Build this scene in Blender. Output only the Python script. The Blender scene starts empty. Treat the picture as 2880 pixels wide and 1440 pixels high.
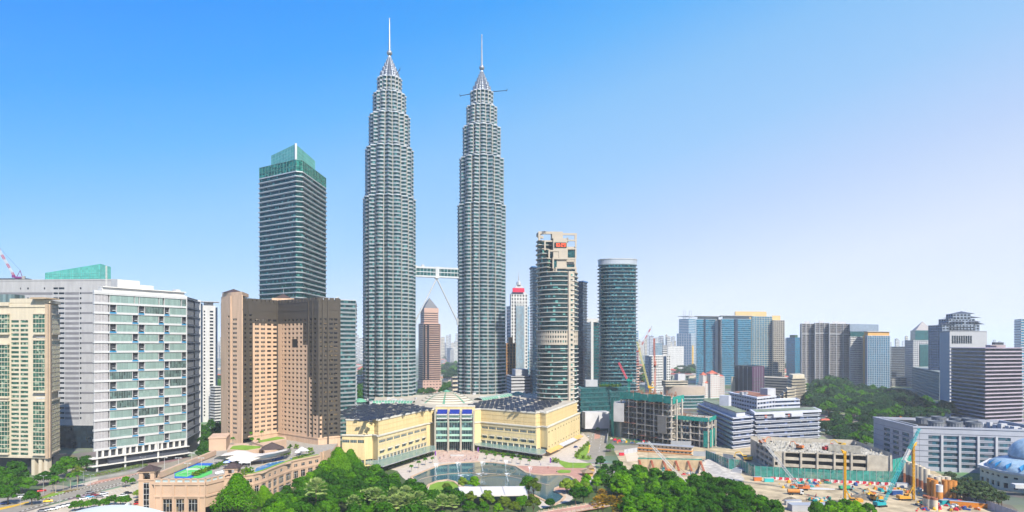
import bpy, bmesh, math, random
from math import sin, cos, tan, pi, radians, sqrt, hypot, atan2
from mathutils import Vector, Matrix
random.seed(11)
sc = bpy.context.scene
COL = sc.collection
# ------------------------------------------------------------------ camera
FP, HOR, EYE = 1800.0, 970.0, 90.0          # focal length and horizon row in photo pixels, eye height in metres
cam = bpy.data.objects.new('camera', bpy.data.cameras.new('camera'))
COL.objects.link(cam)
cam.location = (0, 0, EYE); cam.rotation_euler = (pi/2, 0, 0)
cam.data.sensor_width = 36; cam.data.lens = FP/2880*36
cam.data.shift_y = (HOR-720)/2880
cam.data.clip_end = 60000; cam.data.clip_start = 1
sc.camera = cam
# ------------------------------------------------------------------ sky, sun, exposure
SUN_AZ, SUN_EL = radians(29), radians(44)   # azimuth measured from straight behind the camera towards its right
sun_dir = Vector((sin(SUN_AZ)*cos(SUN_EL), -cos(SUN_AZ)*cos(SUN_EL), sin(SUN_EL)))
w = bpy.data.worlds.new("World"); sc.world = w; w.use_nodes = True
nt = w.node_tree; nt.nodes.clear()
sky = nt.nodes.new('ShaderNodeTexSky'); sky.sky_type = 'NISHITA'; sky.sun_disc = False
sky.sun_elevation = SUN_EL; sky.sun_rotation = pi - SUN_AZ
sky.altitude = 0; sky.air_density = 1.0; sky.dust_density = 0.6; sky.ozone_density = 2.5
hs = nt.nodes.new('ShaderNodeHueSaturation'); hs.inputs['Saturation'].default_value = 1.35; hs.inputs['Value'].default_value = 1.0
hs.inputs['Hue'].default_value = 0.49
bg = nt.nodes.new('ShaderNodeBackground'); bg.inputs[1].default_value = 0.135
out = nt.nodes.new('ShaderNodeOutputWorld')
nt.links.new(sky.outputs[0], hs.inputs['Color']); nt.links.new(bg.outputs[0], out.inputs[0])
# the real sky's clear blue deepens upwards and away from the sun's side (towards -x)
tcw = nt.nodes.new('ShaderNodeTexCoord'); dt = nt.nodes.new('ShaderNodeVectorMath'); dt.operation = 'DOT_PRODUCT'; dt.inputs[1].default_value = (-.3, 0, 1.0)
nt.links.new(tcw.outputs['Generated'], dt.inputs[0]); mr = nt.nodes.new('ShaderNodeMapRange'); mr.inputs['From Min'].default_value = -.3; mr.inputs['From Max'].default_value = .7
nt.links.new(dt.outputs['Value'], mr.inputs['Value']); cr = nt.nodes.new('ShaderNodeValToRGB'); nt.links.new(mr.outputs[0], cr.inputs[0])
def lin(c): return tuple(((x/255+.055)/1.055)**2.4 if x > 10 else x/255/12.92 for x in c)
stops = [(0, (236, 234, 244)), (.28, (226, 231, 247)), (.4, (192, 213, 249)), (.51, (158, 204, 250)), (.61, (136, 196, 250)), (.7, (90, 180, 254)), (.78, (48, 163, 255)), (.88, (8, 146, 255)), (1, (8, 130, 252))]
el_ = cr.color_ramp.elements
while len(el_) < len(stops): el_.new(.5)
for e, (p_, c_) in zip(el_, stops): e.position = p_; e.color = (*lin(c_), 1)
vs = nt.nodes.new('ShaderNodeVectorMath'); vs.operation = 'SCALE'; vs.inputs['Scale'].default_value = 4.1; nt.links.new(cr.outputs[0], vs.inputs[0])
mxw = nt.nodes.new('ShaderNodeMix'); mxw.data_type = 'RGBA'; mxw.inputs['Factor'].default_value = .9
nt.links.new(hs.outputs[0], mxw.inputs['A']); nt.links.new(vs.outputs[0], mxw.inputs['B']); nt.links.new(mxw.outputs['Result'], bg.inputs[0])
sl = bpy.data.lights.new('sun', 'SUN'); sl.energy = 5.0; sl.angle = radians(0.5); sl.color = (1, 0.93, 0.80)
so = bpy.data.objects.new('sun', sl); COL.objects.link(so)
so.rotation_euler = (-sun_dir).to_track_quat('-Z', 'Y').to_euler()
sc.view_settings.view_transform = 'Standard'; sc.view_settings.look = 'None'
sc.view_settings.exposure = 0.84; sc.view_settings.gamma = 1
sc.view_settings.use_curve_mapping = False
sc.cycles.max_bounces = 6; sc.cycles.volume_bounces = 4; sc.cycles.use_denoising = True
sc.cycles.glossy_bounces = 2; sc.cycles.diffuse_bounces = 3; sc.cycles.transparent_max_bounces = 12
sc.cycles.sample_clamp_indirect = 5

# ------------------------------------------------------------------ helpers
def G(px, py, z=0.0):
    "photo pixel of a point that lies at height z -> world point"
    Y = (EYE-z)*FP/(py-HOR); return Vector(((px-1440)*Y/FP, Y, z))
def Q(px, Y): return Vector(((px-1440)*Y/FP, Y))
def Zt(py, Y): return EYE-(py-HOR)*Y/FP

MATS = {}
ALB = .74      # common factor that keeps every paint and stone in a real-world albedo range at this exposure
def mat(name, col, rough=0.85, metal=0.0, var=0.10, scale=0.15, spec=0.3, bump=0, emit=0, streak=0, use_obj=False):
    if name in MATS: return MATS[name]
    m = bpy.data.materials.new(name); m.use_nodes = True; t = m.node_tree; n = t.nodes; L = t.links
    b = n['Principled BSDF']; b.inputs['Roughness'].default_value = rough; b.inputs['Metallic'].default_value = metal
    b.inputs['Specular IOR Level'].default_value = spec
    tc = n.new('ShaderNodeTexCoord'); nz = n.new('ShaderNodeTexNoise'); nz.inputs['Scale'].default_value = scale; nz.inputs['Detail'].default_value = 9
    mp = n.new('ShaderNodeMapping'); L.new(tc.outputs['Object'], mp.inputs[0]); L.new(mp.outputs[0], nz.inputs[0])
    if streak: mp.inputs['Scale'].default_value = (1, 1, streak)
    rp = n.new('ShaderNodeMapRange'); rp.inputs['From Min'].default_value = .3; rp.inputs['From Max'].default_value = .7
    rp.inputs['To Min'].default_value = 1-var; rp.inputs['To Max'].default_value = 1+var; L.new(nz.outputs[0], rp.inputs[0])
    hv = n.new('ShaderNodeVectorMath'); hv.operation = 'SCALE'
    if use_obj:
        oi = n.new('ShaderNodeObjectInfo'); L.new(oi.outputs['Color'], hv.inputs[0])
    else: hv.inputs[0].default_value = col if emit else tuple(x*ALB for x in col)
    L.new(rp.outputs[0], hv.inputs['Scale']); L.new(hv.outputs[0], b.inputs['Base Color'])
    if bump:
        bp = n.new('ShaderNodeBump'); bp.inputs['Strength'].default_value = bump; n2 = n.new('ShaderNodeTexNoise'); n2.inputs['Scale'].default_value = scale*6
        L.new(tc.outputs['Object'], n2.inputs[0]); L.new(n2.outputs[0], bp.inputs['Height']); L.new(bp.outputs[0], b.inputs['Normal'])
    if emit:
        b.inputs['Emission Color'].default_value = (*col, 1); b.inputs['Emission Strength'].default_value = emit
    MATS[name] = m; return m

def glass(name, col, cell=(3, 3, 2), metal=0.55, rough=0.12, var=0.5, blind=None, bshare=0.25):
    "reflective window glass: every pane (a cell of the object's own space) has its own tint, some with pale blinds"
    if name in MATS: return MATS[name]
    m = bpy.data.materials.new(name); m.use_nodes = True; t = m.node_tree; n = t.nodes; L = t.links
    b = n['Principled BSDF']; b.inputs['Roughness'].default_value = rough; b.inputs['Metallic'].default_value = metal*.6; b.inputs['Specular IOR Level'].default_value = .32
    tc = n.new('ShaderNodeTexCoord'); dv = n.new('ShaderNodeVectorMath'); dv.operation = 'DIVIDE'; dv.inputs[1].default_value = cell
    fl = n.new('ShaderNodeVectorMath'); fl.operation = 'FLOOR'; wn = n.new('ShaderNodeTexWhiteNoise')
    L.new(tc.outputs['Object'], dv.inputs[0]); L.new(dv.outputs[0], fl.inputs[0]); L.new(fl.outputs[0], wn.inputs[0])
    rp = n.new('ShaderNodeMapRange'); rp.inputs['To Min'].default_value = 1-var; rp.inputs['To Max'].default_value = 1+var; L.new(wn.outputs[0], rp.inputs[0])
    sc_ = n.new('ShaderNodeVectorMath'); sc_.operation = 'SCALE'; sc_.inputs[0].default_value = tuple(x*.75 for x in col); L.new(rp.outputs[0], sc_.inputs['Scale'])
    src = sc_.outputs[0]
    if blind:
        gt = n.new('ShaderNodeMath'); gt.operation = 'LESS_THAN'; gt.inputs[1].default_value = bshare; L.new(wn.outputs[0], gt.inputs[0])
        mx = n.new('ShaderNodeMix'); mx.data_type = 'RGBA'; L.new(gt.outputs[0], mx.inputs['Factor']); L.new(src, mx.inputs['A']); mx.inputs['B'].default_value = (*blind, 1)
        src = mx.outputs['Result']
    L.new(src, b.inputs['Base Color'])
    MATS[name] = m; return m

def leafmat(name, c1, c2, trans=0.25):
    if name in MATS: return MATS[name]
    m = bpy.data.materials.new(name); m.use_nodes = True; t = m.node_tree; n = t.nodes; L = t.links; n.clear()
    tc = n.new('ShaderNodeTexCoord'); nz = n.new('ShaderNodeTexNoise'); nz.inputs['Scale'].default_value = 1.2; nz.inputs['Detail'].default_value = 8
    L.new(tc.outputs['Object'], nz.inputs[0]); oi = n.new('ShaderNodeObjectInfo')
    ad = n.new('ShaderNodeMath'); ad.operation = 'MULTIPLY_ADD'; ad.inputs[1].default_value = .45; L.new(oi.outputs['Random'], ad.inputs[0]); 
    sb = n.new('ShaderNodeMath'); sb.operation = 'SUBTRACT'; sb.inputs[1].default_value = .28; n2 = n.new('ShaderNodeMath'); n2.operation = 'MULTIPLY_ADD'; n2.inputs[1].default_value = 2.2; n2.inputs[2].default_value = -.6; L.new(nz.outputs[0], n2.inputs[0]); L.new(n2.outputs[0], sb.inputs[0]); L.new(sb.outputs[0], ad.inputs[2])
    mx = n.new('ShaderNodeMix'); mx.data_type = 'RGBA'; mx.inputs['A'].default_value = (*[x*.72 for x in c1], 1); mx.inputs['B'].default_value = (*[x*.72 for x in c2], 1); mx.clamp_factor = True
    L.new(ad.outputs[0], mx.inputs['Factor'])
    d = n.new('ShaderNodeBsdfDiffuse'); tr = n.new('ShaderNodeBsdfTranslucent'); ms = n.new('ShaderNodeMixShader'); ms.inputs[0].default_value = trans
    L.new(mx.outputs['Result'], d.inputs[0]); L.new(mx.outputs['Result'], tr.inputs[0]); L.new(d.outputs[0], ms.inputs[1]); L.new(tr.outputs[0], ms.inputs[2])
    o = n.new('ShaderNodeOutputMaterial'); L.new(ms.outputs[0], o.inputs[0]); MATS[name] = m; return m

def tag(o, label=None, cat=None, group=None, kind=None):
    if label: o['label'] = label
    if cat: o['category'] = cat
    if group: o['group'] = group
    if kind: o['kind'] = kind
    return o
def thing(name, label, cat, loc=(0, 0, 0), group=None, rz=0):
    o = bpy.data.objects.new(name, None); COL.objects.link(o); o.location = (loc[0], loc[1], loc[2] if len(loc) > 2 else 0); o.rotation_euler = (0, 0, rz)
    o.empty_display_size = 1
    return tag(o, label, cat, group)
ROOTLOC = {}
def origin_of(o):
    v = Vector((0, 0, 0))
    while o is not None: v += o.location; o = o.parent
    return v

class MB:
    "collects polygons; build() links them as ONE mesh object"
    def __init__(s): s.v = []; s.f = []
    def poly(s, pts):
        b = len(s.v); s.v += [tuple(p) for p in pts]; s.f.append(tuple(range(b, b+len(pts)))); return s
    def grid(s, rows, closed=True, flip=False):
        b = len(s.v); n = len(rows[0])
        for r in rows: s.v += [tuple(p) for p in r]
        for i in range(len(rows)-1):
            for j in range(n if closed else n-1):
                k = (j+1) % n; q = (b+i*n+j, b+i*n+k, b+(i+1)*n+k, b+(i+1)*n+j)
                s.f.append(q[::-1] if flip else q)
        return s
    def prism(s, pts, z0, z1, top=True, bot=False):
        r0 = [(p[0], p[1], z0) for p in pts]; r1 = [(p[0], p[1], z1) for p in pts]
        s.grid([r0, r1])
        if top: s.poly(r1)
        if bot: s.poly(r0[::-1])
        return s
    def box(s, x0, x1, y0, y1, z0, z1):
        return s.prism([(x0, y0), (x1, y0), (x1, y1), (x0, y1)], z0, z1, True, True)
    def rbox(s, c, sx, sy, z0, z1, rz=0):
        cs, sn = cos(rz), sin(rz)
        return s.prism([(c[0]+cs*a-sn*b, c[1]+sn*a+cs*b) for a, b in ((-sx/2, -sy/2), (sx/2, -sy/2), (sx/2, sy/2), (-sx/2, sy/2))], z0, z1, True, True)
    def lathe(s, c, prof, n=16, cap=True):
        rows = [[(c[0]+r*cos(2*pi*j/n), c[1]+r*sin(2*pi*j/n), z) for j in range(n)] for r, z in prof]
        s.grid(rows)
        if cap: s.poly(rows[-1]); s.poly(rows[0][::-1])
        return s
    def tube(s, p0, p1, r0, r1=None, n=6):
        p0, p1 = Vector(p0), Vector(p1); r1 = r0 if r1 is None else r1; d = (p1-p0).normalized()
        a = d.cross(Vector((0, 0, 1))) if abs(d.z) < .95 else d.cross(Vector((1, 0, 0))); a.normalize(); b = d.cross(a)
        A = [p0+(a*cos(2*pi*j/n)+b*sin(2*pi*j/n))*r0 for j in range(n)]; B = [p1+(a*cos(2*pi*j/n)+b*sin(2*pi*j/n))*r1 for j in range(n)]
        s.grid([A, B], flip=True); s.poly(B[::-1]); s.poly(A); return s
    def lattice(s, p0, p1, w, n, r=.12, r2=None):
        "a square lattice boom"
        p0, p1 = Vector(p0), Vector(p1); d = (p1-p0); L = d.length; d.normalize(); r2 = r2 or r*.6
        a = d.cross(Vector((0, 0, 1))) if abs(d.z) < .95 else Vector((1, 0, 0)); a.normalize(); b = d.cross(a)
        cs = [(a+b)*w/2, (a-b)*w/2, (-a-b)*w/2, (b-a)*w/2]
        for c in cs: s.tube(p0+c, p1+c, r, n=4)
        for i in range(n):
            q0, q1 = p0+d*L*i/n, p0+d*L*(i+1)/n
            for k in range(4): s.tube(q0+cs[k], q1+cs[(k+1) % 4], r2, n=3)
        return s
    def build(s, name, m, parent=None, smooth=False, loc=None):
        o0 = Vector(loc) if loc is not None else (origin_of(parent) if parent is not None else Vector((0, 0, 0)))
        me = bpy.data.meshes.new(name); me.from_pydata([(x-o0.x, y-o0.y, z-o0.z) for x, y, z in s.v], [], s.f)
        me.materials.append(m); me.update()
        if smooth:
            for p in me.polygons: p.use_smooth = True
        o = bpy.data.objects.new(name, me); COL.objects.link(o)
        if parent is not None: o.parent = parent
        elif loc is not None: o.location = loc
        return o

def struct(name, mb, m, **k): return tag(mb.build(name, m, **k), kind='structure')
def copy_tree(o, parent=None, color=None):
    c = o.copy(); COL.objects.link(c); c.parent = parent
    if color and c.type == 'MESH': c.color = color
    for ch in o.children: copy_tree(ch, c, color)
    return c
def place(proto, flag, loc, rz=0, s=1.0, label=None, color=None, name=None):
    "first use moves the prototype itself, later ones copy it with its parts"
    if flag.get(proto.name_full): o = copy_tree(proto, None, color)
    else:
        o = proto; flag[proto.name_full] = 1
        if color:
            for ch in [o]+list(o.children_recursive):
                if ch.type == 'MESH': ch.color = color
    o.location = loc; o.rotation_euler = (0, 0, rz); o.scale = (s, s, s) if not isinstance(s, tuple) else s
    if label: o['label'] = label
    return o
FLAG = {}

def area2(p): return sum(p[i][0]*p[(i+1) % len(p)][1]-p[(i+1) % len(p)][0]*p[i][1] for i in range(len(p)))/2
def ccw(p):
    p = [Vector((a[0], a[1])) for a in p]; return p if area2(p) > 0 else p[::-1]
def offset(pts, d):
    "grow a counter-clockwise footprint by d"
    n = len(pts); r = []
    for i in range(n):
        a, b, c = pts[i-1], pts[i], pts[(i+1) % n]
        e1 = (b-a).normalized(); e2 = (c-b).normalized(); n1 = Vector((e1.y, -e1.x)); n2 = Vector((e2.y, -e2.x))
        m = n1+n2; k = max(1+n1.dot(n2), .4); r.append(b+m*(d/k))
    return r
def foot3(l, c, r): l, c, r = [Vector((a[0], a[1])) for a in (l, c, r)]; return ccw([l, c, r, l+r-c])
def foot2(a, b, depth):
    a, b = Vector((a[0], a[1])), Vector((b[0], b[1])); e = (b-a).normalized(); n = Vector((-e.y, e.x))
    if n.y < 0: n = -n
    return ccw([a, b, b+n*depth, a+n*depth])

class Face:
    "a wall plane from a to b (left to right as seen from outside); s along it, o outwards"
    def __init__(s, a, b):
        s.a = Vector((a[0], a[1])); s.b = Vector((b[0], b[1])); s.e = (s.b-s.a); s.L = s.e.length; s.e.normalize(); s.n = Vector((s.e.y, -s.e.x))
    def p(s, t, z, o=0): q = s.a+s.e*t+s.n*o; return (q.x, q.y, z)
    def box(s, mb, t0, t1, z0, z1, o0, o1):
        return mb.prism([s.p(t0, 0, o1)[:2], s.p(t1, 0, o1)[:2], s.p(t1, 0, o0)[:2], s.p(t0, 0, o0)[:2]], z0, z1, True, True)
    def quad(s, mb, t0, t1, z0, z1, o=0):
        return mb.poly([s.p(t0, z0, o), s.p(t1, z0, o), s.p(t1, z1, o), s.p(t0, z1, o)])

def banded(root, pts, z0, z1, fh, wm, gm, sill=.4, rec=.35, ledge=0, bay=0, pier=.3, lm=None, cap=True, core=True, start=0, slots=None):
    """storeys: wall ring, recessed glass band (one part per storey), optional piers and projecting ledges"""
    pts = ccw(pts); n = max(1, round((z1-z0)/fh)); h = (z1-z0)/n
    W = MB(); Lg = MB(); outer = pts; inner = offset(pts, -rec)
    for i in range(n):
        za = z0+i*h; zb = za+h*sill; zc = za+h
        ro = [(p.x, p.y, za) for p in outer]; r1 = [(p.x, p.y, zb) for p in outer]; r2 = [(p.x, p.y, zb) for p in inner]; r0 = [(p.x, p.y, za) for p in inner]
        W.grid([r0, ro, r1, r2])
        if ledge:
            lo = offset(pts, ledge); W2 = Lg if lm else W
            t = min(.35, h*.12)
            W2.grid([[(p.x, p.y, zb-t) for p in offset(pts, .02)], [(p.x, p.y, zb-t) for p in lo], [(p.x, p.y, zb+.02) for p in lo], [(p.x, p.y, zb+.02) for p in inner]])
        g = MB(); g.grid([[(p.x, p.y, zb) for p in inner], [(p.x, p.y, zc) for p in inner]]); g.build('window_band', gm, root)
    if bay:
        mid = offset(pts, -.04)
        for i in range(len(pts)):
            a, b = mid[i], mid[(i+1) % len(pts)]; F = Face(a, b)
            if F.L < bay*.8: continue
            k = max(1, round(F.L/bay)); st = F.L/k
            for j in range(k+1):
                t = j*st; F.box(W, max(0, t-pier/2), min(F.L, t+pier/2), z0, z1, -rec+.02, 0)
    if cap:
        up = .9
        W.prism(outer, z1, z1+up, top=False); W.prism(offset(pts, -.5), z1, z1+up, top=False); 
        W.grid([[(p.x, p.y, z1+up) for p in outer], [(p.x, p.y, z1+up) for p in offset(pts, -.5)]])
        W.poly([(p.x, p.y, z1+.1) for p in offset(pts, -.5)])
    o = W.build('wall', wm, root)
    if Lg.f: Lg.build('sun_shade', lm, root)
    return o
def cmean(pts): return (sum(p[0] for p in pts)/len(pts), sum(p[1] for p in pts)/len(pts), 0)
def roofbox(root, c, sx, sy, z0, z1, m, rz=0, name='roof_plant_room'):
    b = MB(); b.rbox(c, sx, sy, z0, z1, rz); b.rbox(c, sx+.6, sy+.6, z1, z1+.3, rz); return b.build(name, m, root)

# ------------------------------------------------------------------ materials
M_white = mat('white_paint', (.62, .62, .61), streak=.15, scale=.4); M_cream = mat('cream_render', (.66, .58, .44), var=.09, streak=.12, scale=.5); M_lgrey = mat('light_grey_panel', (.5, .51, .54))
M_grey = mat('grey_concrete', (.34, .34, .33), var=.22, bump=.3); M_dark = mat('dark_panel', (.05, .055, .065), .5); M_navy = mat('navy_panel', (.02, .045, .09), .4)
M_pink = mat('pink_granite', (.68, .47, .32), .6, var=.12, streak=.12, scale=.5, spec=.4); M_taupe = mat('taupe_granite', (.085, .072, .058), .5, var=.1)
M_steel = mat('stainless_steel', (.52, .56, .6), .45, .2, var=.1, spec=.4); M_silver = mat('silver_cladding', (.6, .63, .65), .45, .3)
M_teal = glass('teal_glass', (.02, .11, .12), (1.5, 1.5, 2), .4); M_tealb = glass('teal_glass_blinds', (.002, .045, .055), (1.6, 1.6, 2.2), .3, .12, .7, blind=(.07, .2, .2), bshare=.14)
M_dglass = glass('dark_glass', (.012, .025, .04), (2.2, 2.2, 2.5), .4, .15, .6); M_blueg = glass('blue_glass', (.008, .21, .36), (2.5, 2.5, 3), .55, .15, .5)
M_greeng = glass('green_glass', (.035, .12, .085), (1.4, 1.4, 1.5), .35, .2, .6, blind=(.25, .33, .24), bshare=.16)
M_pale = glass('pale_green_glass', (.29, .42, .39), (1.3, 1.3, 6), .35, .3, .14); M_screen = glass('green_screen_glass', (.14, .56, .48), (2, 2, 2), .4, .2, .15)
M_yellow = mat('yellow_cladding', (.8, .64, .34), .6, var=.11, scale=.4, streak=.12); M_brown = mat('dark_brown_tile', (.075, .05, .045), .7, bump=.4, scale=1)
M_red = mat('red_tile', (.5, .12, .07), .7, scale=.8, bump=.3); M_orange = mat('orange_paint', (.75, .26, .03), .5); M_yel = mat('yellow_paint', (.8, .48, .03), .5)
M_tealp = mat('teal_paint', (.02, .38, .42), .5); M_bark = mat('bark', (.12, .085, .06), .9); M_grass = mat('lawn_grass', (.19, .33, .025), .95, var=.25, scale=.25)
M_asphalt = mat('asphalt', (.3, .27, .22), .9, var=.14, scale=.2); M_pave = mat('pale_paving', (.58, .5, .41), .9, var=.12, scale=.3); M_redpave = mat('red_paving', (.5, .27, .2), .9, var=.15, scale=.3)
M_dirt = mat('bare_dirt', (.5, .4, .25), .95, var=.45, scale=.11, bump=.6); M_solar = mat('solar_panel', (.022, .028, .04), .38, .2, spec=.5, var=.5, scale=.8)
M_roofl = mat('pale_roof_membrane', (.5, .45, .36), .9, var=.14, scale=.12); M_rust = mat('rusty_steel', (.3, .13, .07), .8, var=.3)
M_net = mat('green_safety_net', (.015, .3, .25), .8, var=.25, scale=.4); M_rubble = mat('broken_concrete', (.44, .41, .34), .95, var=.35, scale=.4, bump=.4)
M_black = mat('black_rubber', (.02, .02, .02), .8); M_lamp = mat('lamp_steel', (.55, .56, .58), .5, .4)
# ================================================================== the ground
def gmat():
    m = bpy.data.materials.new('city_ground'); m.use_nodes = True; t = m.node_tree; n = t.nodes; L = t.links; b = n['Principled BSDF']; b.inputs['Roughness'].default_value = .95
    tc = n.new('ShaderNodeTexCoord'); a = n.new('ShaderNodeTexNoise'); a.inputs['Scale'].default_value = .006; a.inputs['Detail'].default_value = 8
    v = n.new('ShaderNodeTexVoronoi'); v.inputs['Scale'].default_value = .05; L.new(tc.outputs['Object'], a.inputs[0]); L.new(tc.outputs['Object'], v.inputs[0])
    r1 = n.new('ShaderNodeValToRGB'); e = r1.color_ramp.elements; e[0].position = .42; e[0].color = (.05, .1, .03, 1); e[1].position = .6; e[1].color = (.26, .25, .21, 1)
    L.new(a.outputs[0], r1.inputs[0]); mx = n.new('ShaderNodeMix'); mx.data_type = 'RGBA'; mx.blend_type = 'MULTIPLY'; mx.inputs['Factor'].default_value = .5
    L.new(r1.outputs[0], mx.inputs['A']); L.new(v.outputs['Color'], mx.inputs['B']); L.new(mx.outputs['Result'], b.inputs['Base Color']); return m
g = MB(); g.poly([(-22000, -3000, 0), (22000, -3000, 0), (22000, 24000, 0), (-22000, 24000, 0)]); struct('ground', g, gmat())
def flat(name, pxs, m, z, zz=None):
    "level sheet whose outline is given by photo pixels"
    b = MB(); b.poly([(G(x, y, z if zz is None else zz).xy.to_3d()+Vector((0, 0, z))) for x, y in pxs]); o = struct(name, b, m)
    if area2([v for v in b.v]) < 0: o.data.flip_normals()
    return o
def z6(x, y): return (940+.3417*x, 1000+.3417*y)
def zb(x, y): return (.1863*x, 1200+.1863*y)
def z5(x, y): return (360+.2562*x, 1180+.2562*y)
def zc(x, y): return (1640+.2329*x, 1200+.2329*y)     # park / site crop
def zr(x, y): return (2100+.3028*x, 1140+.3028*y)     # lower right crop
def z1_(x, y): return (1840+.264*x, 860+.264*y)
def z2_(x, y): return (2300+.3416*x, 860+.3416*y)
def z7(x, y): return (1400+.4193*x, 620+.4193*y)
# park floor under the trees
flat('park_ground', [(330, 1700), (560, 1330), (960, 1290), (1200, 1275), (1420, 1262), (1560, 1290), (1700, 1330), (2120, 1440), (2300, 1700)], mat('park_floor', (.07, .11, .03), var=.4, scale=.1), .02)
flat('plaza_paving', [z6(560, 1000), z6(520, 950), z6(440, 930), z6(820, 740), z6(1150, 740), z6(1700, 840), z6(1770, 790), z6(2050, 640), z6(2100, 690), z6(1990, 800), z6(2020, 860), z6(2150, 900), z6(2160, 1000), z6(1940, 1200), z6(1700, 1260), z6(1560, 1120), z6(900, 1180), z6(700, 1110)], M_pave, .05)
flat('plaza_paving_red', [z6(840, 770), z6(1140, 765), z6(1200, 800), z6(1180, 870), z6(860, 880), z6(845, 830)], mat('patterned_paving', (.56, .4, .32), var=.35, scale=.35), .07)
flat('path_red', [z6(1480, 905), z6(1860, 915), z6(2150, 935), z6(2130, 990), z6(2010, 1090), z6(1880, 1130), z6(1810, 1100), z6(1930, 1060), z6(1990, 1020), z6(1930, 985), z6(1720, 988), z6(1560, 955)], M_redpave, .075)
# lake
def wmat():
    m = bpy.data.materials.new('lake_water'); m.use_nodes = True; t = m.node_tree; n = t.nodes; L = t.links; b = n['Principled BSDF']
    b.inputs['Base Color'].default_value = (.015, .075, .1, 1); b.inputs['Roughness'].default_value = .07; b.inputs['Specular IOR Level'].default_value = .35
    tc = n.new('ShaderNodeTexCoord'); nz = n.new('ShaderNodeTexNoise'); nz.inputs['Scale'].default_value = .7; nz.inputs['Detail'].default_value = 4; bp = n.new('ShaderNodeBump'); bp.inputs['Strength'].default_value = .12
    L.new(tc.outputs['Object'], nz.inputs[0]); L.new(nz.outputs[0], bp.inputs['Height']); L.new(bp.outputs[0], b.inputs['Normal']); return m
M_water = wmat()
LK = [z6(*p) for p in ((645, 1000), (760, 950), (880, 903), (1030, 885), (1190, 878), (1300, 883), (1400, 895), (1490, 915), (1530, 940), (1570, 965), (1640, 980), (1720, 988), (1800, 984), (1880, 986), (1940, 1000), (1972, 1025), (1950, 1045), (1880, 1065), (1810, 1095), (1805, 1120), (1850, 1140), (1885, 1165), (1860, 1195), (1810, 1225), (1740, 1195), (1650, 1150), (1560, 1110), (1300, 1095), (1050, 1080), (1000, 1040), (930, 1022), (840, 1035), (770, 1065), (740, 1100), (680, 1080))]
flat('lake_water', LK, M_water, .11)
# coping ring round the lake
gl = ccw([G(x, y) for x, y in LK]); b = MB(); go = offset(gl, 1.6)
b.grid([[(p.x, p.y, .06) for p in go], [(p.x, p.y, .5) for p in go], [(p.x, p.y, .5) for p in gl], [(p.x, p.y, .1) for p in gl]])
struct('lake_kerb', b, mat('coping_stone', (.6, .42, .27), var=.1))
flat('lawn', [z6(775, 1100), z6(790, 1065), z6(850, 1042), z6(930, 1032), z6(1005, 1045), z6(1060, 1090), z6(1000, 1150), z6(800, 1150)], M_grass, .12)
flat('lawn', [z6(1835, 855), z6(1930, 880), z6(2110, 885), z6(2145, 925), z6(1900, 925), z6(1855, 890)], M_grass, .12)
flat('lawn', [z6(1830, 950), z6(1870, 938), z6(1950, 945), z6(1940, 966), z6(1850, 968)], M_grass, .13)
# roads by the mall
flat('road', [z6(1780, 790), z6(2030, 640), z6(2080, 560), z6(2120, 480), z6(2270, 490), z6(2250, 600), z6(2240, 720), z6(2230, 830), z6(2150, 880), z6(2050, 882), z6(1960, 862), z6(1905, 830)], M_asphalt, .04)
flat('road', [z6(2020, 500), z6(2500, 540), z6(2500, 500), z6(2010, 455)], M_asphalt, .055)
flat('road_lane_strip', [z6(2085, 735), z6(2110, 735), z6(2095, 800), z6(2070, 800)], M_yel, .07)
for a in ((2105, 618, 2140, 628), (2190, 622, 2245, 632)):
    for i in range(5):
        x = a[0]+(a[2]-a[0])*i/4.5; flat('crosswalk_stripe', [z6(x, a[1]), z6(x+4, a[1]), z6(x+4, a[3]), z6(x, a[3])], M_white, .075)
for x0 in (2125, 2205):
    for i in range(6):
        y = 650+i*26; flat('lane_dash', [z6(x0-i*5, y), z6(x0+3-i*5, y), z6(x0+1-i*5, y+10), z6(x0-3-i*5, y+10)], M_white, .08)
flat('median_strip', [z6(2150, 470), z6(2185, 470), z6(2190, 680), z6(2140, 690)], M_redpave, .085)
flat('planting_bed', [z6(1975, 815), z6(2060, 730), z6(2100, 718), z6(2095, 780), z6(2075, 825), z6(2130, 845), z6(2090, 862), z6(1990, 850)], M_grass, .09)
# roads and parking on the city side
flat('road', [zb(-100, 1290), zb(-100, 1090), zb(300, 1060), zb(560, 960), zb(780, 870), zb(1050, 900), zb(1300, 840), zb(2200, 640), zb(3000, 420), zb(3000, 560), zb(2200, 800), zb(1600, 950), zb(1100, 1070), zb(700, 1180), zb(300, 1300)], M_asphalt, .04)
flat('road', [zb(300, 900), zb(900, 800), zb(1300, 620), zb(1380, 500), zb(1100, 480), zb(700, 700), zb(200, 860)], M_asphalt, .05)
flat('parking_lot', [zb(300, 1310), zb(1100, 1095), zb(1700, 940), zb(2200, 830), zb(2400, 900), zb(2300, 1500), zb(-300, 1500)], mat('parking_concrete', (.55, .47, .35), var=.16, scale=.25), .06)
flat('pavement_red', [zb(1290, 880), zb(1500, 810), zb(2000, 720), zb(2140, 680), zb(2140, 700), zb(1800, 790), zb(1330, 890)], M_redpave, .08)
flat('pavement_pale', [zb(1040, 915), zb(1330, 830), zb(1480, 790), zb(1480, 815), zb(1290, 885)], M_pave, .085)
flat('planting_bed', [zb(560, 1110), zb(640, 1050), zb(800, 985), zb(1260, 930), zb(1100, 970), zb(800, 1050)], mat('planting_soil', (.22, .16, .05), var=.6, scale=.5), .1)
flat('lawn', [zb(620, 1075), zb(780, 1010), zb(1000, 970), zb(960, 1000), zb(700, 1080)], M_grass, .12)
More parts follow.
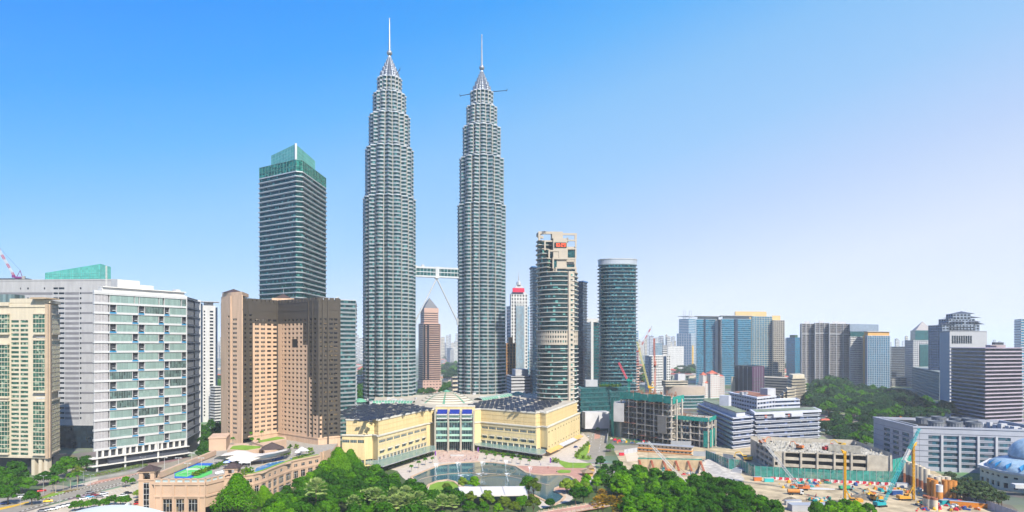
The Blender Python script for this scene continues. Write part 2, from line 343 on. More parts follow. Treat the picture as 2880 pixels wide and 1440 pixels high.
flat('road_lane_strip', [zb(-50, 1235), zb(200, 1185), zb(430, 1130), zb(440, 1148), zb(200, 1210), zb(-50, 1270)], M_yel, .07)
def kerb(name, pts, step=1.2):
    W = MB(); K = MB(); k = 0
    for i in range(len(pts)-1):
        a, c = G(*pts[i]), G(*pts[i+1]); F = Face(a.xy, c.xy); t = 0
        while t < F.L: F.box(W if k % 2 else K, t, min(F.L, t+step), .05, .22, -.2, .2); t += step; k += 1
    r = struct(name, W, M_white); o = struct(name+'_black', K, M_black)
kerb('road_kerb', [zb(*p) for p in ((290, 1290), (480, 1225), (900, 1120), (1300, 1020), (1800, 880), (2140, 800))], 1.6)
kerb('road_kerb', [zb(*p) for p in ((560, 1120), (900, 1030), (1300, 925), (1500, 880))], 1.3)
kerb('road_kerb', [zb(*p) for p in ((1380, 965), (1600, 905), (1830, 850))], 1.3)
kerb('road_kerb', [zb(*p) for p in ((1040, 925), (1330, 880), (1700, 810), (2100, 712))], 1.3)
for i in range(12):   # parking bay lines
    x = 1500+i*52; y = 1010-i*13
    for dy in (0, 1):
        flat('bay_line', [zb(x, y+dy*70), zb(x+6, y+dy*70), zb(x+50, y+40+dy*70), zb(x+44, y+40+dy*70)], M_white, .085)
# construction site soil
flat('site_ground', [(1728, 1268), (1860, 1255), (2060, 1262), (2120, 1255), (2460, 1300), (2620, 1320), (2760, 1400), (2990, 1500), (2990, 1800), (2100, 1800), (2090, 1440), (2000, 1400), (1960, 1380), (1860, 1365), (1755, 1320)], M_dirt, .06)
flat('lot_ground', [(1725, 1252), (2050, 1252), (2110, 1240), (2120, 1262), (2050, 1266), (1728, 1272)], M_asphalt, .045)
flat('site_ramp', [zc(500, 305), zc(640, 310), zc(700, 410), zc(530, 420)], mat('ramp_concrete', (.72, .57, .42)), .09)
flat('car_park_ground', [z2_(60, 900), z2_(500, 870), z2_(900, 875), z2_(1080, 900), z2_(1080, 940), z2_(500, 960), z2_(60, 960)], M_asphalt, .05)

# ================================================================== haze
hm = bpy.data.materials.new('haze_air'); hm.use_nodes = True; hn = hm.node_tree.nodes; hn.clear()
pv = hn.new('ShaderNodeVolumePrincipled'); pv.inputs['Color'].default_value = (.86, .92, 1, 1); pv.inputs['Density'].default_value = .00009; pv.inputs['Anisotropy'].default_value = 0
o_ = hn.new('ShaderNodeOutputMaterial'); hm.node_tree.links.new(pv.outputs[0], o_.inputs['Volume'])
hz2 = MB(); hz2.box(-22100, 22100, -3100, 24100, -1, 470); tag(hz2.build('haze', hm), kind='stuff')

# ================================================================== the twin towers
TH = [(0, 251, 29.2), (251, 305.5, 26.8), (305.5, 342, 22.9), (342, 366, 18.6), (366, 384, 13.9)]
def star(R, n=8, rot=0):
    "two squares make eight points; a round lobe fills each inner corner"
    pts = []; N = 128
    for k in range(N):
        th = 2*pi*k/N; r = 0
        for q in (0, pi/4):
            a = ((th-q+pi/4) % (pi/2))-pi/4; r = max(r, .7071*R/cos(abs(a)-pi/4) if True else 0)
        a = ((th-pi/8+pi/8) % (pi/4))-pi/8; d = .80*R; rc = .175*R; s = rc*rc-(d*sin(a))**2
        if s > 0: r = max(r, d*cos(a)+sqrt(s))
        pts.append((th+rot, r))
    return pts
def twin(name, label, cx, cy, rot):
    root = thing(name, label, 'skyscraper', (cx, cy, 0), 'twin towers')
    W = MB(); C = MB(); prev = None
    def ring(R, z, d=0): return [(cx+(r+d)*cos(t), cy+(r+d)*sin(t), z) for t, r in star(R, rot=rot)]
    for (z0, z1, R) in TH:
        n = round((z1-z0)/4.05); h = (z1-z0)/n
        for i in range(n):
            za = z0+i*h; f = 1.0 if R > 29 or i < n-1 else 1.0
            zb_ = za+h*.35
            W.grid([ring(R, za-.05, -.5), ring(R, za, 0), ring(R, zb_-.25, 0), ring(R, zb_-.25, .5), ring(R, zb_, .5), ring(R, zb_+.05, -.5)])
            g = MB(); g.grid([ring(R, zb_, -.5), ring(R, za+h, -.5)]); g.build('window_band', M_tealb, root)
        W.grid([ring(R, z1, -.6), ring(R, z1, .4), ring(R, z1+1.2, .4), ring(R, z1+1.2, -.4), ring(R, z1+.3, -.4)]); W.poly(ring(R, z1+.3, -.4))
        for k in range(16):
            t = rot+2*pi*((k//2)+.5)/8+(-1)**k*radians(11.2); rr = .862*R+.2
            C.tube((cx+rr*cos(t), cy+rr*sin(t), z0), (cx+rr*cos(t), cy+rr*sin(t), z1), .5, n=5)
    W.build('cladding', M_steel, root); C.build('column_strip', mat('strip_steel', (.5, .48, .42), .5, .2), root)
    P = MB()   # stepped crown
    for (z0, z1, R0, R1) in ((384.2, 391.5, 11.2, 10.6), (391.5, 397, 8.6, 8.0), (397, 401.5, 6.3, 5.7), (401.5, 405.5, 4.3, 3.8), (405.5, 409, 2.6, 2.1)):
        for j in range(3):
            f0, f1 = j/3, (j+1)/3; ra = R0+(R1-R0)*f0; zz0 = z0+(z1-z0)*f0; zz1 = z0+(z1-z0)*f1
            P.grid([ring(ra, zz0, 0), ring(ra*.985, zz1-.5, 0), ring(ra, zz1-.3, .25), ring(ra, zz1, .25), ring(ra, zz1, -.3)])
        P.poly(ring(R1, z1, 0))
        for k in range(8):
            t = rot+2*pi*(k+.5)/8; P.tube((cx+R0*.8*cos(t), cy+R0*.8*sin(t), z0), (cx+R0*.8*cos(t), cy+R0*.8*sin(t), z1+1.2), R0*.15, R0*.1, n=8)
    P.build('crown', mat('crown_steel', (.33, .36, .42), .35, .5, var=.1), root)
    s = MB(); s.lathe((cx, cy), [(2.0, 408), (1.3, 411), (1.1, 412)], 12); s.build('spire_neck', M_steel, root)
    s = MB(); s.lathe((cx, cy), [(.9+0*i if i in (0, 12) else 3.1*sin(pi*i/12), 414.7-3.1*cos(pi*i/12)) for i in range(13)], 20); s.build('spire_ball', mat('spire_steel', (.4, .43, .47), .35, .6), root, smooth=True)
    s = MB(); s.lathe((cx, cy), [(1.15, 417.5), (.9, 430), (.5, 452.5)], 8); m_ = s.build('spire_mast', MATS['spire_steel'], root)
    s = MB(); s.lathe((cx, cy), [(.1+.75*sin(pi*i/6), 453-.8*cos(pi*i/6)) for i in range(7)], 10); s.build('spire_tip', M_steel, root)
    return root
X1, Y1 = Q(1095.5, 712); X2, Y2 = Q(1355, 750)
t1 = twin('twin_tower', 'taller looking stainless steel and glass skyscraper beside the dark green office tower', X1, Y1, radians(8))
t2 = twin('twin_tower', 'steel and glass twin skyscraper with two crane arms sticking out near its crown', X2, Y2, radians(30))
def arm(root, cx, cy, z, dx, dy, L_, up, name='maintenance_arm'):
    a = MB(); p0 = Vector((cx+dx*8, cy+dy*8, z)); p1 = Vector((cx+dx*(8+L_), cy+dy*(8+L_), z+up)); a.tube(p0, p1, .55, .35, 5); a.tube(p1+Vector((0, 0, -1)), p1+Vector((dx, dy, 2)), .4, .3, 5)
    a.build(name, M_navy, root)
arm(t2, X2, Y2, 385, -1, 0, 17, -3); arm(t2, X2, Y2, 386, 1, -.1, 21, 1); arm(t1, X1, Y1, 386, .8, -.6, 8, 6)
# sky bridge
br = thing('sky_bridge', 'two storey sky bridge linking the twin towers on two slanting legs', 'bridge', ((X1+X2)/2, (Y1+Y2)/2, 166.5))
d_ = (Vector((X2, Y2))-Vector((X1, Y1))).normalized(); A_ = Vector((X1, Y1))+d_*26; B_ = Vector((X2, Y2))-d_*26
F = Face(A_, B_); Lb = F.L; b = MB()
for zz in ((166.8, 168.6), (172.2, 173.1), (176.6, 178.6)): F.box(b, 0, Lb, zz[0], zz[1], -2.8, 2.8)
for k in range(15): F.box(b, Lb*k/14-.15, Lb*k/14+.15, 168.6, 176.6, -2.7, 2.7)
F.box(b, Lb/2-2.2, Lb/2+2.2, 165.8, 179, -3.1, 3.1); b.build('deck', M_silver, br)
b = MB(); F.box(b, .2, Lb-.2, 168.6, 176.6, -2.4, 2.4); b.build('glazing', M_teal, br)
for e, c, zz in ((A_+d_*3, -1, 116), (B_-d_*3, 1, 116)):
    b = MB(); mid = (A_+B_)/2; b.tube((mid.x, mid.y-1, 165.8), (e.x, e.y-1, zz), .85, n=10); b.tube((e.x, e.y-1, zz-3), (e.x, e.y-1, zz+5), 1.5, n=8); b.build('leg', M_silver, br)
b = MB(); F.box(b, 10, 13, 178.6, 181, -1, 1); F.box(b, 1, 5, 178.6, 180, -1, 1); b.build('maintenance_trolley', M_lamp, br)

# ================================================================== dark green office tower behind the hotel
def chamf(l, c, r, k=5):
    l, c, r = [Vector(a) for a in (l, c, r)]; a = c+(l-c).normalized()*k; b = c+(r-c).normalized()*k; return ccw([l, a, b, r, l+r-c])
root = thing('office_tower', 'dark green glass office tower with silver floor lines and a glass box on top', 'skyscraper', (-200, 620, 0))
pl = (-239, 604); pc = (-189.5, 573); pr = (-186, 642)
fp = chamf(pl, pc, pr, 6)
banded(root, fp, 0, 246, 4.55, M_silver, glass('deep_teal_glass', (.004, .06, .065), (1.6, 1.6, 2), .5, .1, .5, blind=(.06, .2, .18), bshare=.08), sill=.22, rec=.6, ledge=.7, lm=mat('bright_ledge', (.8, .82, .84), .4, .2))
mg = glass('crown_glass', (.02, .17, .14), (1.5, 1.5, 1.2), .4, .12, .9)
b = MB(); i_ = offset(fp, -.5); b.prism(i_, 246.1, 257, top=False); b.build('crown_glazing', mg, root)
b = MB()
for i in range(len(i_)):
    Fq = Face(i_[i], i_[(i+1) % len(i_)]); k = max(1, round(Fq.L/4.2))
    for j in range(k+1): Fq.box(b, Fq.L*j/k-.08, Fq.L*j/k+.08, 246.1, 257.2, 0, .25)
    for z in (251.5, 256.9): Fq.box(b, 0, Fq.L, z, z+.25, .02, .22)
b.build('crown_frame', mat('green_frame', (.16, .36, .3), .5, .3), root)
# upper glass box
q = lambda px, Y: Q(px, Y)
bl, bc, brr = Q(763, 622), Q(831, 586), Q(886, 640)
b = MB(); uf = foot3(bl, bc, brr); b.prism(uf, 246.1, 274)
o = b.build('penthouse_glazing', M_screen, root)
b = MB()
for i in range(4):
    Fq = Face(uf[i], uf[(i+1) % 4]); k = round(Fq.L/3.2)
    for j in range(k+1): Fq.box(b, Fq.L*j/k-.08, Fq.L*j/k+.08, 257, 274.1, 0, .15)
    for z in range(258, 275, 3): Fq.box(b, 0, Fq.L, z, z+.15, .02, .13)
b.build('penthouse_frame', mat('pale_green_frame', (.25, .5, .46), .5, .2), root)
b = MB(); b.rbox((bc.x+.4, bc.y-.3), 1.8, 1.4, 246, 274.4, .6); b.build('corner_fin', M_silver, root)

# podium block with white ledges, beside the hotel
root = thing('office_block', 'lower green glass office block with white ledges between hotel and yellow mall', 'office building', (-160, 620, 0))
fp = foot3(Q(905, 590), Q(1001, 612), Q(1003, 660)); banded(root, fp, 0, 132, 4.05, M_silver, M_tealb, sill=.36, rec=.5, ledge=.7, lm=M_silver)
b = MB(); c_ = Q(925, 615); b.tube((c_.x, c_.y, 132), (c_.x+10, c_.y, 136), .5); b.rbox(c_, 3, 3, 132, 135); b.build('roof_davit', M_white, root)

# ================================================================== stepped cream tower with the clock
root = thing('clock_tower_block', 'curved beige office tower with stepped top and a red digital clock', 'skyscraper', (46, 655, 0))
cx, cy = Q(1567, 662); R = 21.5
def arcpts(a0, a1, n, rr=R): return [Vector((cx+rr*cos(radians(a0+(a1-a0)*i/n)), cy+rr*sin(radians(a0+(a1-a0)*i/n)))) for i in range(n+1)]
fp = arcpts(120, 300, 26)+[Vector((cx+R*cos(radians(302))+1.2, cy+R*sin(radians(302))-.9)), Vector((cx+17.2, cy-17.6))]+arcpts(318, 480, 22)[0:-1]
banded(root, fp, 0, 90, 4.6, mat('beige_stone', (.5, .44, .36), .7, var=.06), glass('office_glass_dark', (.015, .05, .055), (2.5, 2.5, 3), .45, .1, .6, blind=(.1, .28, .25), bshare=.1), sill=.2, rec=.8, ledge=.7, lm=mat('pale_shade', (.8, .78, .74), .5), cap=False)
M_bst = MATS['beige_stone']; M_og = MATS['office_glass_dark']
banded(root, fp, 90, 104, 4.66, M_bst, M_og, sill=.5, rec=.4, bay=2.6, pier=1.2, cap=False)
banded(root, fp, 104, 163, 4.5, M_bst, M_og, sill=.2, rec=.8, ledge=.7, lm=MATS['pale_shade'], cap=True)
# solid strip
b = MB(); st = Face((cx+R*cos(radians(297)), cy+R*sin(radians(297))-1.3), (cx+15.8, cy-17.0)); st.box(b, 0, st.L, 0, 164, -3, .6); b.build('stone_pier', M_bst, root)
for i in range(32): b = MB(); st.quad(b, st.L*.35, st.L*.7, 4+i*5, 6.2+i*5, .63); b.build('window', M_og, root)
# stepped upper part: back body curve + core + frames
def sector(r, a0, a1, n=14): return arcpts(a0, a1, n, r)
steps = [(163, 177, 238), (177, 187, 222), (187, 196, 206)]
for z0, z1, a1 in steps:
    pp = arcpts(120, a1, 16)+[Vector((cx-2, cy-4)), Vector((cx+4, cy+8))]
    banded(root, pp, z0, z1, 4.6, M_bst, M_og, sill=.22, rec=.7, ledge=.8, lm=MATS['pale_shade'])
FX = Face((cx-14, cy-13.5), (cx+18.5, cy-11.5))
core = MB(); FX.box(core, 9, 22.5, 163, 198, -14, 1.5); FX.box(core, 8, 19, 198, 205, -12, 0); FX.box(core, 22.5, 31.5, 163, 172, -14, -2); FX.box(core, 22.5, 31.5, 172, 190, -14, -1.5)
FX.box(core, -2, 9, 163, 186, -14, -5)
core.build('stone_core', M_bst, root)
fr = MB()
def frame(t0, t1, z0, z1, o, th=1.5):
    FX.box(fr, t0, t0+th, z0, z1, o-1.5, o); FX.box(fr, t1-th, t1, z0, z1, o-1.5, o); FX.box(fr, t0, t1, z1, z1+th, o-1.5, o+.02)
frame(0, 10, 186, 194.5, 0); frame(22, 33, 189, 195.5, 0); frame(4, 16, 177, 184.5, 2); frame(8, 32, 167, 176.5, 3.2); frame(11, 32.5, 163, 167, 4)
frame(22.5, 33, 178, 187, 0)
FX.box(fr, -6, 8, 202.5, 205, -3, 0); FX.box(fr, -6, -4, 196, 202.5, -3, 0); FX.box(fr, 18.5, 33.5, 201.5, 203.6, -1.5, 0); FX.box(fr, 31, 33.3, 195, 201.5, -1.6, -.1); FX.box(fr, 24, 25.5, 195, 200, -8, -6)
b2 = MB(); lo = arcpts(135, 228, 14); li = offset(lo, 0); b2.grid([[(p.x, p.y, 202.3) for p in lo], [(p.x, p.y, 205) for p in lo]], closed=False)
inner = arcpts(135, 228, 14, R-2.5); b2.grid([[(p.x, p.y, 205) for p in lo], [(p.x, p.y, 205) for p in inner], [(p.x, p.y, 202.3) for p in inner], [(p.x, p.y, 202.3) for p in lo]], closed=False)
fr.build('stone_frame', M_bst, root); b2.build('crown_ring', M_bst, root)
for (t0, t1, z0, z1, o) in ((23.5, 31, 179, 186.5, -1.3), (23.5, 31, 168, 176, -1.8), (12.5, 31, 163.2, 166.6, 2), (5.5, 9, 178.5, 184, -4.5), (9, 12.5, 167.5, 176, 1.8)):
    b = MB(); FX.box(b, t0, t1, z0, z1, o-.3, o); b.build('window', M_teal, root)
ck = MB(); FX.box(ck, 10.2, 22.4, 188.6, 193.6, 1.6, 2.2); cko = ck.build('clock_panel', M_black, root)
sg = MB(); M_led = mat('red_led', (1, .1, .03), emit=1.3)
def seg7(t, z, s, w_, h_):
    m = {'1': 'bc', '0': 'abcdef', '2': 'abged', '9': 'abcdfg'}[s]; k = .34
    for ch in m:
        r_ = {'a': (0, w_, h_-k, h_), 'd': (0, w_, 0, k), 'g': (0, w_, h_/2-k/2, h_/2+k/2), 'b': (w_-k, w_, h_/2, h_), 'c': (w_-k, w_, 0, h_/2), 'f': (0, k, h_/2, h_), 'e': (0, k, 0, h_/2)}[ch]
        FX.quad(sg, t+r_[0], t+r_[1], z+r_[2], z+r_[3], 2.25)
for i, s in enumerate('1029'): seg7(10.6+i*2.65+(.9 if i > 1 else 0), 189.4, s, 1.9, 3.4)
FX.quad(sg, 16.4, 16.8, 190, 190.5, 2.25); FX.quad(sg, 16.4, 16.8, 191.6, 192.1, 2.25)
sg.build('clock_digits', M_led, cko)

# ================================================================== oval glass tower
root = thing('apartment_tower', 'rounded teal glass apartment tower with pale balcony rings and silver crown', 'apartment tower', (115, 700, 0))
cx, cy = Q(1736.5, 715); el = [Vector((cx+21.5*(abs(cos(t))**.75)*(1 if cos(t) > 0 else -1), cy+15*(abs(sin(t))**.85)*(1 if sin(t) > 0 else -1))) for t in [2*pi*i/56 for i in range(56)]]
banded(root, el, 12, 178, 3.9, mat('blue_grey_slab', (.2, .28, .31), .5), glass('oval_glass', (.012, .07, .1), (1.8, 1.8, 2), .45, .1, .7, blind=(.06, .22, .25), bshare=.15), sill=.16, rec=1.0, ledge=.9, lm=mat('pale_slab_edge', (.27, .34, .36), .5))
b = MB(); b.prism(offset(el, -.1), 178.2, 184, top=True); b.build('crown_screen', mat('crown_mesh', (.5, .55, .62), .4, .3), root)
b = MB(); b.prism(offset(el, .4), 184, 184.8, bot=True); b.build('crown_rim', M_silver, root)
b = MB(); b.prism(offset(el, .6), 0, 12); b.build('base', M_dark, root)
# ================================================================== wall helpers with real openings
def t_at(F, px):
    k = (px-1440)/FP; return (k*F.a.y-F.a.x)/(F.e.x-k*F.e.y)
def z_at(F, px, py):
    t = t_at(F, px); y = F.a.y+F.e.y*t; return Zt(py, y)
def punched(mb, wins, F, t0, t1, z0, z1, cols, rows, rec=.35, o=0):
    "wall skin with recessed openings; every opening is appended to wins"
    cols = sorted([(max(t0, a), min(t1, b)) for a, b in cols if b > t0 and a < t1]); rows = sorted([(max(z0, a), min(z1, b)) for a, b in rows if b > z0+.1 and a < z1-.1])
    z = z0
    for ra, rb in rows+[(z1, None)]:
        if ra > z: F.quad(mb, t0, t1, z, ra, o)
        if rb is None: break
        t = t0
        for ca, cb in cols:
            if ca > t: F.quad(mb, t, ca, ra, rb, o)
            i = o-rec
            mb.poly([F.p(ca, ra, o), F.p(ca, ra, i), F.p(ca, rb, i), F.p(ca, rb, o)]); mb.poly([F.p(cb, ra, i), F.p(cb, ra, o), F.p(cb, rb, o), F.p(cb, rb, i)])
            mb.poly([F.p(ca, ra, o), F.p(cb, ra, o), F.p(cb, ra, i), F.p(ca, ra, i)]); mb.poly([F.p(ca, rb, i), F.p(cb, rb, i), F.p(cb, rb, o), F.p(ca, rb, o)])
            wins.append((F, ca, cb, ra, rb, i+.02)); t = cb
        if t < t1: F.quad(mb, t, t1, ra, rb, o)
        z = rb
def emit_windows(root, wins, gm, frame=None, name='window', most=98):
    def dist(w_): p = w_[0].p((w_[1]+w_[2])/2, w_[3]); return -((w_[2]-w_[1])*(w_[4]-w_[3])/(p[0]**2+p[1]**2))
    wins = sorted(wins, key=dist); rest = MB()
    for k, (F, a, b, c, d, i) in enumerate(wins):
        m = rest if k >= most else MB(); F.quad(m, a, b, c, d, i)
        if k < most:
            o = m.build(name, gm, root)
            if frame and (b-a) > 1.2:
                fr = MB(); n = max(1, int((b-a)/1.3))
                for j in range(n+1): t = a+(b-a)*j/n; F.box(fr, max(a, t-.07), min(b, t+.07), c, d, i+.01, i+.12)
                F.box(fr, a, b, (c*.35+d*.65)-.06, (c*.35+d*.65)+.06, i+.01, i+.11); fr.build('frame', frame, o)
    if rest.f: tag(rest.build(name, gm, root), kind='stuff')
def even(n, t0, t1, w_): return [(t0+(t1-t0)*(i+.5)/n-w_/2, t0+(t1-t0)*(i+.5)/n+w_/2) for i in range(n)]
def pxcols(F, *pairs): return [tuple(sorted((t_at(F, a), t_at(F, b)))) for a, b in pairs]
def hip(name, F_or_c, sx, sy, z0, z1, m, root, rz=0, over=.8):
    c = F_or_c; b = MB(); cs, sn = cos(rz), sin(rz)
    q = [(c[0]+cs*x-sn*y, c[1]+sn*x+cs*y, z0) for x, y in ((-sx/2-over, -sy/2-over), (sx/2+over, -sy/2-over), (sx/2+over, sy/2+over), (-sx/2-over, sy/2+over))]
    ap = (c[0], c[1], z1)
    for i in range(4): b.poly([q[i], q[(i+1) % 4], ap])
    b.poly(q[::-1]); return b.build(name, m, root)

# ================================================================== cream apartment tower at the edge of the picture
root = thing('apartment_tower', 'cream apartment tower with green bay windows and white columns at street level', 'apartment tower', (-350, 450, 0))
A, B, C = Q(-90, 447), Q(134, 440), Q(164, 462); FA, FB = Face(A, B), Face(B, C)
W = MB(); wins = []
rows = [(13+i*3.05+.9, 13+i*3.05+2.6) for i in range(31)]
punched(W, wins, FA, 0, FA.L, 12, 119, pxcols(FA, (31, 53), (57, 79)), rows)
punched(W, wins, FB, 0, FB.L, 12, 119, [], [])

W.prism([A+FA.n*-.4, A+Vector((-10, 34)), C+Vector((-19, 24)), C-FB.n*.4][::-1], 12, 119, bot=True)
W.poly([(A.x, A.y, 119), (B.x, B.y, 119), (C.x, C.y, 119)]); W.poly([(A.x, A.y, 12), (B.x, B.y, 12), (C.x, C.y, 12)][::-1])
FA.box(W, t_at(FA, 28), FA.L, 119, 122, -3, .2); FA.box(W, 0, t_at(FA, 28), 117, 119.5, -3, 1.2); FB.box(W, 0, FB.L, 119, 121, -3, 1.5)
for z in (12, 116):
    FA.box(W, 0, FA.L-.1, z, z+1.6, 0, .5); FB.box(W, .1, FB.L, z, z+1.6, 0, .5)
W.build('wall', M_cream, root); emit_windows(root, wins, M_greeng)
def bay(F, t0, t1, segs, dep, nf=3.05, pointed=False):
    for z0, z1 in segs:
        n = round((z1-z0)/nf); h = (z1-z0)/n; b = MB()
        for i in range(n): F.box(b, t0, t1, z0+i*h, z0+i*h+.5, 0, dep)
        F.box(b, t0-.3, t1+.3, z1, z1+1, 0, dep+.4); F.box(b, t0-.3, t1+.3, z0-.9, z0-.01, 0, dep+.4)
        k = max(2, round((t1-t0)/2.4))
        for j in range(k+1): t = t0+(t1-t0)*j/k; F.box(b, t-.06, t+.06, z0, z1, dep-.15, dep-.02)
        b.build('bay_frame', M_cream if not pointed else M_cream, root)
        for i in range(n): g_ = MB(); F.box(g_, t0+.1, t1-.1, z0+i*h+.5, z0+(i+1)*h, .01, dep-.12); g_.build('bay_window', M_greeng, root)
segs = [(15, 51), (58, 93), (98, 111)]
bay(FA, t_at(FA, -60), t_at(FA, 27), [(15, 51), (54, 90), (98, 111)], 1.6); bay(FA, t_at(FA, 98), t_at(FA, 131), segs, 1.6); bay(FB, 4.5, FB.L-1, segs, 1.2)
b = MB(); FB.box(b, .4, 3.6, 12, 118, .0, 1.4); FA.box(b, FA.L-.9, FA.L+1, 12, 118, 0, 1.2); b.build('corner_pier', mat('tan_render', (.55, .42, .3)), root)
pw = [];
for z0 in (52, 94): 
    for i in range(2): b = MB(); FA.box(b, t_at(FA, 103), t_at(FA, 130), z0+i*2.6+.8, z0+i*2.6+2, .02, .3); b.build('balcony', M_white, root)
for px in (88, 108, 124): t = t_at(FA, px+3); b = MB(); FA.box(b, t-1.2, t+1.2, 0, 12, -4, -.5); b.build('column', M_cream, root)
for px in (142, 156): t = t_at(FB, px); b = MB(); FB.box(b, t-1, t+1, 0, 12, -2.4, -.4); b.build('column', M_cream, root)
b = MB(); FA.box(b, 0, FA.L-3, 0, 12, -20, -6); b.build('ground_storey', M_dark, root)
b = MB(); c_ = Q(22, 460); b.rbox(c_, 17, 10, 119, 126, 0); b.build('roof_glass_room', glass('grey_glass', (.2, .28, .28), (2, 2, 8)), root)
b = MB(); FA.box(b, t_at(FA, 95), FA.L+2, 121.5, 122.2, -8, 3.5)
for i in range(7): FA.box(b, t_at(FA, 97)+i*1.5, t_at(FA, 97)+i*1.5+.3, 122.2, 122.6, -8, 3.2)
b.build('roof_pergola', mat('tan_timber', (.5, .38, .25)), root)

# ================================================================== striped grey and white block behind
root = thing('office_building', 'long grey and white striped block with green glass roof room behind the cream tower', 'office building', (-400, 575, 0))
FA = Face(Q(-110, 563), Q(330, 556)); W = MB(); wins = []; S = MB()
rows = [(24+i*4.35+1.4, 24+i*4.35+3.1) for i in range(27)]
punched(W, wins, FA, 0, FA.L, 20.5, 146, pxcols(FA, (150, 163), (165, 181), (224, 229), (56, 59), (76, 81), (123, 127)), rows, rec=.3)
W.prism([FA.p(0, 0, -.31)[:2], FA.p(FA.L, 0, -.31)[:2], FA.p(FA.L, 0, -30)[:2], FA.p(0, 0, -30)[:2]], 0, 146); FA.box(W, 0, FA.L, 146, 147.2, -.6, .3); FA.box(W, 0, FA.L, 19.8, 20.5, -.3, .5)
W.build('wall', mat('pale_grey_panel', (.44, .44, .45), var=.1, streak=.15, scale=.4), root); emit_windows(root, wins, M_dglass, most=99)
for i in range(27):
    zz = 24+i*4.35
    if zz+3.6 < 140: FA.box(S, t_at(FA, 183), t_at(FA, 222), zz+1.0, zz+3.2, 0, .07); FA.box(S, t_at(FA, 230), FA.L, zz+1.0+(i % 2)*.6, zz+3.2, 0, .07) if i % 2 else None; FA.box(S, 0, t_at(FA, 148), zz+1, zz+3.2, 0, .07) if i % 3 else None
S.build('stripe_panel', mat('mid_grey_panel', (.2, .2, .22), var=.08), root)
b = MB(); FA.box(b, 0, FA.L, 0, 19.8, -.3, -.05)
b.build('base_glazing', M_dglass, root)
b = MB(); c0, c1, c2 = Q(127, 568), Q(283, 560), Q(312, 575)
p_ = foot3(c0, c1, c2); b.prism(p_, 146.1, 153); b2 = [(p.x, p.y) for p in p_]; b.build('roof_glass_room', M_screen, root)
b = MB(); c3 = [Q(129, 571), Q(282, 562), Q(310, 577)]
b = MB(); b.poly([(c0.x, c0.y, 153.05), (c1.x, c1.y, 153.05), (c1.x, c1.y, 161), (c0.x, c0.y, 154)]); b.poly([(c1.x, c1.y, 153.05), (c2.x, c2.y, 153.05), (c2.x, c2.y, 160), (c1.x, c1.y, 161)]); b.poly([(c0.x, c0.y, 154), (c1.x, c1.y, 161), (c2.x, c2.y, 160)])
b.build('sloping_screen', M_screen, root)
Fg = Face(c0, c1); b = MB()
for i in range(26): t = Fg.L*i/25; Fg.box(b, t-.08, t+.08, 146.1, 154+7*i/25, .02, .14)
for z in (148, 150.3, 152.6): Fg.box(b, 0, Fg.L, z, z+.15, .03, .12)
b.build('screen_frame', MATS['green_frame'], root)
b = MB(); roofc = Q(108, 572); b.rbox(roofc, 14, 8, 146, 148); b.rbox(Q(20, 575), 40, 6, 147, 149.5); b.build('roof_rail', M_dark, root)

# red and white crane standing on that roof
def luffing_crane(name, label, base, yaw, boom_len, boom_ang, mast=8, col=None, group=None, cabm=None):
    r = thing(name, label, 'crane', base, group); X, Y, Z = base; col = col or M_red
    b = MB(); b.lattice((X, Y, Z), (X, Y, Z+mast), 1.6, max(2, int(mast/2)), .16); b.build('mast', cabm or col, r)
    d = Vector((cos(yaw), sin(yaw), 0)); top = Vector((X, Y, Z+mast))
    b = MB(); b.rbox((X-d.x*2, Y-d.y*2), 7, 2.4, Z+mast, Z+mast+1.4, yaw); b.rbox((X+d.x*1.5, Y+d.y*1.5-1.5), 2, 1.6, Z+mast+.2, Z+mast+2.6, yaw); b.build('slewing_deck', cabm or col, r)
    b = MB(); b.rbox((X-d.x*5, Y-d.y*5), 2.2, 2.8, Z+mast-.6, Z+mast+2, yaw); b.build('counterweight', M_grey, r)
    tip = top+d*boom_len*cos(boom_ang)+Vector((0, 0, boom_len*sin(boom_ang)+1.2)); st = top+d*1.5+Vector((0, 0, 1.2))
    n = 8
    for i in range(n):
        b = MB(); b.lattice(st+(tip-st)*i/n, st+(tip-st)*(i+1)/n, 1.25, 3, .17, .11); b.build('boom', col if i % 2 == 0 or col is not MATS['crane_red'] else M_white, r)
    ap = top-d*2.5+Vector((0, 0, 7)); b = MB(); b.tube(top-d*4+Vector((0, 0, 1)), ap, .25); b.tube(top+Vector((0, 0, 1)), ap, .25); b.build('a_frame', cabm or col, r)
    b = MB(); b.tube(ap, tip, .08, n=3); b.tube(tip, tip-Vector((0, 0, boom_len*.35)), .07, n=3); b.build('cable', M_black, r)
    b = MB(); b.tube(tip-Vector((0, 0, boom_len*.35)), tip-Vector((0, 0, boom_len*.35+1.4)), .4, .2); b.build('hook', M_black, r)
    return r
M_cred = mat('crane_red', (.5, .05, .05), .5)
c_ = Q(47, 566); luffing_crane('luffing_crane', 'red and white luffing crane on the roof of the striped grey block', (c_.x, c_.y, 147), radians(205), 34, radians(62), mast=2, col=M_cred, cabm=mat('crane_purple', (.2, .04, .2), .5))

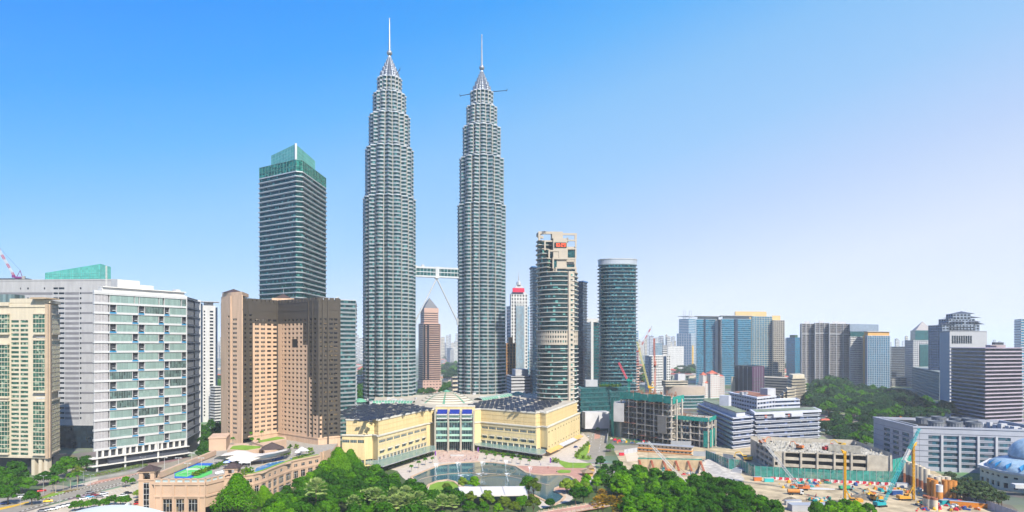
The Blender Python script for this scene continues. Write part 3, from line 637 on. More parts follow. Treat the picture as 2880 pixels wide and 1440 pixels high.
# ================================================================== big pale glass building with scattered balconies
root = thing('glass_office_block', 'large pale green glass block with dark balconies and bright blue strips', 'office building', (-285, 500, 0))
A, B, C = G(266, 1326).xy, G(524, 1287).xy, G(563, 1261).xy
FA, FB = Face(A, B), Face(B, C); H = 130
fp = foot3(A, B, C); b = MB(); b.prism(offset(fp, -1.6), 0, H-1); b.build('core', M_dark, root)
Wt = MB(); Bl = MB(); Lv = MB(); Dk = MB(); Gy = MB(); Gl = []
nz_, z_lo = 16, 15.0; hh = (H-3-z_lo)/nz_
for i in range(nz_+1):
    z = z_lo+i*hh; FA.box(Wt, -.6, FA.L+.3, z-.75, z+.75, -1.5, .5); FB.box(Gy, .3, FB.L, z-.35, z+.35, -1.5, .3)
Ls = FA.L
for i in range(nz_):
    z0, z1 = z_lo+i*hh+.76, z_lo+(i+1)*hh-.76
    ev = i % 2 == 0
    pat = [(0, .135, 'l'), (.15, .21, 'd'), (.22, .44, 'g'), (.45, .505, 'd'), (.52, .73, 'g'), (.74, .79, 'd'), (.80, .995, 'g')] if ev else [(0, .135, 'l'), (.15, .38, 'g'), (.385, .44, 'd'), (.45, .665, 'g'), (.675, .725, 'd'), (.735, .94, 'g'), (.945, .995, 'd')]
    if i == nz_-1: pat = [(0, .135, 'l'), (.15, .40, 'g'), (.41, .45, 'g'), (.46, .67, 'g'), (.68, .72, 'g'), (.74, .93, 'g'), (.945, .995, 'g')]
    for a, c, k in pat:
        a *= Ls; c *= Ls
        if k == 'l':
            FA.quad(Lv, a, c, z0, z1, -.1); [FA.box(Wt, a+(c-a)*q_/4-.08, a+(c-a)*q_/4+.08, z0, z1, -.1, .1) for q_ in range(1, 4)]
        elif k == 'g':
            q_ = MB(); FA.quad(q_, a, c, z0, z1, -.05); dark = random.random() < .18
            q_.build('glass_panel', M_pale if not dark else glass('mid_glass', (.1, .16, .15), (1.3, 1.3, 2.5), .4, .2, .7), root); Gl.append((a, c, z0, z1))
        else:
            q_ = MB(); FA.box(q_, a-.3, c+.3, z0-1.1, z0-.02, .4, .62); q_.build('blue_strip', mat('azure_panel', (.03, .26, .5), .4), root)
            q_ = MB(); FA.box(q_, a, c, z0, z1, -1.55, -1.3); q_.build('balcony_recess', M_dark, root); FA.box(Wt, a+(c-a)*.5, c, z0+1.2, z0+1.6, -1.0, -.1)
        FA.box(Wt, a-.12, a+.12, z0, z1, -1.4, .15)
    FB.quad(Dk, .2, FB.L*.55, z0, z1, -.3); q_ = MB(); FB.quad(q_, FB.L*.6, FB.L*.95, z0, z1, -.1); q_.build('glass_panel', mat('grey_louvre', (.24, .26, .3), .5), root)
    for j in range(12): t = FB.L*.55*j/12; FB.box(Gy, t, t+.12, z0, z1, -.3, -.1)
Fm = MB()
for a, c, z0, z1 in Gl:
    n = round((c-a)/1.15)
    for j in range(1, n): t = a+(c-a)*j/n; FA.box(Fm, t-.05, t+.05, z0, z1, -.04, .06)
    for zz in (z0+(z1-z0)*.33, z0+(z1-z0)*.66): pass
Fm.build('mullion_grid', mat('mullion_grey', (.42, .52, .5), .4, .3), root); Lv.build('louvre_panel', mat('lilac_louvre', (.42, .41, .43), .6, var=.12, scale=.6), root)
FA.box(Wt, -.6, FA.L+.4, H-3, H-1, -1.6, .6); Wt.build('slab_edge', mat('slab_white', (.64, .65, .66), .5, var=.05), root); Dk.build('side_panel', M_dark, root); Gy.build('side_frame', mat('side_grey', (.2, .22, .26), .5), root)
b = MB(); FB.box(b, FB.L-.6, FB.L+.6, 4, H-1, -2, .5); FA.box(b, FA.L-.3, FA.L+.3, 9, H-1, -.3, .65); b.build('corner_fin', MATS['slab_white'], root)
b = MB(); 
for j in range(14): t = 5.5+(Ls-6)*j/13; FA.box(b, t-.6, t+.6, 9.5, 14.3, -1.2, .2)
FA.box(b, -3, Ls+1, 9.0, 9.5, -6, 3.0); FA.box(b, -3, Ls+3, 3.6, 4.1, -6, 3.4)
b.build('canopy_slab', MATS['pale_shade'], root)
b = MB(); FA.box(b, 9, Ls+1, 4.1, 9, -6, .6); b.build('base_louvre', mat('navy_grey_louvre', (.07, .08, .11), .5), root)
for t in (1, 20, 44): b = MB(); p_ = FA.p(t, 0, 1.4); b.tube(p_, (p_[0], p_[1], 15), .7, n=10); b.build('column', M_white, root)
b = MB(); FA.box(b, 6, Ls, H-1, H+1.6, -8, -2.5); FA.box(b, 6, Ls+.5, H+1.7, H+2.3, -9, -1); b.build('roof_terrace', MATS['pale_shade'], root)
b = MB(); FA.box(b, 20, 36, H+2.3, H+9, -20, -10); FA.box(b, 36.01, 46, H+2.3, H+6, -18, -9); b.build('roof_plant_room', M_white, root)
b = MB(); FA.box(b, 60, 64, H+1, H+4, -8, -3); b.build('roof_plant_room', M_white, root)
b = MB(); p_ = FA.p(15, H, -16); b.lattice(p_, (p_[0], p_[1], H+19), .7, 8, .1); b.build('roof_mast', M_white, root)
FB.box(MB(), 0, 1, 0, 1, 0, 1)
for (pa, la) in ((30, 5), (48, 7)): b = MB(); p_ = FA.p(pa, H+2, -8); b.tube(p_, (p_[0], p_[1], H+2+la), .12, .06, 4); b.build('antenna', M_lamp, root)

# ================================================================== narrow white and navy tower
root = thing('office_tower', 'narrow white tower with small square windows and navy side strips', 'office building', (-345, 745, 0))
FA = Face(Q(559, 742), Q(612, 752)); W = MB(); wins = []
rows = [(6+i*3.9+1, 6+i*3.9+3.0) for i in range(32)]
a0, a1 = t_at(FA, 570), t_at(FA, 606)
punched(W, wins, FA, a0, a1, 0, 136, pxcols(FA, (573, 577), (590, 600)), rows); W.prism([FA.p(a0, 0, -.4)[:2], FA.p(a1, 0, -.4)[:2], FA.p(a1, 0, -20)[:2], FA.p(a0, 0, -20)[:2]], 0, 136)
W.build('wall', M_white, root); emit_windows(root, wins, M_dglass, most=70)
b = MB(); FA.box(b, 0, a0-.05, 0, 138, -18, -.8); FA.box(b, a1+.05, FA.L, 0, 134, -18, -.8); b.build('navy_strip', M_navy, root)
b = MB(); FA.box(b, 1, FA.L+2, 140, 140.8, -14, 1); FA.box(b, a0+2, a1-2, 136, 140, -12, -3); b.build('roof_canopy', M_lgrey, root)
root = thing('apartment_block', 'small white balcony block beside the narrow white and navy tower', 'apartment block', (-345, 720, 0))
FA = Face(Q(604, 728), Q(622, 734)); banded(root, foot2(FA.a, FA.b, 12), 0, 42, 3.2, M_white, M_dglass, sill=.5, rec=.8)

# ================================================================== hotel
root = thing('hotel', 'pink and dark brown granite hotel in a V shape with rows of small windows', 'hotel', (-180, 500, 0))
HB = 0; P = [Q(622, 493), Q(648, 481), Q(682, 474), Q(697, 479), Q(781, 503), Q(895, 470), Q(957, 480)]
tail = [Vector((-150, 520)), Vector((-172, 560)), Vector((-215, 540)), Vector((-232, 510))]
fpH = P+tail
M_fr = mat('pale_frame', (.5, .44, .38), .5)
Wp, Wd, wins = MB(), MB(), []
rows = [(23+i*3.38+.7, 23+i*3.38+2.25) for i in range(27)]
F1 = Face(P[0], P[1]); F2 = Face(P[1], P[2]); F3 = Face(P[2], P[3]); F4 = Face(P[3], P[4]); F5 = Face(P[4], P[5]); F6 = Face(P[5], P[6])
punched(Wp, wins, F1, 0, F1.L, 0, 127, pxcols(F1, (640.5, 645.5)), rows[:25]+[(rows[-1][0]-1, rows[-1][1]-1)])
punched(Wp, wins, F2, 0, F2.L, 0, 127, pxcols(F2, (654, 666)), rows[:26])
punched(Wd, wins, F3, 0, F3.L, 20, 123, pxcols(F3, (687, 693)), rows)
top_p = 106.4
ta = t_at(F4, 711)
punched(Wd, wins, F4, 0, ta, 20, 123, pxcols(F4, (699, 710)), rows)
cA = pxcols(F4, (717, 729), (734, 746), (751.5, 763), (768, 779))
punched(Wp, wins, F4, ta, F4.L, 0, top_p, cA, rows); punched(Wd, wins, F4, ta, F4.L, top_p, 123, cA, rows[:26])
cB = pxcols(F5, (792.5, 795), *[(c-3.2, c+3.2) for c in (802, 813, 824, 835, 846, 858, 874, 886)])
for pa, pb, zt in ((781, 852, top_p), (852, 868, 90), (868, 880, 66), (880, 895, 38)):
    a = max(0, t_at(F5, pa)); c = min(F5.L, t_at(F5, pb)); punched(Wp, wins, F5, a, c, 0, zt, cB, rows, rec=.45); punched(Wd, wins, F5, a, c, zt, 123, cB, rows[:26], rec=.45)
c6 = pxcols(F6, (897, 905), (910, 919), (926, 936), (939, 949))
ts = t_at(F6, 908); punched(Wp, wins, F6, 0, ts, 0, 38, c6, [(13, 16), (6, 9)]+rows); punched(Wd, wins, F6, 0, ts, 38, 123, c6, rows[:26]); punched(Wd, wins, F6, ts, F6.L, 22, 123, c6, rows[:26]); punched(Wp, wins, F6, ts, F6.L, 0, 22, c6, [(13, 16), (6, 9)])
Wd.grid([[(p.x, p.y, 0) for p in [P[6]]+tail+[P[0]]], [(p.x, p.y, 123) for p in [P[6]]+tail+[P[0]]]], closed=False)
Wd.poly([(p.x, p.y, 121) for p in ccw(fpH)])
# buttresses / pilasters and battlements along the parapet
def pil(F, t, z0, z1, m, w_=1.0, o=.5): F.box(m, t-w_/2, t+w_/2, z0, z1, -.3, o)
for F, m, zz in ((F2, Wp, 127), (F6, Wd, 124.5), (F4, Wd, 124.5)):
    for t in (0.5, F.L-.5): pil(F, t, 0 if m is Wp else 22, zz, m)
for F, n in ((F4, 7), (F5, 12), (F6, 4), (F3, 1)):
    for j in range(n): t0 = F.L*(j+.12)/n; F.box(Wd, t0, t0+F.L/n*.72, 122, 125, -1.2, .25)
    F.box(Wd, .05, F.L-.05, 115.8, 116.6, 0, .2)
for px in (868, 880): pil(F5, t_at(F5, px), 22, 123, Wd, .8, .6)
pil(F6, ts, 22, 123.5, Wd, 1.2, .9); pil(F6, t_at(F6, 922), 0, 123.5, Wd, 1.0, .8)
for F in (F4, F5, F6): F.box(Wp, .1, F.L-.1, 20.8, 21.8, -.1, .35)
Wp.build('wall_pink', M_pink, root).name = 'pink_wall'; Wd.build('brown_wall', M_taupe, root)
MATS['window_dark'] = glass('hotel_glass', (.014, .015, .018), (1.6, 1.6, 1.7), .2, .1, .6, blind=(.16, .12, .07), bshare=.18); emit_windows(root, wins, MATS['window_dark'], M_fr)
b = MB(); F5.box(b, t_at(F5, 822), t_at(F5, 837), 88, 94.5, -.2, .04); b.build('sky_terrace', M_black, root)
for F, n in ((F4, 7), (F5, 12)):
    b = MB(); F.box(b, 1, F.L-1, 121, 122.7, -4, -1.3); b.build('red_coping', M_red, root)
m_ = (P[1]+P[2]+P[0]+tail[3])/4; c_ = Vector((m_.x+2, m_.y+3)); rz = atan2(F2.e.y, F2.e.x)
b = MB(); b.prism(offset(ccw([P[0], P[1], P[2], Vector((-205, 500)), Vector((-222, 504))]), -.6), 126.9, 129.6); b.build('tower_cap', M_pink, root); hip('tower_roof', (c_.x+1, c_.y-1), 11, 11, 129.7, 133, M_brown, root, rz)
b = MB(); c_ = Q(797, 520); b.rbox(c_, 17, 12, 121, 127.5, .3); b.build('roof_lantern', M_pink, root); hip('lantern_roof', c_, 12, 9, 127.6, 131.5, M_brown, root, .3)
b = MB(); b.tube((c_.x, c_.y, 131), (c_.x, c_.y, 136), .15, n=4); b.build('antenna', M_lamp, root)

# ================================================================== hotel podium with pool terrace
root = thing('hotel_podium', 'low curved pink granite podium with roof terrace in front of the hotel', 'building', (-175, 390, 0))
wave = [(675, 356.6), (713, 361), (752, 372.7), (782, 385.7), (822, 402), (863, 413), (899, 422.7)]
wp = [Q(*p) for p in wave]
def crom(pts, n):
    o = []
    for i in range(len(pts)-1):
        p0 = pts[max(0, i-1)]; p1 = pts[i]; p2 = pts[i+1]; p3 = pts[min(len(pts)-1, i+2)]
        for j in range(n):
            t = j/n; o.append(.5*((2*p1)+(p2-p0)*t+(2*p0-5*p1+4*p2-p3)*t*t+(3*p1-p0-3*p2+p3)*t**3))
    return o+[pts[-1]]
wv = crom(wp, 2); ZD = 16.5
PA, PB, PC, PD = Q(418, 340), Q(434, 335), Q(578, 335), Q(629, 346)
PK = Q(672, 352); back_ = [Q(930, 440), Q(950, 478), Vector((-160, 505)), Q(604, 478), Q(596, 470), Q(604, 424)]
W = MB(); wins = []; big = []
FF = Face(PB, PC)
bigs = [(572.5, 1, 1)]
def px5(x): return 360+.2562*x
punched(W, wins, FF, 0, FF.L, 0, 17.5, pxcols(FF, (px5(380), px5(482)), (px5(524), px5(616)), (px5(660), px5(762))), [(2.5, 9.3)], rec=.6)
for px in (px5(290), px5(365), px5(500), px5(640), px5(780), px5(850)):
    t = t_at(FF, px); FF.box(W, max(0, t-.5), min(FF.L, t+.5), 0, 17.6, 0, .4)
for z in (10.2, 16.6): FF.box(W, 0, FF.L, z, z+.9, 0, .5)
FG = Face(PC, PD); punched(W, wins, FG, 0, FG.L, 5, 17.5, [], []); FG.box(W, 0, FG.L, 10.2, 11.1, 0, .5); FG.box(W, 0, FG.L, 16.6, 17.5, 0, .5)
for a, c in ((.1, .9),): FG.box(W, FG.L*a, FG.L*c, 11.8, 16, 0, .15)
FL = Face(Q(604, 424), PA); punched(W, wins, FL, 0, FL.L, 0, 20, [], []); FL.box(W, 0, FL.L, 19.4, 20.3, -.8, .6); FL.box(W, 0, FL.L, 17, 20, -1, -.02)
FK = Face(PD, PK); punched(W, wins, FK, 0, FK.L, 0, 17.5, [], [])
for i in range(len(wv)-1):
    Fw = Face(wv[i], wv[i+1]); m = Fw.L/2; n2 = [(m-1.5, m+1.5)]
    punched(W, wins, Fw, 0, Fw.L, 11.2, ZD+.4, n2, [(12.7, 14.6)], rec=.4)
    punched(W, wins, Fw, 0, Fw.L, 0, 11.2, [(1.1, Fw.L-1.1)], [(1, 4.6), (5.8, 10.2)], rec=.5)
    Fw.box(W, 0, Fw.L, 11.0, 11.7, 0, .3); Fw.box(W, -.02, Fw.L+.02, ZD+.1, ZD+.9, -.6, .5); Fw.box(W, -.3, .3, 0, 11, 0, .25)
Fe = Face(wv[-1], Q(930, 440)); punched(W, wins, Fe, 0, Fe.L, 0, ZD+2, [(2, 4.2), (7.5, 9.5)], [(3, 15)], rec=.8)
for t in (.8, 5.6): Fe.box(W, t-.8, t+.8, 0, ZD+2.6, 0, .8)
Fe2 = Face(Q(930, 440), Q(950, 478)); punched(W, wins, Fe2, 0, Fe2.L, 0, ZD, [], [])
M_pod = mat('podium_granite', (.62, .43, .3), .7, var=.08); W.build('wall', M_pod, root); emit_windows(root, wins, MATS['window_dark'], M_white)
deck = ccw([PA, PB, PC, PD, PK]+wv+back_); b = MB(); b.poly([(p.x, p.y, ZD) for p in deck]); b.build('deck', mat('deck_paving', (.38, .35, .3), var=.15, scale=.4), root)
b = MB(); 
for Fq, zz in ((FF, 17.6), (FG, 17.6), (FK, 17.6)):
    Fq.box(b, 0, Fq.L, zz, zz+.5, -.4, .3); Fq.box(b, 0, Fq.L, 19.5, 20, -.35, .25); n = max(2, round(Fq.L/3.6))
    for j in range(n+1): t = Fq.L*j/n; Fq.box(b, max(0, t-.5), min(Fq.L, t+.5), 17.6, 20, -.38, .28)
b.build('parapet', M_pod, root)
b = MB()
for Fq in (FF, FG): Fq.quad(b, .5, Fq.L-.5, 18.1, 19.5, -.1)
b.build('parapet_glass', glass('frosted_parapet', (.5, .6, .6), (3.6, 3.6, 3), .1, .5, .2), root)
def turret(px, Y, half, zt, nm):
    c = Q(px, Y); rz = atan2(FF.e.y, FF.e.x)+.12; b = MB()
    b.rbox(c, half*2, half*2, 0, zt-4.2, rz); b.rbox(c, half*2+.8, half*2+.8, zt-4.9, zt-4.2, rz); b.rbox(c, half*2+.9, half*2+.9, zt-.7, zt, rz)
    for sx in (-1, 1):
        for sy in (-1, 1): b.rbox((c.x+cos(rz)*sx*half*.72-sin(rz)*sy*half*.72, c.y+sin(rz)*sx*half*.72+cos(rz)*sy*half*.72), half*.5, half*.5, zt-4.2, zt-.7, rz)
    b.build('turret', M_pod, root); hip('turret_roof', c, half*2, half*2, zt, zt+2.8, M_brown, root, rz)
    b = MB(); Fz = Face((c.x-half, c.y-half-.0), (c.x+half, c.y-half)); 
    b.rbox((c.x+sin(rz)*half, c.y-cos(rz)*half), half*.7, .1, 2.5, zt-6, rz); b.build('window', MATS['window_dark'], root)
    b = MB()
    for i in range(6): b.rbox((c.x+sin(rz)*(half+.06), c.y-cos(rz)*(half+.06)), half*.8, .1, 2.5+i*(zt-9)/5, 2.7+i*(zt-9)/5, rz)
    for s_ in (-1, 0, 1): b.rbox((c.x+sin(rz)*(half+.07)+cos(rz)*s_*half*.36, c.y-cos(rz)*(half+.07)+sin(rz)*s_*half*.36), .12, .1, 2.5, zt-6, rz)
    b.build('window_frame', M_white, root)
turret(421, 341, 3.9, 23.5, 'a'); turret(655, 352, 3.4, 22.8, 'b')
b = MB(); c_ = Q(618, 455); b.rbox(c_, 11, 22, 16.5, 25, .3); b.rbox(c_, 11.8, 22.8, 25, 25.8, .3); b.build('stair_block', M_pod, root)
# raised garden terrace in front of the hotel wings
def deckpoly(pts, z0, z1, m, name, parent): b = MB(); q = ccw([G(*z5(*p), z1).xy for p in pts]); b.prism(q, z0, z1); return b.build(name, m, parent)
deckpoly([(1090, 330), (1300, 345), (1470, 315), (1500, 290), (1250, 255), (1120, 265)], ZD, 21.3, M_pod, 'garden_block', root)
deckpoly([(1120, 318), (1300, 328), (1450, 305), (1455, 292), (1250, 280), (1150, 290)], 21.3, 21.8, M_grass, 'roof_lawn', root)
deckpoly([(1480, 285), (1740, 215), (1730, 185), (1640, 180), (1400, 235), (1350, 240)], ZD, 22.5, M_pod, 'garden_block', root)
deckpoly([(1420, 250), (1720, 200), (1640, 186), (1440, 230)], 22.5, 23, M_grass, 'roof_lawn', root)
o = deckpoly([(1480, 330), (1500, 350), (1700, 320), (1690, 300), (1600, 290)], ZD, 20.5, M_pod, 'pavilion', root)
cp = G(*z5(1580, 320), 20.5); hip('pavilion_roof', cp, 14, 9, 20.6, 25, M_brown, root, .35)
# pool, court, terrace furniture
def onsheet(name, pts, z, m, label=None, cat=None, parent=None, th=.12):
    b = MB(); q = ccw([G(*z5(*p), z+th).xy for p in pts]); b.prism(q, z, z+th); o = b.build(name, m, parent); return o
pool = thing('swimming_pool', 'long blue wave edged swimming pool on the hotel terrace', 'swimming pool', G(*z5(1580, 530), ZD))
onsheet('coping', [(1360, 600), (1400, 520), (1540, 470), (1700, 445), (1800, 455), (1790, 478), (1690, 500), (1560, 555), (1480, 590)], ZD, mat('pool_coping', (.55, .45, .3)), parent=pool)
m_pool = mat('pool_water', (.02, .25, .55), .06, spec=.6, var=.08); onsheet('water', [(1378, 594), (1410, 528), (1545, 477), (1695, 452), (1792, 460), (1780, 473), (1680, 493), (1550, 545), (1470, 582)], ZD+.12, m_pool, parent=pool, th=.05)
pool2 = thing('swimming_pool', 'small square blue plunge pool beyond the long terrace pool', 'swimming pool', G(*z5(1850, 410), ZD))
onsheet('coping', [(1765, 432), (1800, 410), (1900, 392), (1955, 402), (1890, 425), (1800, 445)], ZD, MATS['pool_coping'], parent=pool2); onsheet('water', [(1772, 431), (1806, 413), (1900, 396), (1940, 403), (1885, 420), (1800, 440)], ZD+.12, m_pool, parent=pool2, th=.05)
court = thing('tennis_court', 'green tennis court with a blue surround on the hotel podium', 'tennis court', G(*z5(700, 560), ZD))
onsheet('court_surround', [(510, 640), (510, 585), (770, 478), (930, 478), (925, 540), (690, 640)], ZD, mat('court_blue', (.02, .14, .55), .8, var=.04), parent=court)
onsheet('court_surface', [(515, 622), (520, 590), (740, 503), (905, 505), (885, 520), (650, 628)], ZD+.12, mat('court_green', (.1, .55, .12), .8, var=.04), parent=court, th=.04)
onsheet('court_surface', [(700, 640), (770, 600), (925, 555), (925, 590), (800, 640)], ZD+.12, MATS['court_green'], parent=court, th=.04)
def line5(parent, a, c, z, m, wd=.12):
    b = MB(); p, q = G(*z5(*a), z), G(*z5(*c), z); Fz = Face(p.xy, q.xy); Fz.box(b, 0, Fz.L, z, z+.02, -wd, wd); b.build('court_line', m, parent)
for a, c in (((530, 612), (755, 508)), ((755, 508), (885, 512)), ((885, 512), (645, 620)), ((645, 620), (530, 612)), ((600, 580), (745, 582)), ((560, 598), (800, 508))): line5(court, a, c, ZD+.17, M_white)
b = MB(); p, q = G(*z5(640, 552), ZD+.2), G(*z5(810, 552), ZD+.2); Fz = Face(p.xy, q.xy); Fz.box(b, 0, Fz.L, ZD+.2, ZD+1.1, -.03, .03); b.build('net', mat('net_white', (.6, .62, .6)), court)
for k, (x, y) in enumerate(((555, 560), (700, 500), (655, 625), (805, 560), (400, 555))):
    p = G(*z5(x, y), ZD); r = thing('court_light', ['tall twin headed floodlight mast at the side wall of the tennis court', 'floodlight mast at the wall end of the tennis court', 'floodlight mast at the near edge of the tennis court by the parapet', 'floodlight mast between the two tennis courts', 'floodlight mast beside the brown roofed corner turret'][k], 'floodlight', p, 'tennis court floodlights')
    b = MB(); b.tube(p, p+Vector((0, 0, 7.5)), .12, .09, 5); b.build('pole', M_white, r)
    b = MB(); b.rbox(p, 3.4, .2, ZD+7.4, ZD+7.55); b.build('crossbar', M_white, r)
    for s_ in (-1, 1): b = MB(); b.rbox((p.x+s_*1.4, p.y-.2), .9, .5, ZD+7.2, ZD+7.6); b.build('lamp_head', M_white, r)
# white membrane roof
tent = thing('membrane_roof', 'long white tensile membrane canopy over the terrace restaurant', 'canopy', G(*z5(1200, 400), ZD))
fr_ = [(940, 432), (1165, 445), (1240, 462), (1340, 462), (1470, 440), (1600, 410), (1790, 352)]; md = [(1010, 400), (1190, 345), (1290, 352), (1390, 380), (1500, 388), (1630, 368), (1760, 335)]; bk = [(1060, 370), (1200, 336), (1300, 342), (1380, 368), (1480, 372), (1610, 352), (1720, 325)]
def arcrow(pts, z): return [G(*z5(x, y), z) for x, y in pts]
rows_ = [arcrow(fr_, 19.2), arcrow([((a[0]+c[0])/2, (a[1]+c[1])/2-6) for a, c in zip(fr_, md)], 21.6), arcrow(md, 23.0), arcrow(bk, 21.5)]
b = MB(); b.grid(rows_, closed=False); b.grid([[Vector((*v.xy, v.z-.12)) for v in r] for r in rows_], closed=False, flip=True)
b.build('membrane', mat('membrane_white', (.72, .66, .58), .8, var=.04), tent)
for x, y in fr_: p = G(*z5(x, y), 19.2); b = MB(); b.tube((p.x, p.y+.4, ZD), (p.x, p.y+.4, 19.3), .15, n=5); b.build('post', M_white, tent)
tent2 = thing('shade_sail', 'small peaked white shade sail by the plunge pool', 'shade sail', G(*z5(1920, 380), ZD)); p = G(*z5(1925, 320), 22.5); cs = [G(*z5(x, y), 19.5) for x, y in ((1835, 352), (1970, 345), (1995, 340), (1890, 330))]
b = MB(); ap = Vector(((cs[0].x+cs[1].x)/2, (cs[0].y+cs[1].y)/2+1, 22.5))
for i in range(4): b.poly([cs[i], cs[(i+1) % 4], ap])
b.build('sail', M_white, tent2)
for c in cs[:2]+[ap]: b = MB(); b.tube((c.x, c.y, ZD), c, .13, n=5); b.build('mast', M_white, tent2)
# parasols and loungers
def mk_parasol():
    r = thing('parasol', 'white parasol open beside the terrace pool', 'parasol', (0, 0, 0), 'white parasols on the hotel terrace')
    b = MB(); b.lathe((0, 0), [(1.7, 2.3), (.9, 2.75), (.05, 3.1)], 8); b.build('canopy', mat('cloth', (.75, .75, .78), use_obj=True, var=.03), r, loc=None); b = MB(); b.tube((0, 0, 0), (0, 0, 2.9), .06, n=5); b.build('pole', M_lamp, r); return r
def mk_lounger():
    r = thing('lounger', 'sun lounger in the row along the far side of the pool', 'sun lounger', (0, 0, 0), 'sun loungers by the pool')
    b = MB(); b.box(-.35, .35, -1, .3, .25, .42); b.poly([(-.35, .3, .42), (.35, .3, .42), (.35, .95, .9), (-.35, .95, .9)]); b.build('mattress', mat('lounger_cloth', (.1, .15, .4), use_obj=True), r)
    for x in (-.3, .3):
        for y in (-.9, .25): b = MB(); b.box(x-.04, x+.04, y-.04, y+.04, 0, .25); b.build('leg', M_white, r)
    return r
pz = mk_parasol()
for k, (x, y) in enumerate(((1520, 430), (1560, 428), (1600, 418), (1640, 412), (1330, 490), (1290, 500), (1370, 480), (1250, 520), (1310, 520), (1860, 400), (1905, 388), (1150, 500))):
    place(pz, FLAG, G(*z5(x, y), ZD), 0, 1.15, color=(.75, .74, .72, 1))
for k, (x, y) in enumerate(((1180, 480), (1130, 500), (1210, 490), (1080, 520))):
    place(pz, FLAG, G(*z5(x, y), ZD), 0, 1.2, 'blue and white striped parasol behind the hedge by the tennis court', (.35, .42, .85, 1))['group'] = 'blue and white parasols'
lg_ = mk_lounger()
for k in range(14): place(lg_, FLAG, G(*z5(1515+k*14, 472-k*3.2), ZD), .4, 1.1, color=(.06, .1, .35, 1) if k > 4 else (.5, .4, .3, 1), label=None if k > 4 else 'tan sun lounger in the row along the far side of the pool')
for k in range(4): place(lg_, FLAG, G(*z5(970+k*22, 600-k*5), ZD), .6, 1.2, 'white sun lounger beside the hedge above the podium parapet', (.8, .8, .78, 1))

# ================================================================== shopping mall
root = thing('shopping_mall', 'wide yellow shopping mall with glass entrance bay and solar panels on its roof', 'shopping mall', (-45, 540, 0))
ZL, ZR = 22.5, 33.5
mA, mB, mC, mD, mD2 = Q(962, 477), Q(1026, 474), Q(1063, 471), Q(1200, 545), Q(1226, 553)
mE0, mE, mF, mF2, mG, mH = Q(1331, 553), Q(1352, 557), Q(1509, 523), Q(1520, 528), Q(1540, 522), Q(1631, 632)
mB1, mB2 = Q(1048, 478), None
low = ccw([mA, mB, mB1, mC, mD, mD2, mE0, mE, mF, mF2, mG, mH, Vector((60, 700)), Vector((-130, 700))])
W = MB(); wins = []; lit = []
def wallf(a, b, cols=(), rows=(), rec=.4, W=W, z0=0, z1=ZL):
    Fq = Face(a, b); punched(W, wins, Fq, 0, Fq.L, z0, z1, pxcols(Fq, *cols) if cols and isinstance(cols[0], tuple) else [], list(rows), rec); return Fq
def px6(*a): return [(940+.3417*x, 940+.3417*y) for x, y in a]
upL = px6((367, 425), (430, 485), (492, 543), (550, 598), (607, 652), (660, 705), (713, 758)); loL = px6((375, 412), (440, 475), (500, 533), (558, 592), (613, 648), (668, 700), (722, 750))
upR = px6((1212, 1265), (1272, 1328), (1335, 1392), (1400, 1455), (1463, 1518), (1527, 1583), (1593, 1655)); loR = px6((1220, 1257), (1282, 1317), (1342, 1382), (1405, 1445), (1470, 1510), (1538, 1580), (1603, 1645))
f0 = wallf(mA, mB, px6((45, 125), (130, 185), (192, 245)), [(17.2, 19.4), (0.8, 4.6)])
f1 = wallf(mB, mB1, px6((258, 318)), [(1, 5)]); f1b = wallf(mB1, mC, px6((322, 356)), [(1, 5)])
def wing(a, b, up, lo):
    Fq = Face(a, b)
    punched(W, wins, Fq, 0, Fq.L, 14, ZL, pxcols(Fq, *up), [(17.4, 19.4)], .4); punched(W, wins, Fq, 0, Fq.L, 7.6, 14, pxcols(Fq, *lo), [(9.4, 11.6)], .4)
    n = round(Fq.L/5.6); punched(W, wins, Fq, 0, Fq.L, 0, 7.6, even(n, 0, Fq.L, 4.7), [(.4, 3.6), (4.4, 7.0)], .5)
    for a_, c_ in pxcols(Fq, *lo): Fq.box(Wh, a_-.3, c_+.3, 11.7, 12.3, 0, .9)
    Fq.box(Wh, 0, Fq.L, 7.5, 7.8, 0, .25); Fq.box(Wh, 0, Fq.L, 20.2, 20.4, 0, .25); Fq.box(Wh, 0, Fq.L, 16.3, 16.5, 0, .2); Fq.box(Wh, 0, Fq.L, 12.9, 13.05, 0, .15)
    for j in range(n+1): t = Fq.L*j/n; Fq.box(Wh, max(0, t-.2), min(Fq.L, t+.2), 0, 7.5, 0, .5)
    return Fq
Wh = MB()
f2 = wing(mC, mD, upL, loL); f3 = wallf(mD, mD2, (), ())
f4 = wallf(mE0, mE, (), ()); f5 = wing(mE, mF, upR, loR); f6 = wallf(mF, mF2, px6((1665, 1695)), [(1, 5)]); f7 = wallf(mF2, mG, px6((1700, 1750)), [(1, 6)])
F8 = Face(mG, mH); n8 = 12; punched(W, wins, F8, 0, F8.L, 0, ZL, even(n8, 0, F8.L, 3.4), [(17.4, 19), (1, 3.6), (5.4, 7)], .4)
for ff in (f0, f1, f1b, f2, f3, f4, f5, f6, f7, F8): ff.box(Wh, 0, ff.L, ZL-.1, ZL+.9, -1.2, .7)
lows = [Vector(mH), Vector((60, 700)), Vector((-130, 700)), Vector(mA)]
W.grid([[(p.x, p.y, 0) for p in lows], [(p.x, p.y, ZL) for p in lows]], closed=False)
W.poly([(p.x, p.y, ZL-.3) for p in low])
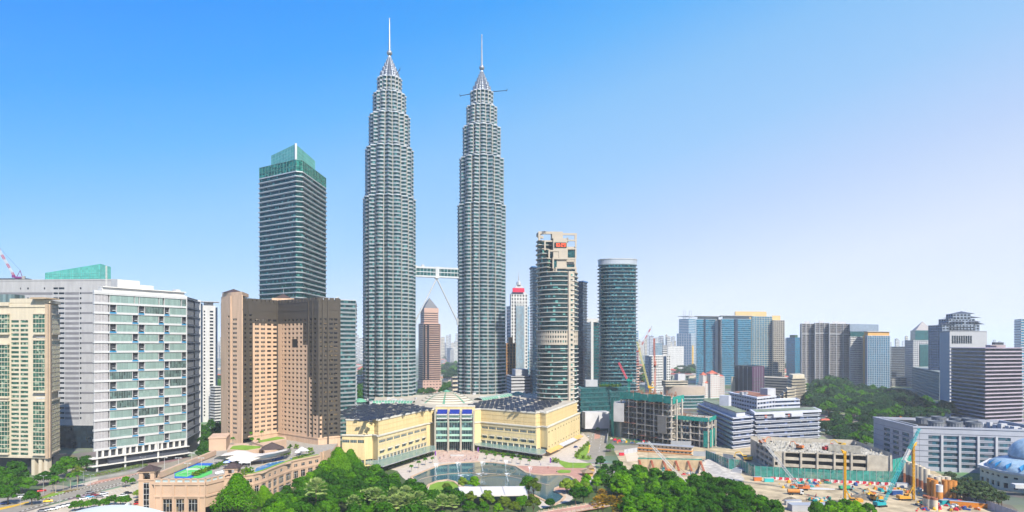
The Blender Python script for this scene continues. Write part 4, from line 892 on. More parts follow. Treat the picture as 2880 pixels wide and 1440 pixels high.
# upper tier, set back
up1 = offset(low, -2.6)
um = MB(); um.prism(up1, ZL-.2, ZR, top=False)
u_ = um.build('upper_wall', M_yellow, root)
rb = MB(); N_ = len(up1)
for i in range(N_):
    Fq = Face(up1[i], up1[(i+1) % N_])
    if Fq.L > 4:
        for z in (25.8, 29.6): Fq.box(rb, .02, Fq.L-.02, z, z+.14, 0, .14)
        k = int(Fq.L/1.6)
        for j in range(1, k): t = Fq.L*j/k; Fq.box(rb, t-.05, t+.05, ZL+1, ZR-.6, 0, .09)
rb.build('upper_rib', mat('deep_yellow_rib', (.7, .52, .24), .6), root)  # thin ribs in a deeper yellow than the wall
for i in range(N_): Fq = Face(up1[i], up1[(i+1) % N_]); Fq.box(Wh, -.3, Fq.L+.3, ZR, ZR+1, -1.6, .5)
W.build('lower_wall', M_yellow, root); Wh.build('white_trim', mat('trim_white', (.7, .66, .56), .7), root)
emit_windows(root, wins, glass('mall_glass', (.02, .08, .085), (1.4, 1.4, 1.2), .4, .15, .6), M_white)
b = MB(); b.poly([(p.x, p.y, ZR+.3) for p in ccw(up1)]); b.build('roof', M_roofl, root)
# low parapet band of translucent louvre at the foot of the upper tier
# glass canopies
def canopy(pts, z, nm='glass_canopy'):
    b = MB(); q = ccw([G(*z6(*p), z).xy for p in pts]); b.prism(q, z, z+.15, bot=True); o = b.build(nm, mat('canopy_glass', (.22, .36, .32), .25, .2, var=.1), root)
    r = MB(); 
    for i in range(len(q)): Fq = Face(q[i], q[(i+1) % len(q)]); Fq.box(r, 0, Fq.L, z-.2, z+.25, -.12, .12)
    r.build('frame', M_lamp, o)
canopy([(262, 888), (330, 905), (400, 915), (835, 778), (832, 745), (790, 742), (362, 862), (320, 865), (262, 872)], 5)
canopy([(1158, 738), (1700, 817), (1742, 800), (1735, 775), (1680, 770), (1200, 712), (1160, 722)], 5)
for a_, c_ in (((265, 888), (835, 778)), ((1160, 738), (1700, 817))):
    for j in range(9):
        x = a_[0]+(c_[0]-a_[0])*(j+.5)/9; y = a_[1]+(c_[1]-a_[1])*(j+.5)/9+(22 if a_[0] < 500 and j < 2 else 0); p = G(*z6(x, y-6), 5); b = MB(); b.tube((p.x, p.y+.5, 0), (p.x, p.y+.5, 8), .14, n=5); b.build('canopy_post', M_lamp, root)
for k, (x0, y0, x1, y1) in enumerate(((1765, 800, 1875, 750), (1870, 745, 1990, 690), (1985, 690, 2040, 662))):
    b = MB(); p, q = G(*z6(x0, y0), 3.4), G(*z6(x1, y1), 3.4); e = (q-p).normalized(); nn = Vector((e.y, -e.x, 0))
    b.poly([p-nn*2.5+Vector((0, 0, 1.6)), q-nn*2.5+Vector((0, 0, 1.6)), q+nn*1.2, p+nn*1.2]); b.poly([p+nn*1.2+Vector((0, 0, -.5)), p+nn*1.2, q+nn*1.2, q+nn*1.2+Vector((0, 0, -.5))][::-1])
    b.build('street_awning', mat('awning_orange', (.72, .42, .13), .8) if k != 1 else M_lgrey, root)
# entrance bay
FE = Face(Q(1226, 541), Q(1331, 541)); FE.n = Vector((0, -1)); Lq = FE.L; b = MB()
zE = lambda y: 90-(1000+.3417*y-970)*541/1800
for z0, z1 in ((28.6, 31.3), (24.6, 25.8), (17.9, 20.2), (12.9, 14.6), (8.2, 10.2)): FE.box(b, 0, Lq, z0, z1, -3, .35)
b.build('spandrel', mat('mint_panel', (.4, .62, .5), .4), root)
for z0, z1 in ((25.8, 28.6), (20.2, 24.6), (14.6, 17.9), (10.2, 12.9)): b = MB(); FE.box(b, 0, Lq, z0, z1, -3, -.1); b.build('window_band', M_tealb, root)
b = MB()
for j in range(25): t = Lq*j/24; FE.box(b, max(0, t-.07), min(Lq, t+.07), 10.2, 28.6, -.1, .12)
b.build('mullion_grid', M_silver, root)
for t in (-.4, Lq*.335, Lq*.67, Lq+.4): b = MB(); FE.box(b, t-.7, t+.7, 0, 34.5, -.6, 1.6); b.build('portal_column', mat('portal_steel', (.5, .46, .38), .5, .2), root)
for j in range(3):
    a_, c_ = Lq*j/3+1, Lq*(j+1)/3-1; b = MB(); FE.box(b, a_, c_, 27.6, 28.4, .4, 2.6); FE.box(b, a_, c_, 30.8, 31.6, .36, 2.2); b.build('white_blade', M_white, root)
    b = MB(); P0, P1 = FE.p(a_, 31.8, .4), FE.p(c_, 31.8, .4); P2, P3 = FE.p(c_, 35.2, -3), FE.p(a_, 35.2, -3); b.poly([P0, P1, P2, P3]); b.build('solar_array', mat('blue_solar', (.02, .04, .3), .25, .2, spec=.6, var=.2, scale=1), root)
b = MB(); FE.box(b, 0, Lq, 0, 8.2, -9, -6); b.build('lobby_glazing', MATS['mall_glass'], root)
b = MB()
for j in range(19): t = Lq*j/18; FE.box(b, max(0, t-.1), min(Lq, t+.1), 0, 8.2, -6, -5.8)
b.build('lobby_frame', M_white, root)
b = MB(); FE.box(b, -1, Lq+1, 31.4, 37.2, -12, -5); b.build('attic_wall', M_yellow, root)
b = MB(); FE.box(b, -1, Lq+1, 37.2, 37.9, -12, -4.6); b.build('attic_coping', MATS['trim_white'], root)
# solar panel fields (each field one surface part with many small tilted modules)
def solar_field(pts, z=ZR+.4, nm='solar_field'):
    q = ccw([G(*z6(*p), z).xy for p in pts]); xs = [p.x for p in q]; ys = [p.y for p in q]; b = MB()
    def inside(x, y):
        c = False; j = len(q)-1
        for i in range(len(q)):
            if (q[i].y > y) != (q[j].y > y) and x < (q[j].x-q[i].x)*(y-q[i].y)/(q[j].y-q[i].y)+q[i].x: c = not c
            j = i
        return c
    y = min(ys)
    while y < max(ys):
        x = min(xs)
        while x < max(xs):
            if inside(x+2, y+1) and random.random() < .86:
                h = random.choice((.3, .5, .7, 1.1)); t = random.uniform(.2, 1.0); w_ = random.uniform(2.8, 4)
                b.poly([(x, y, z+h), (x+w_, y+random.uniform(-.2, .2), z+h), (x+w_, y+1.9, z+h+t), (x, y+1.9, z+h+t)])
            x += 4.1
        y += 2.7
    b.build(nm, M_solar, root)
solar_field([(50, 520), (290, 548), (420, 520), (740, 460), (830, 445), (640, 410), (400, 405), (200, 420), (50, 470)])
solar_field([(1100, 415), (1180, 440), (1320, 440), (1560, 365), (1450, 350), (1200, 385)]); solar_field([(1330, 445), (1440, 460), (1680, 375), (1600, 362)]); solar_field([(1460, 462), (1640, 472), (1890, 385), (1720, 375)])
# back roof with the dome and glass vaults
rootd = root
b = MB(); bk_ = ccw([Vector((-150, 705)), Vector((-128, 585)), Vector((-60, 600)), Vector((-20, 600)), Vector((60, 640)), Vector((75, 700)), Vector((20, 735)), Vector((-60, 725))]); b.prism(bk_, 20, ZR+.7); b.build('rear_roof', M_roofl, root)
cd = Q(1256, 632); dr = 27
dm = thing('roof_dome', 'wide cream stepped dome with green glass ribs on the mall roof', 'dome', (cd.x, cd.y, ZR)); b = MB(); prof = []
lv = 7
for i in range(lv):
    r0 = dr*(1-(i/lv)**1.0*.88); r1 = dr*(1-((i+1)/lv)**1.0*.88); z0 = ZR+.6+10*(1-(1-i/lv)**1.7); z1 = ZR+.6+10*(1-(1-(i+1)/lv)**1.7)
    prof += [(r0, z0), (r1+.5, z1-.9), (r1+.5, z1-.35)]
rows_ = [[(cd.x+r*cos(2*pi*j/48), cd.y+r*sin(2*pi*j/48), z) for j in range(48)] for r, z in prof]; b.grid(rows_); b.build('dome_shell', mat('dome_cream', (.66, .6, .48), .6, var=.05), dm)
b = MB()
for i in range(lv): r1 = dr*(1-((i+1)/lv)*.88); z1 = ZR+.6+10*(1-(1-(i+1)/lv)**1.7); b.lathe((cd.x, cd.y), [(r1+.9, z1-.75), (r1+.9, z1-.3)], 48, cap=False)
b.build('dome_ring', mat('bronze_ring', (.16, .13, .08), .5), dm)
for k in range(8):
    a = 2*pi*k/8-pi/2; b = MB(); wd = .045
    for i in range(len(prof)-1):
        (r0, z0), (r1, z1) = prof[i], prof[i+1]
        if abs(r0-r1) > .1 or 1: b.poly([(cd.x+r0*cos(a-wd)+.01, cd.y+r0*sin(a-wd)-.15*0, z0+.14), (cd.x+r0*cos(a+wd), cd.y+r0*sin(a+wd), z0+.14), (cd.x+r1*cos(a+wd), cd.y+r1*sin(a+wd), z1+.14), (cd.x+r1*cos(a-wd), cd.y+r1*sin(a-wd), z1+.14)])
    b.build('glass_rib', mat('copper_green', (.13, .36, .24), .5, var=.1), dm)
b = MB(); b.lathe((cd.x, cd.y), [(3.4, ZR+10.1), (3.2, ZR+10.9), (.1, ZR+12.3)], 16); b.build('lantern', MATS['copper_green'], dm)
def vault(pts, wd, z, ht=2.2):
    b = MB(); c = [G(*z6(*p), z).xy for p in pts]; rows_ = []
    for j in range(7):
        a = pi*j/6; row = []
        for i, p in enumerate(c):
            e = (c[min(i+1, len(c)-1)]-c[max(i-1, 0)]).normalized(); n_ = Vector((-e.y, e.x)); q = p-n_*wd*cos(a); row.append((q.x, q.y, z+ht*sin(a)))
        rows_.append(row)
    b.grid(rows_, closed=False); b.build('glass_vault', MATS['copper_green'], root)
    r = MB()
    for i, p in enumerate(c):
        e = (c[min(i+1, len(c)-1)]-c[max(i-1, 0)]).normalized(); n_ = Vector((-e.y, e.x)); prev = None
        for j in range(7): a = pi*j/6; q = p-n_*(wd+.1)*cos(a); q = Vector((q.x, q.y, z+(ht+.12)*sin(a))); (prev is not None) and r.tube(prev, q, .22, n=4); prev = q
    r.build('vault_rib', M_white, root)
vault([(318+i*24, 388+abs(i-7)*.3) for i in range(15)], 5.5, ZR+.8); vault([(1185+i*19, 368-i*2.6-(i*i)*.03) for i in range(15)], 5.5, ZR+.8, 2.4)
for x, y, rr in ((212, 380, 6), (1512, 322, 7), (1000, 380, 0)):
    if rr: p = G(*z6(x, y), ZR+.7); b = MB(); b.lathe((p.x, p.y), [(rr+.6, ZR+.7), (rr, ZR+1.3), (rr*.75, ZR+2.8), (rr*.4, ZR+3.8), (.2, ZR+4.3)], 16); b.build('small_dome', MATS['copper_green'], root)
b = MB()
for i in range(46):
    x = random.choice((random.uniform(60, 690), random.uniform(1150, 1650))); y = random.uniform(355, 405) if x < 900 else random.uniform(305, 360); p = G(*z6(x, y), ZR+.8); b = MB(); b.rbox(p, random.uniform(1, 4), random.uniform(1, 3), ZR+.7, ZR+random.uniform(1.6, 3), random.random()); b.build('roof_unit', M_lgrey, root)
# green and cream fins at the road end
for k in range(5): p = G(*z6(2002+k*22, 560+k*2)); b = MB(); b.rbox(p, 5, 3, 0, 30-k*2.5, .5); b.build('glass_fin', MATS['mint_panel'] if k % 2 else MATS['trim_white'], root)
# ================================================================== middle distance
def blk(name, label, cat, a, c, r, top, fh, wm, gm, sill=.4, rec=.4, ledge=0, bay=0, pier=.4, z0=0, lm=None, grp=None):
    pts = foot3(Q(*a), Q(*c), Q(*r)); H = top if top < 300 else Zt(top, c[1]); ct = cmean(pts); root = thing(name, label, cat, ct, grp)
    banded(root, pts, z0, H, fh, wm, gm, sill, rec, ledge, bay, pier, lm); return root, pts, H
M_pnk2 = mat('salmon_stone', (.55, .36, .29), .7, var=.05)
root = thing('office_tower', 'salmon pink striped tower with grey pyramid roof, seen between the twin towers', 'office tower', (-140, 1210, 0))
p1 = foot3(Q(1176, 1215), Q(1190, 1190), Q(1240, 1205)); banded(root, offset(p1, 1), 0, 22, 5, M_pnk2, M_dglass, sill=.7, bay=6, pier=3); banded(root, p1, 22.5, 129, 3.9, M_pnk2, M_dglass, sill=.5, rec=1, ledge=.5)
p2 = offset(p1, -3.2); banded(root, p2, 130, 150, 4, M_pnk2, M_dglass, sill=.6, rec=.6); b = MB(); b.prism(p2, 151, 159, True); b.build('attic', M_pnk2, root); c_ = cmean(p2)
b = MB(); q = [(p.x, p.y, 159.1) for p in offset(p2, -1)]; ap = (c_[0], c_[1], 179)
for i in range(4): b.poly([q[i], q[(i+1) % 4], ap])
b.build('pyramid_roof', mat('slate_grey', (.12, .13, .15), .5), root)
Fq = Face(Q(1190, 1189), Q(1214, 1195)); b = MB(); Fq.box(b, 1, 4, 26, 128, .1, .9); Fq.box(b, 8, 11, 26, 128, .1, .9); b.build('dark_glass_shaft', M_dglass, root)
blk('office_building', 'low cream office building on slanting columns behind the roof dome', 'office building', (1269, 1160), (1273, 1150), (1297, 1160), 1062, 8, M_cream, M_dglass, .45, ledge=.6)
blk('apartment_block', 'white slab block standing far away in the gap between the twin towers', 'apartment block', (1256, 2900), (1274, 2840), (1295, 2900), 979, 5, M_white, M_dglass, .5, bay=6, pier=3)
# white and blue tower with red banner
root = thing('office_tower', 'white and blue glass tower with a red top banner and pointed spire', 'office tower', (5, 1000, 0))
Yw = 1000
cp_ = foot3(Q(1424, 1015), Q(1436, 995), Q(1488, 1005)); banded(root, cp_, 0, 150, 5, M_silver, M_blueg, sill=.2, rec=.3); 
p2 = foot3(Q(1434, 1000), Q(1437, 990), Q(1484, 996)); banded(root, p2, 0, 168, 5.2, M_white, M_dglass, sill=.4, rec=.3, bay=4.2, pier=2.4)
Fq = Face(Q(1437, 989), Q(1484, 995)); b = MB(); Fq.box(b, t_at(Fq, 1450), t_at(Fq, 1475), 20, 150, .2, 1.5); b.build('blue_glass_bay', M_blueg, root)
b = MB()
for i in range(8): t = t_at(Fq, 1450)+i*1.9; Fq.box(b, t, t+.7, 20, 158, 1.55, 2.2)
b.build('white_fin', M_white, root).name = 'fin_screen'
b = MB(); Fq.box(b, t_at(Fq, 1441), t_at(Fq, 1474), 171.5, 178, 1, 2); b.build('red_banner', mat('banner_red', (.7, .02, .08), .6), root)
c_ = cmean(p2); b = MB(); q = [(p.x, p.y, 169) for p in offset(p2, -1)]; b.grid([q, [(c_[0]+(p[0]-c_[0])*.3, c_[1]+(p[1]-c_[1])*.3, 184) for p in q]]); b.build('sloping_roof', M_lgrey, root)
b = MB(); b.lathe(c_, [(4, 183), (3.5, 188), (1.2, 190), (.5, 199), (.1, 208)], 8); b.build('spire', M_lamp, root)
root, p, H = blk('office_block', 'brown office block with orange vertical piers left of the striped grey garage', 'office building', (1421, 880), (1424, 862), (1451, 868), 967, 4, mat('orange_stone', (.42, .22, .08), .7), M_dglass, .15, 1.2, bay=4.5, pier=1.6)
b = MB(); b.prism(offset(p, -4), H+1, H+9); b.build('roof_plant_room', MATS['orange_stone'], root)
root, p, H = blk('parking_garage', 'grey garage with dark horizontal slots beside the curved clock tower', 'parking garage', (1424, 860), (1438, 818), (1503, 830), 1060, 4.2, M_lgrey, M_dark, .6, .8)
b = MB(); b.prism(offset(p, -7), H+1, H+9); b.build('roof_plant_room', M_lgrey, root)
for k, (a, c, r, t, lb) in enumerate((((1490, 830), (1497, 808), (1524, 815), 754, 'slender navy glass tower between the red bannered tower and the clock tower'), ((1612, 812), (1640, 800), (1652, 815), 795, 'slender navy glass tower half hidden behind the white shaded side of the clock tower'))):
    root, p, H = blk('apartment_tower', lb, 'apartment tower', a, c, r, t, 3.6, M_navy, glass('night_blue_glass', (.012, .04, .075), (2, 2, 2), .4, .15, .8, blind=(.08, .14, .18), bshare=.12), .3, .6, ledge=.5, grp='twin navy towers')
    b = MB(); b.prism(offset(p, .8), H+.95, H+2.4, bot=True); b.prism(offset(p, -3), H-6, H+.9, True); b.build('blue_roof_rim', mat('roof_blue', (.03, .14, .35), .5), root)
root, p, H = blk('apartment_tower', 'slim dark tower with one bright white vertical strip, left of the oval tower', 'apartment tower', (1648, 900), (1664, 872), (1686, 880), 908, 4, M_dark, M_teal, .2, .4)
Fq = Face(Q(1662, 869), Q(1669, 869)); b = MB(); Fq.box(b, 0, Fq.L, 0, H+3, -1, .6); Fq.box(b, -7, Fq.L+7, H+1, H+6, -8, -2); b.build('white_strip', M_white, root)
# teal podium block
root, p, H = blk('retail_block', 'low teal glass block with stepped roof terraces beneath the oval tower', 'building', (1624, 700), (1632, 668), (1765, 690), 44, 5, mat('teal_frame', (.05, .16, .17), .5), M_teal, .25, .5, ledge=.4)
b = MB(); b.rbox(Q(1662, 695), 13, 12, 45, 52); b.build('roof_plant_room', M_lgrey, root); b = MB(); b.rbox(Q(1715, 695), 22, 12, 45, 50); b.build('roof_glass_room', M_teal, root)
Fq = Face(Q(1646, 655), Q(1714, 660)); b = MB(); Fq.box(b, 0, Fq.L, 4, 21, -12, 0); b.build('ribbed_white_wall', mat('ribbed_white', (.6, .6, .62), .7), root)
# white and navy block beyond the construction
root, p, H = blk('office_building', 'white office building with black side strips behind the red and yellow cranes', 'office building', (1814, 1010), (1826, 985), (1886, 1010), 1002, 4.1, M_white, M_dglass, .45, .4, bay=4.2, pier=1.8)
Fq = Face(Q(1826, 984.5), Q(1886, 1009.5)); b = MB(); Fq.box(b, t_at(Fq, 1866), t_at(Fq, 1874), 0, H, -.2, .5); Fq.box(b, -.3, 4.5, 0, H, -.2, .5); b.build('navy_strip', M_navy, root)
# right hand middle distance
root, p, H = blk('apartment_tower', 'blue glass balcony tower with vertical white strip, beside its wider blue twin', 'apartment tower', (1956, 1480), (1958, 1450), (2026, 1470), 899, 4.6, mat('pale_blue_slab', (.36, .48, .55), .5), M_blueg, .14, .6, ledge=.4, lm=M_lgrey, grp='blue glass balcony towers')
def finish_blue(root, p, H, a, c, strip):
    Fq = Face(Q(*a), Q(*c)); 
    for s_, w_, m in strip: b = MB(); Fq.box(b, t_at(Fq, s_), t_at(Fq, s_+w_), 0, H+1, -.2, 1.6); b.build('vertical_strip', m, root)
    b = MB(); b.prism(offset(p, 3), H+8, H+8.8, bot=True); b.prism(offset(p, -4), H, H+7.9); b.build('roof_canopy', M_lgrey, root)
finish_blue(root, p, H, (1958, 1449), (2026, 1469), ((1980, 4, M_navy), (2012, 6, M_white), (2019, 7, M_navy)))
root, p, H = blk('apartment_tower', 'wide blue glass balcony tower with one navy vertical stripe', 'apartment tower', (2027, 1480), (2030, 1440), (2113, 1460), 898, 4.6, MATS['pale_blue_slab'], M_blueg, .18, .6, ledge=.6, lm=M_lgrey, grp='blue glass balcony towers')
finish_blue(root, p, H, (2030, 1439), (2113, 1459), ((2066, 8, M_navy),))
root, p, H = blk('apartment_tower', 'pale cream gridded apartment tower with gold roof, adjoining the wide blue tower', 'apartment tower', (2112, 1500), (2114, 1480), (2172, 1500), 890, 4.6, mat('pale_cream', (.55, .5, .42)), M_blueg, .3, .5, bay=7, pier=1, ledge=.7)
b = MB(); b.prism(foot3(Q(2066, 1530), Q(2068, 1510), Q(2156, 1520)), H-8, 169); b.build('gold_roof_box', mat('gold_panel', (.66, .48, .22), .6), root)
root, p, H = blk('apartment_tower', 'cream gridded apartment tower with small gold roof box, right end of its cluster', 'apartment tower', (2172, 1500), (2174, 1485), (2207, 1500), 901, 4.6, MATS['pale_cream'], M_dglass, .35, .5, bay=6, pier=1.4, ledge=.6)
b = MB(); b.prism(foot3(Q(2171, 1510), Q(2172, 1500), Q(2195, 1505)), H, H+12); b.build('gold_roof_box', MATS['gold_panel'], root)
root, p, H = blk('office_tower', 'dark teal block with green rooftop planting beside the grey gridded slabs', 'office tower', (2211, 1750), (2236, 1700), (2254, 1720), 950, 5, mat('dusk_teal', (.05, .12, .17)), M_blueg, .3, .5, ledge=.5)
b = MB(); b.prism(offset(p, -8), H, H+8); b.build('roof_garden', mat('dark_green_roof', (.04, .1, .04)), root)
M_gg = mat('warm_grey_grid', (.36, .34, .34))
for a, c, r, t, lb in (((2250, 1400), (2254, 1370), (2290, 1385), 911, 'narrow warm grey gridded apartment slab with deep balconies'), ((2290, 1385), (2292, 1365), (2330, 1375), 909, 'warm grey gridded apartment slab joined between its two neighbours'), ((2330, 1380), (2332, 1360), (2390, 1380), 911, 'wide warm grey gridded apartment slab next to the blue topped tower')):
    root, p, H = blk('apartment_slab', lb, 'apartment slab', a, c, r, t, 3.9, M_gg, M_dglass, .3, .9, bay=3.9, pier=.7, ledge=.5, grp='grey gridded apartment slabs')
    Fq = Face(Q(*c), Q(*r)); b = MB()
    for s_ in (0, .33, .66, 1): Fq.box(b, Fq.L*s_-.5, Fq.L*s_+.5, 0, H+1, 0, 1.2)
    Fq.box(b, 0, Fq.L, H-22, H-20.5, 0, 1.1); b.build('pale_rib', M_lgrey, root).name = 'rib_frame'
    b = MB(); b.prism(offset(p, -9), H+1, H+6); b.build('roof_plant_room', M_lgrey, root)
root, p, H = blk('hotel_tower', 'white gridded tower with teal glass top storeys', 'hotel tower', (2388, 1380), (2391, 1350), (2470, 1390), 948, 3.9, M_white, M_dglass, .35, .5, bay=4, pier=1)
b = MB(); b.prism(offset(p, -.5), H+1, Zt(932, 1350)); b.build('teal_glass_storey', M_teal, root); b = MB(); b.prism(offset(p, .5), Zt(932, 1350), Zt(911, 1350)); b.build('grey_blue_top', mat('grey_blue', (.22, .28, .36), .5), root)
root, p, H = blk('apartment_tower', 'pale blue balcony tower with orange crown and orange side wall', 'apartment tower', (2428, 1350), (2440, 1315), (2503, 1335), 945, 3.7, mat('pale_blue_wall', (.5, .56, .64)), M_blueg, .3, .9, ledge=1, bay=6, pier=1)
b = MB(); b.prism(offset(p, -1), H+1, H+9); b.build('orange_crown', mat('orange_wall', (.68, .38, .12)), root); b = MB(); b.prism(offset(p, 1.5), H+9, H+10, bot=True); b.build('roof_rim', M_white, root)
Fq = Face(Q(2428, 1349), Q(2439, 1316)); b = MB(); Fq.box(b, 0, Fq.L*.5, 0, H+2, .1, 1); b.build('orange_wall', MATS['orange_wall'], root)
blk('apartment_tower', 'dark navy balcony tower behind the pale blue and orange one', 'apartment tower', (2503, 1500), (2508, 1480), (2547, 1500), 976, 4, M_navy, M_dglass, .3, .8, ledge=.8, lm=M_lgrey)
blk('office_building', 'low grey building at the foot of the dark navy balcony tower', 'building', (2506, 1400), (2508, 1380), (2550, 1390), 1064, 5, M_grey, M_dglass, .5)
root, p, H = blk('office_tower', 'gridded grey and teal tower with a ribbed pyramid roof', 'office tower', (2545, 1400), (2568, 1350), (2645, 1370), 958, 4.3, M_lgrey, M_dglass, .4, .5, bay=5, pier=1.8)
Fq = Face(Q(2568, 1349), Q(2645, 1369)); b = MB(); Fq.box(b, t_at(Fq, 2586), t_at(Fq, 2616), 10, H-8, .1, 1); b.build('teal_glass_bay', M_teal, root)
b = MB(); up_ = offset(p, -9); b.prism(up_, H, H+22); b.build('glass_attic', M_teal, root); c_ = cmean(up_); b = MB(); q = [(v.x, v.y, H+22) for v in offset(up_, -2)]
for i in range(4): b.poly([q[i], q[(i+1) % 4], (c_[0], c_[1], H+42)])
b.build('pyramid_roof', M_gg, root)
blk('office_building', 'long low green grey building running back beside the forest', 'building', (2565, 1290), (2642, 1040), (2700, 1060), 45, 5, mat('green_grey', (.27, .31, .29)), M_dglass, .4, .4, bay=6, pier=2)
root, p, H = blk('slab_tower', 'plain pale grey slab tower with a row of tall slots at its top', 'office tower', (2643, 960), (2671, 905), (2776, 920), 932, 105, mat('plain_grey', (.4, .41, .44), var=.04), M_dglass, .995)
Fq = Face(Q(2671, 904.5), Q(2776, 919.5)); 
for k in range(9): b = MB(); Fq.box(b, 4+k*4, 6.6+k*4, H-17, H-6, -.3, .06); b.build('tall_window', M_dglass, root)
# pagoda topped tower
root = thing('apartment_tower', 'grey blue tower with tiered dark pagoda roofs above the plain slab', 'apartment tower', (720, 1120, 0)); Yp = 1120
def prism_px(root, a, b_, Y, dep, y0, y1, m, nm): b = MB(); b.prism(foot2(Q(a, Y), Q(b_, Y), dep), Zt(y0, Y), Zt(y1, Y)); return b.build(nm, m, root)
for a, b_, y0, y1 in ((2650, 2755, 1150, 915), (2668, 2742, 930, 898), (2680, 2730, 900, 884)):
    pp = foot2(Q(a, Yp), Q(b_, Yp), (b_-a)*.6*.6); banded(root, pp, Zt(y0, Yp), Zt(y1, Yp), 4.5, mat('grey_blue_wall', (.25, .3, .38)), M_dglass, .4, .4, bay=6, pier=2)
for a, b_, y in ((2647, 2676, 912), (2665, 2700, 906), (2712, 2746, 906), (2730, 2758, 912), (2664, 2745, 893), (2680, 2727, 882)):
    c = Q((a+b_)/2, Yp+8+(0 if y > 900 else 10)); w_ = (b_-a)*Yp/1800; hip('pagoda_roof', c, w_, min(w_, 26), Zt(y, Yp), Zt(y, Yp)+5, mat('dark_slate', (.06, .07, .1), .6), root)
# dark striped office block
root, p, H = blk('office_block', 'dark office block with thin pale mauve floor lines, behind the grey mall', 'office building', (2671, 794), (2771, 720), (2879, 738), 980, 4.35, mat('mauve_slab', (.5, .43, .52), .6), glass('bronze_glass', (.012, .012, .02), (4, 4, 5), .3, .15, .6), .31, 1.3, ledge=.2)
b = MB(); b.rbox(Q(2800, 760), 18, 8, H+1, H+4); b.build('roof_plant_room', mat('pink_grey', (.4, .33, .34)), root); b = MB(); b.rbox(Q(2806, 750), 10, 5, H+4.2, H+7); b.build('roof_screen', M_dark, root)
blk('office_tower', 'blue and grey slab tower at the far edge behind the striped office block', 'office tower', (2852, 1150), (2872, 1110), (2940, 1120), 898, 4.5, M_lgrey, M_blueg, .4, .4, ledge=.4)
blk('office_building', 'teal glazed low building at the far edge behind the striped office block', 'building', (2868, 900), (2878, 880), (2950, 890), 1085, 4.5, M_lgrey, M_teal, .4, .4)
# haze-pale blocks
root, p, H = blk('office_tower', 'hazy blue tower with four thin roof masts and a yellow panelled side', 'office tower', (1903, 2760), (1944, 2700), (1957, 2740), 938, 7, M_lgrey, M_blueg, .35, .5, bay=12, pier=3)
pp = foot3(Q(1909, 2760), Q(1937, 2720), Q(1957, 2760)); banded(root, pp, H, Zt(897, 2720), 7, M_lgrey, M_blueg, .35, .5); b = MB(); b.prism(offset(pp, 3), Zt(890, 2720), Zt(888, 2720), bot=True)
b.build('roof_disc', M_lgrey, root)
for px in (1922, 1927, 1939, 1944): b = MB(); q_ = Q(px, 2740); b.tube((q_.x, q_.y, Zt(897, 2740)), (q_.x, q_.y, Zt(873, 2740)), 1.2, n=5); b.build('roof_mast', M_lamp, root)
Fq = Face(Q(1945, 2699), Q(1957, 2740)); b = MB(); Fq.box(b, 6, 20, 0, H-50, .2, 1.5); b.build('yellow_panel', M_yel, root)  # plain yellow panel set on the narrow side face
blk('office_building', 'pale slab with a grid of tiny square windows left of the hazy blue tower', 'office building', (1868, 2260), (1878, 2230), (1923, 2240), 974, 7, M_white, M_dglass, .6, .4, bay=5, pier=3.4)
# red roofed apartment house
root, p, H = blk('apartment_house', 'white terraced apartment house with bright red tiled roofs and balconies', 'apartment house', (1992, 1130), (2008, 1090), (2038, 1110), 1062, 3.6, M_white, M_red, .6, .9, ledge=.6, bay=5, pier=1.6)
for a, b_, y, dep, z0 in ((1960, 2012, 1095, 16, 0), (1975, 2008, 1078, 12, 0), (1998, 2024, 1052, 14, 0), (1977, 1990, 1056, 8, 0)):
    pp = foot2(Q(a, 1075), Q(b_, 1085), dep); banded(root, pp, 0, Zt(y, 1085), 3.6, M_white, M_red, .65, .7, bay=5, pier=2); hip('hip_roof', cmean(pp), (b_-a)*.58, dep, Zt(y, 1085)+.9, Zt(y, 1085)+6.5, M_red, root, .1, 1)
hip('hip_roof', cmean(p), 20, 15, H+1, H+7, M_red, root, .3, 1)
# beige round block
root = thing('civic_building', 'beige curved building with green glass storeys below and flat roof box', 'building', (250, 900, 0)); c = Q(1925, 920)
el = [Vector((c.x+29*cos(2*pi*i/40), c.y+17*sin(2*pi*i/40))) for i in range(40)]; banded(root, el, 0, 18, 4.5, M_silver, M_teal, .2, .4); b = MB(); b.prism(el, 19, 30); b.prism(offset(el, -.6), 30, 31); b.build('beige_drum', mat('beige_drum', (.48, .4, .33), .8, var=.05), root)
pp = foot2(Q(1872, 905), Q(1935, 910), 16); banded(root, pp, 31.1, 38, 3.4, M_roofl, M_dglass, .5, .6); b = MB(); b.rbox(Q(1912, 930), 12, 10, 31, 48, .3); b.build('roof_plant_room', M_lgrey, root)
# purple black cube
root, p, H = blk('office_block', 'dark purple and black faceted cube office block', 'office building', (2067, 920), (2115, 880), (2149, 900), 1032, 60, M_dark, M_dglass, .98)
M_pur = mat('purple_panel', (.09, .04, .09), .5)
Fq = Face(Q(2115, 879.3), Q(2149, 899.3)); b = MB(); Fq.box(b, .3, Fq.L-.3, 0, H+.5, .0, .3); b.build('purple_face', M_pur, root); b = MB()
for k in range(9): Fq.box(b, .5, Fq.L-.5, 6+k*4.6, 7.6+k*4.6, .32, .45)
b.build('dark_band', M_dark, root); b = MB()
for k in range(1, 5): Fq.box(b, Fq.L*k/5-.2, Fq.L*k/5+.2, 0, H, .5, .7)
Fl = Face(Q(2067, 919), Q(2115, 879)); 
for k in range(1, 4): Fl.box(b, Fl.L*k/4-.2, Fl.L*k/4+.2, 0, H, .1, .4)
b.build('rib', M_lgrey, root).name = 'rib_frame'
blk('stair_tower', 'narrow cream stair block at the side of the dark purple cube', 'building', (2056, 925), (2058, 915), (2068, 918), 1062, 40, M_cream, M_dglass, .98)
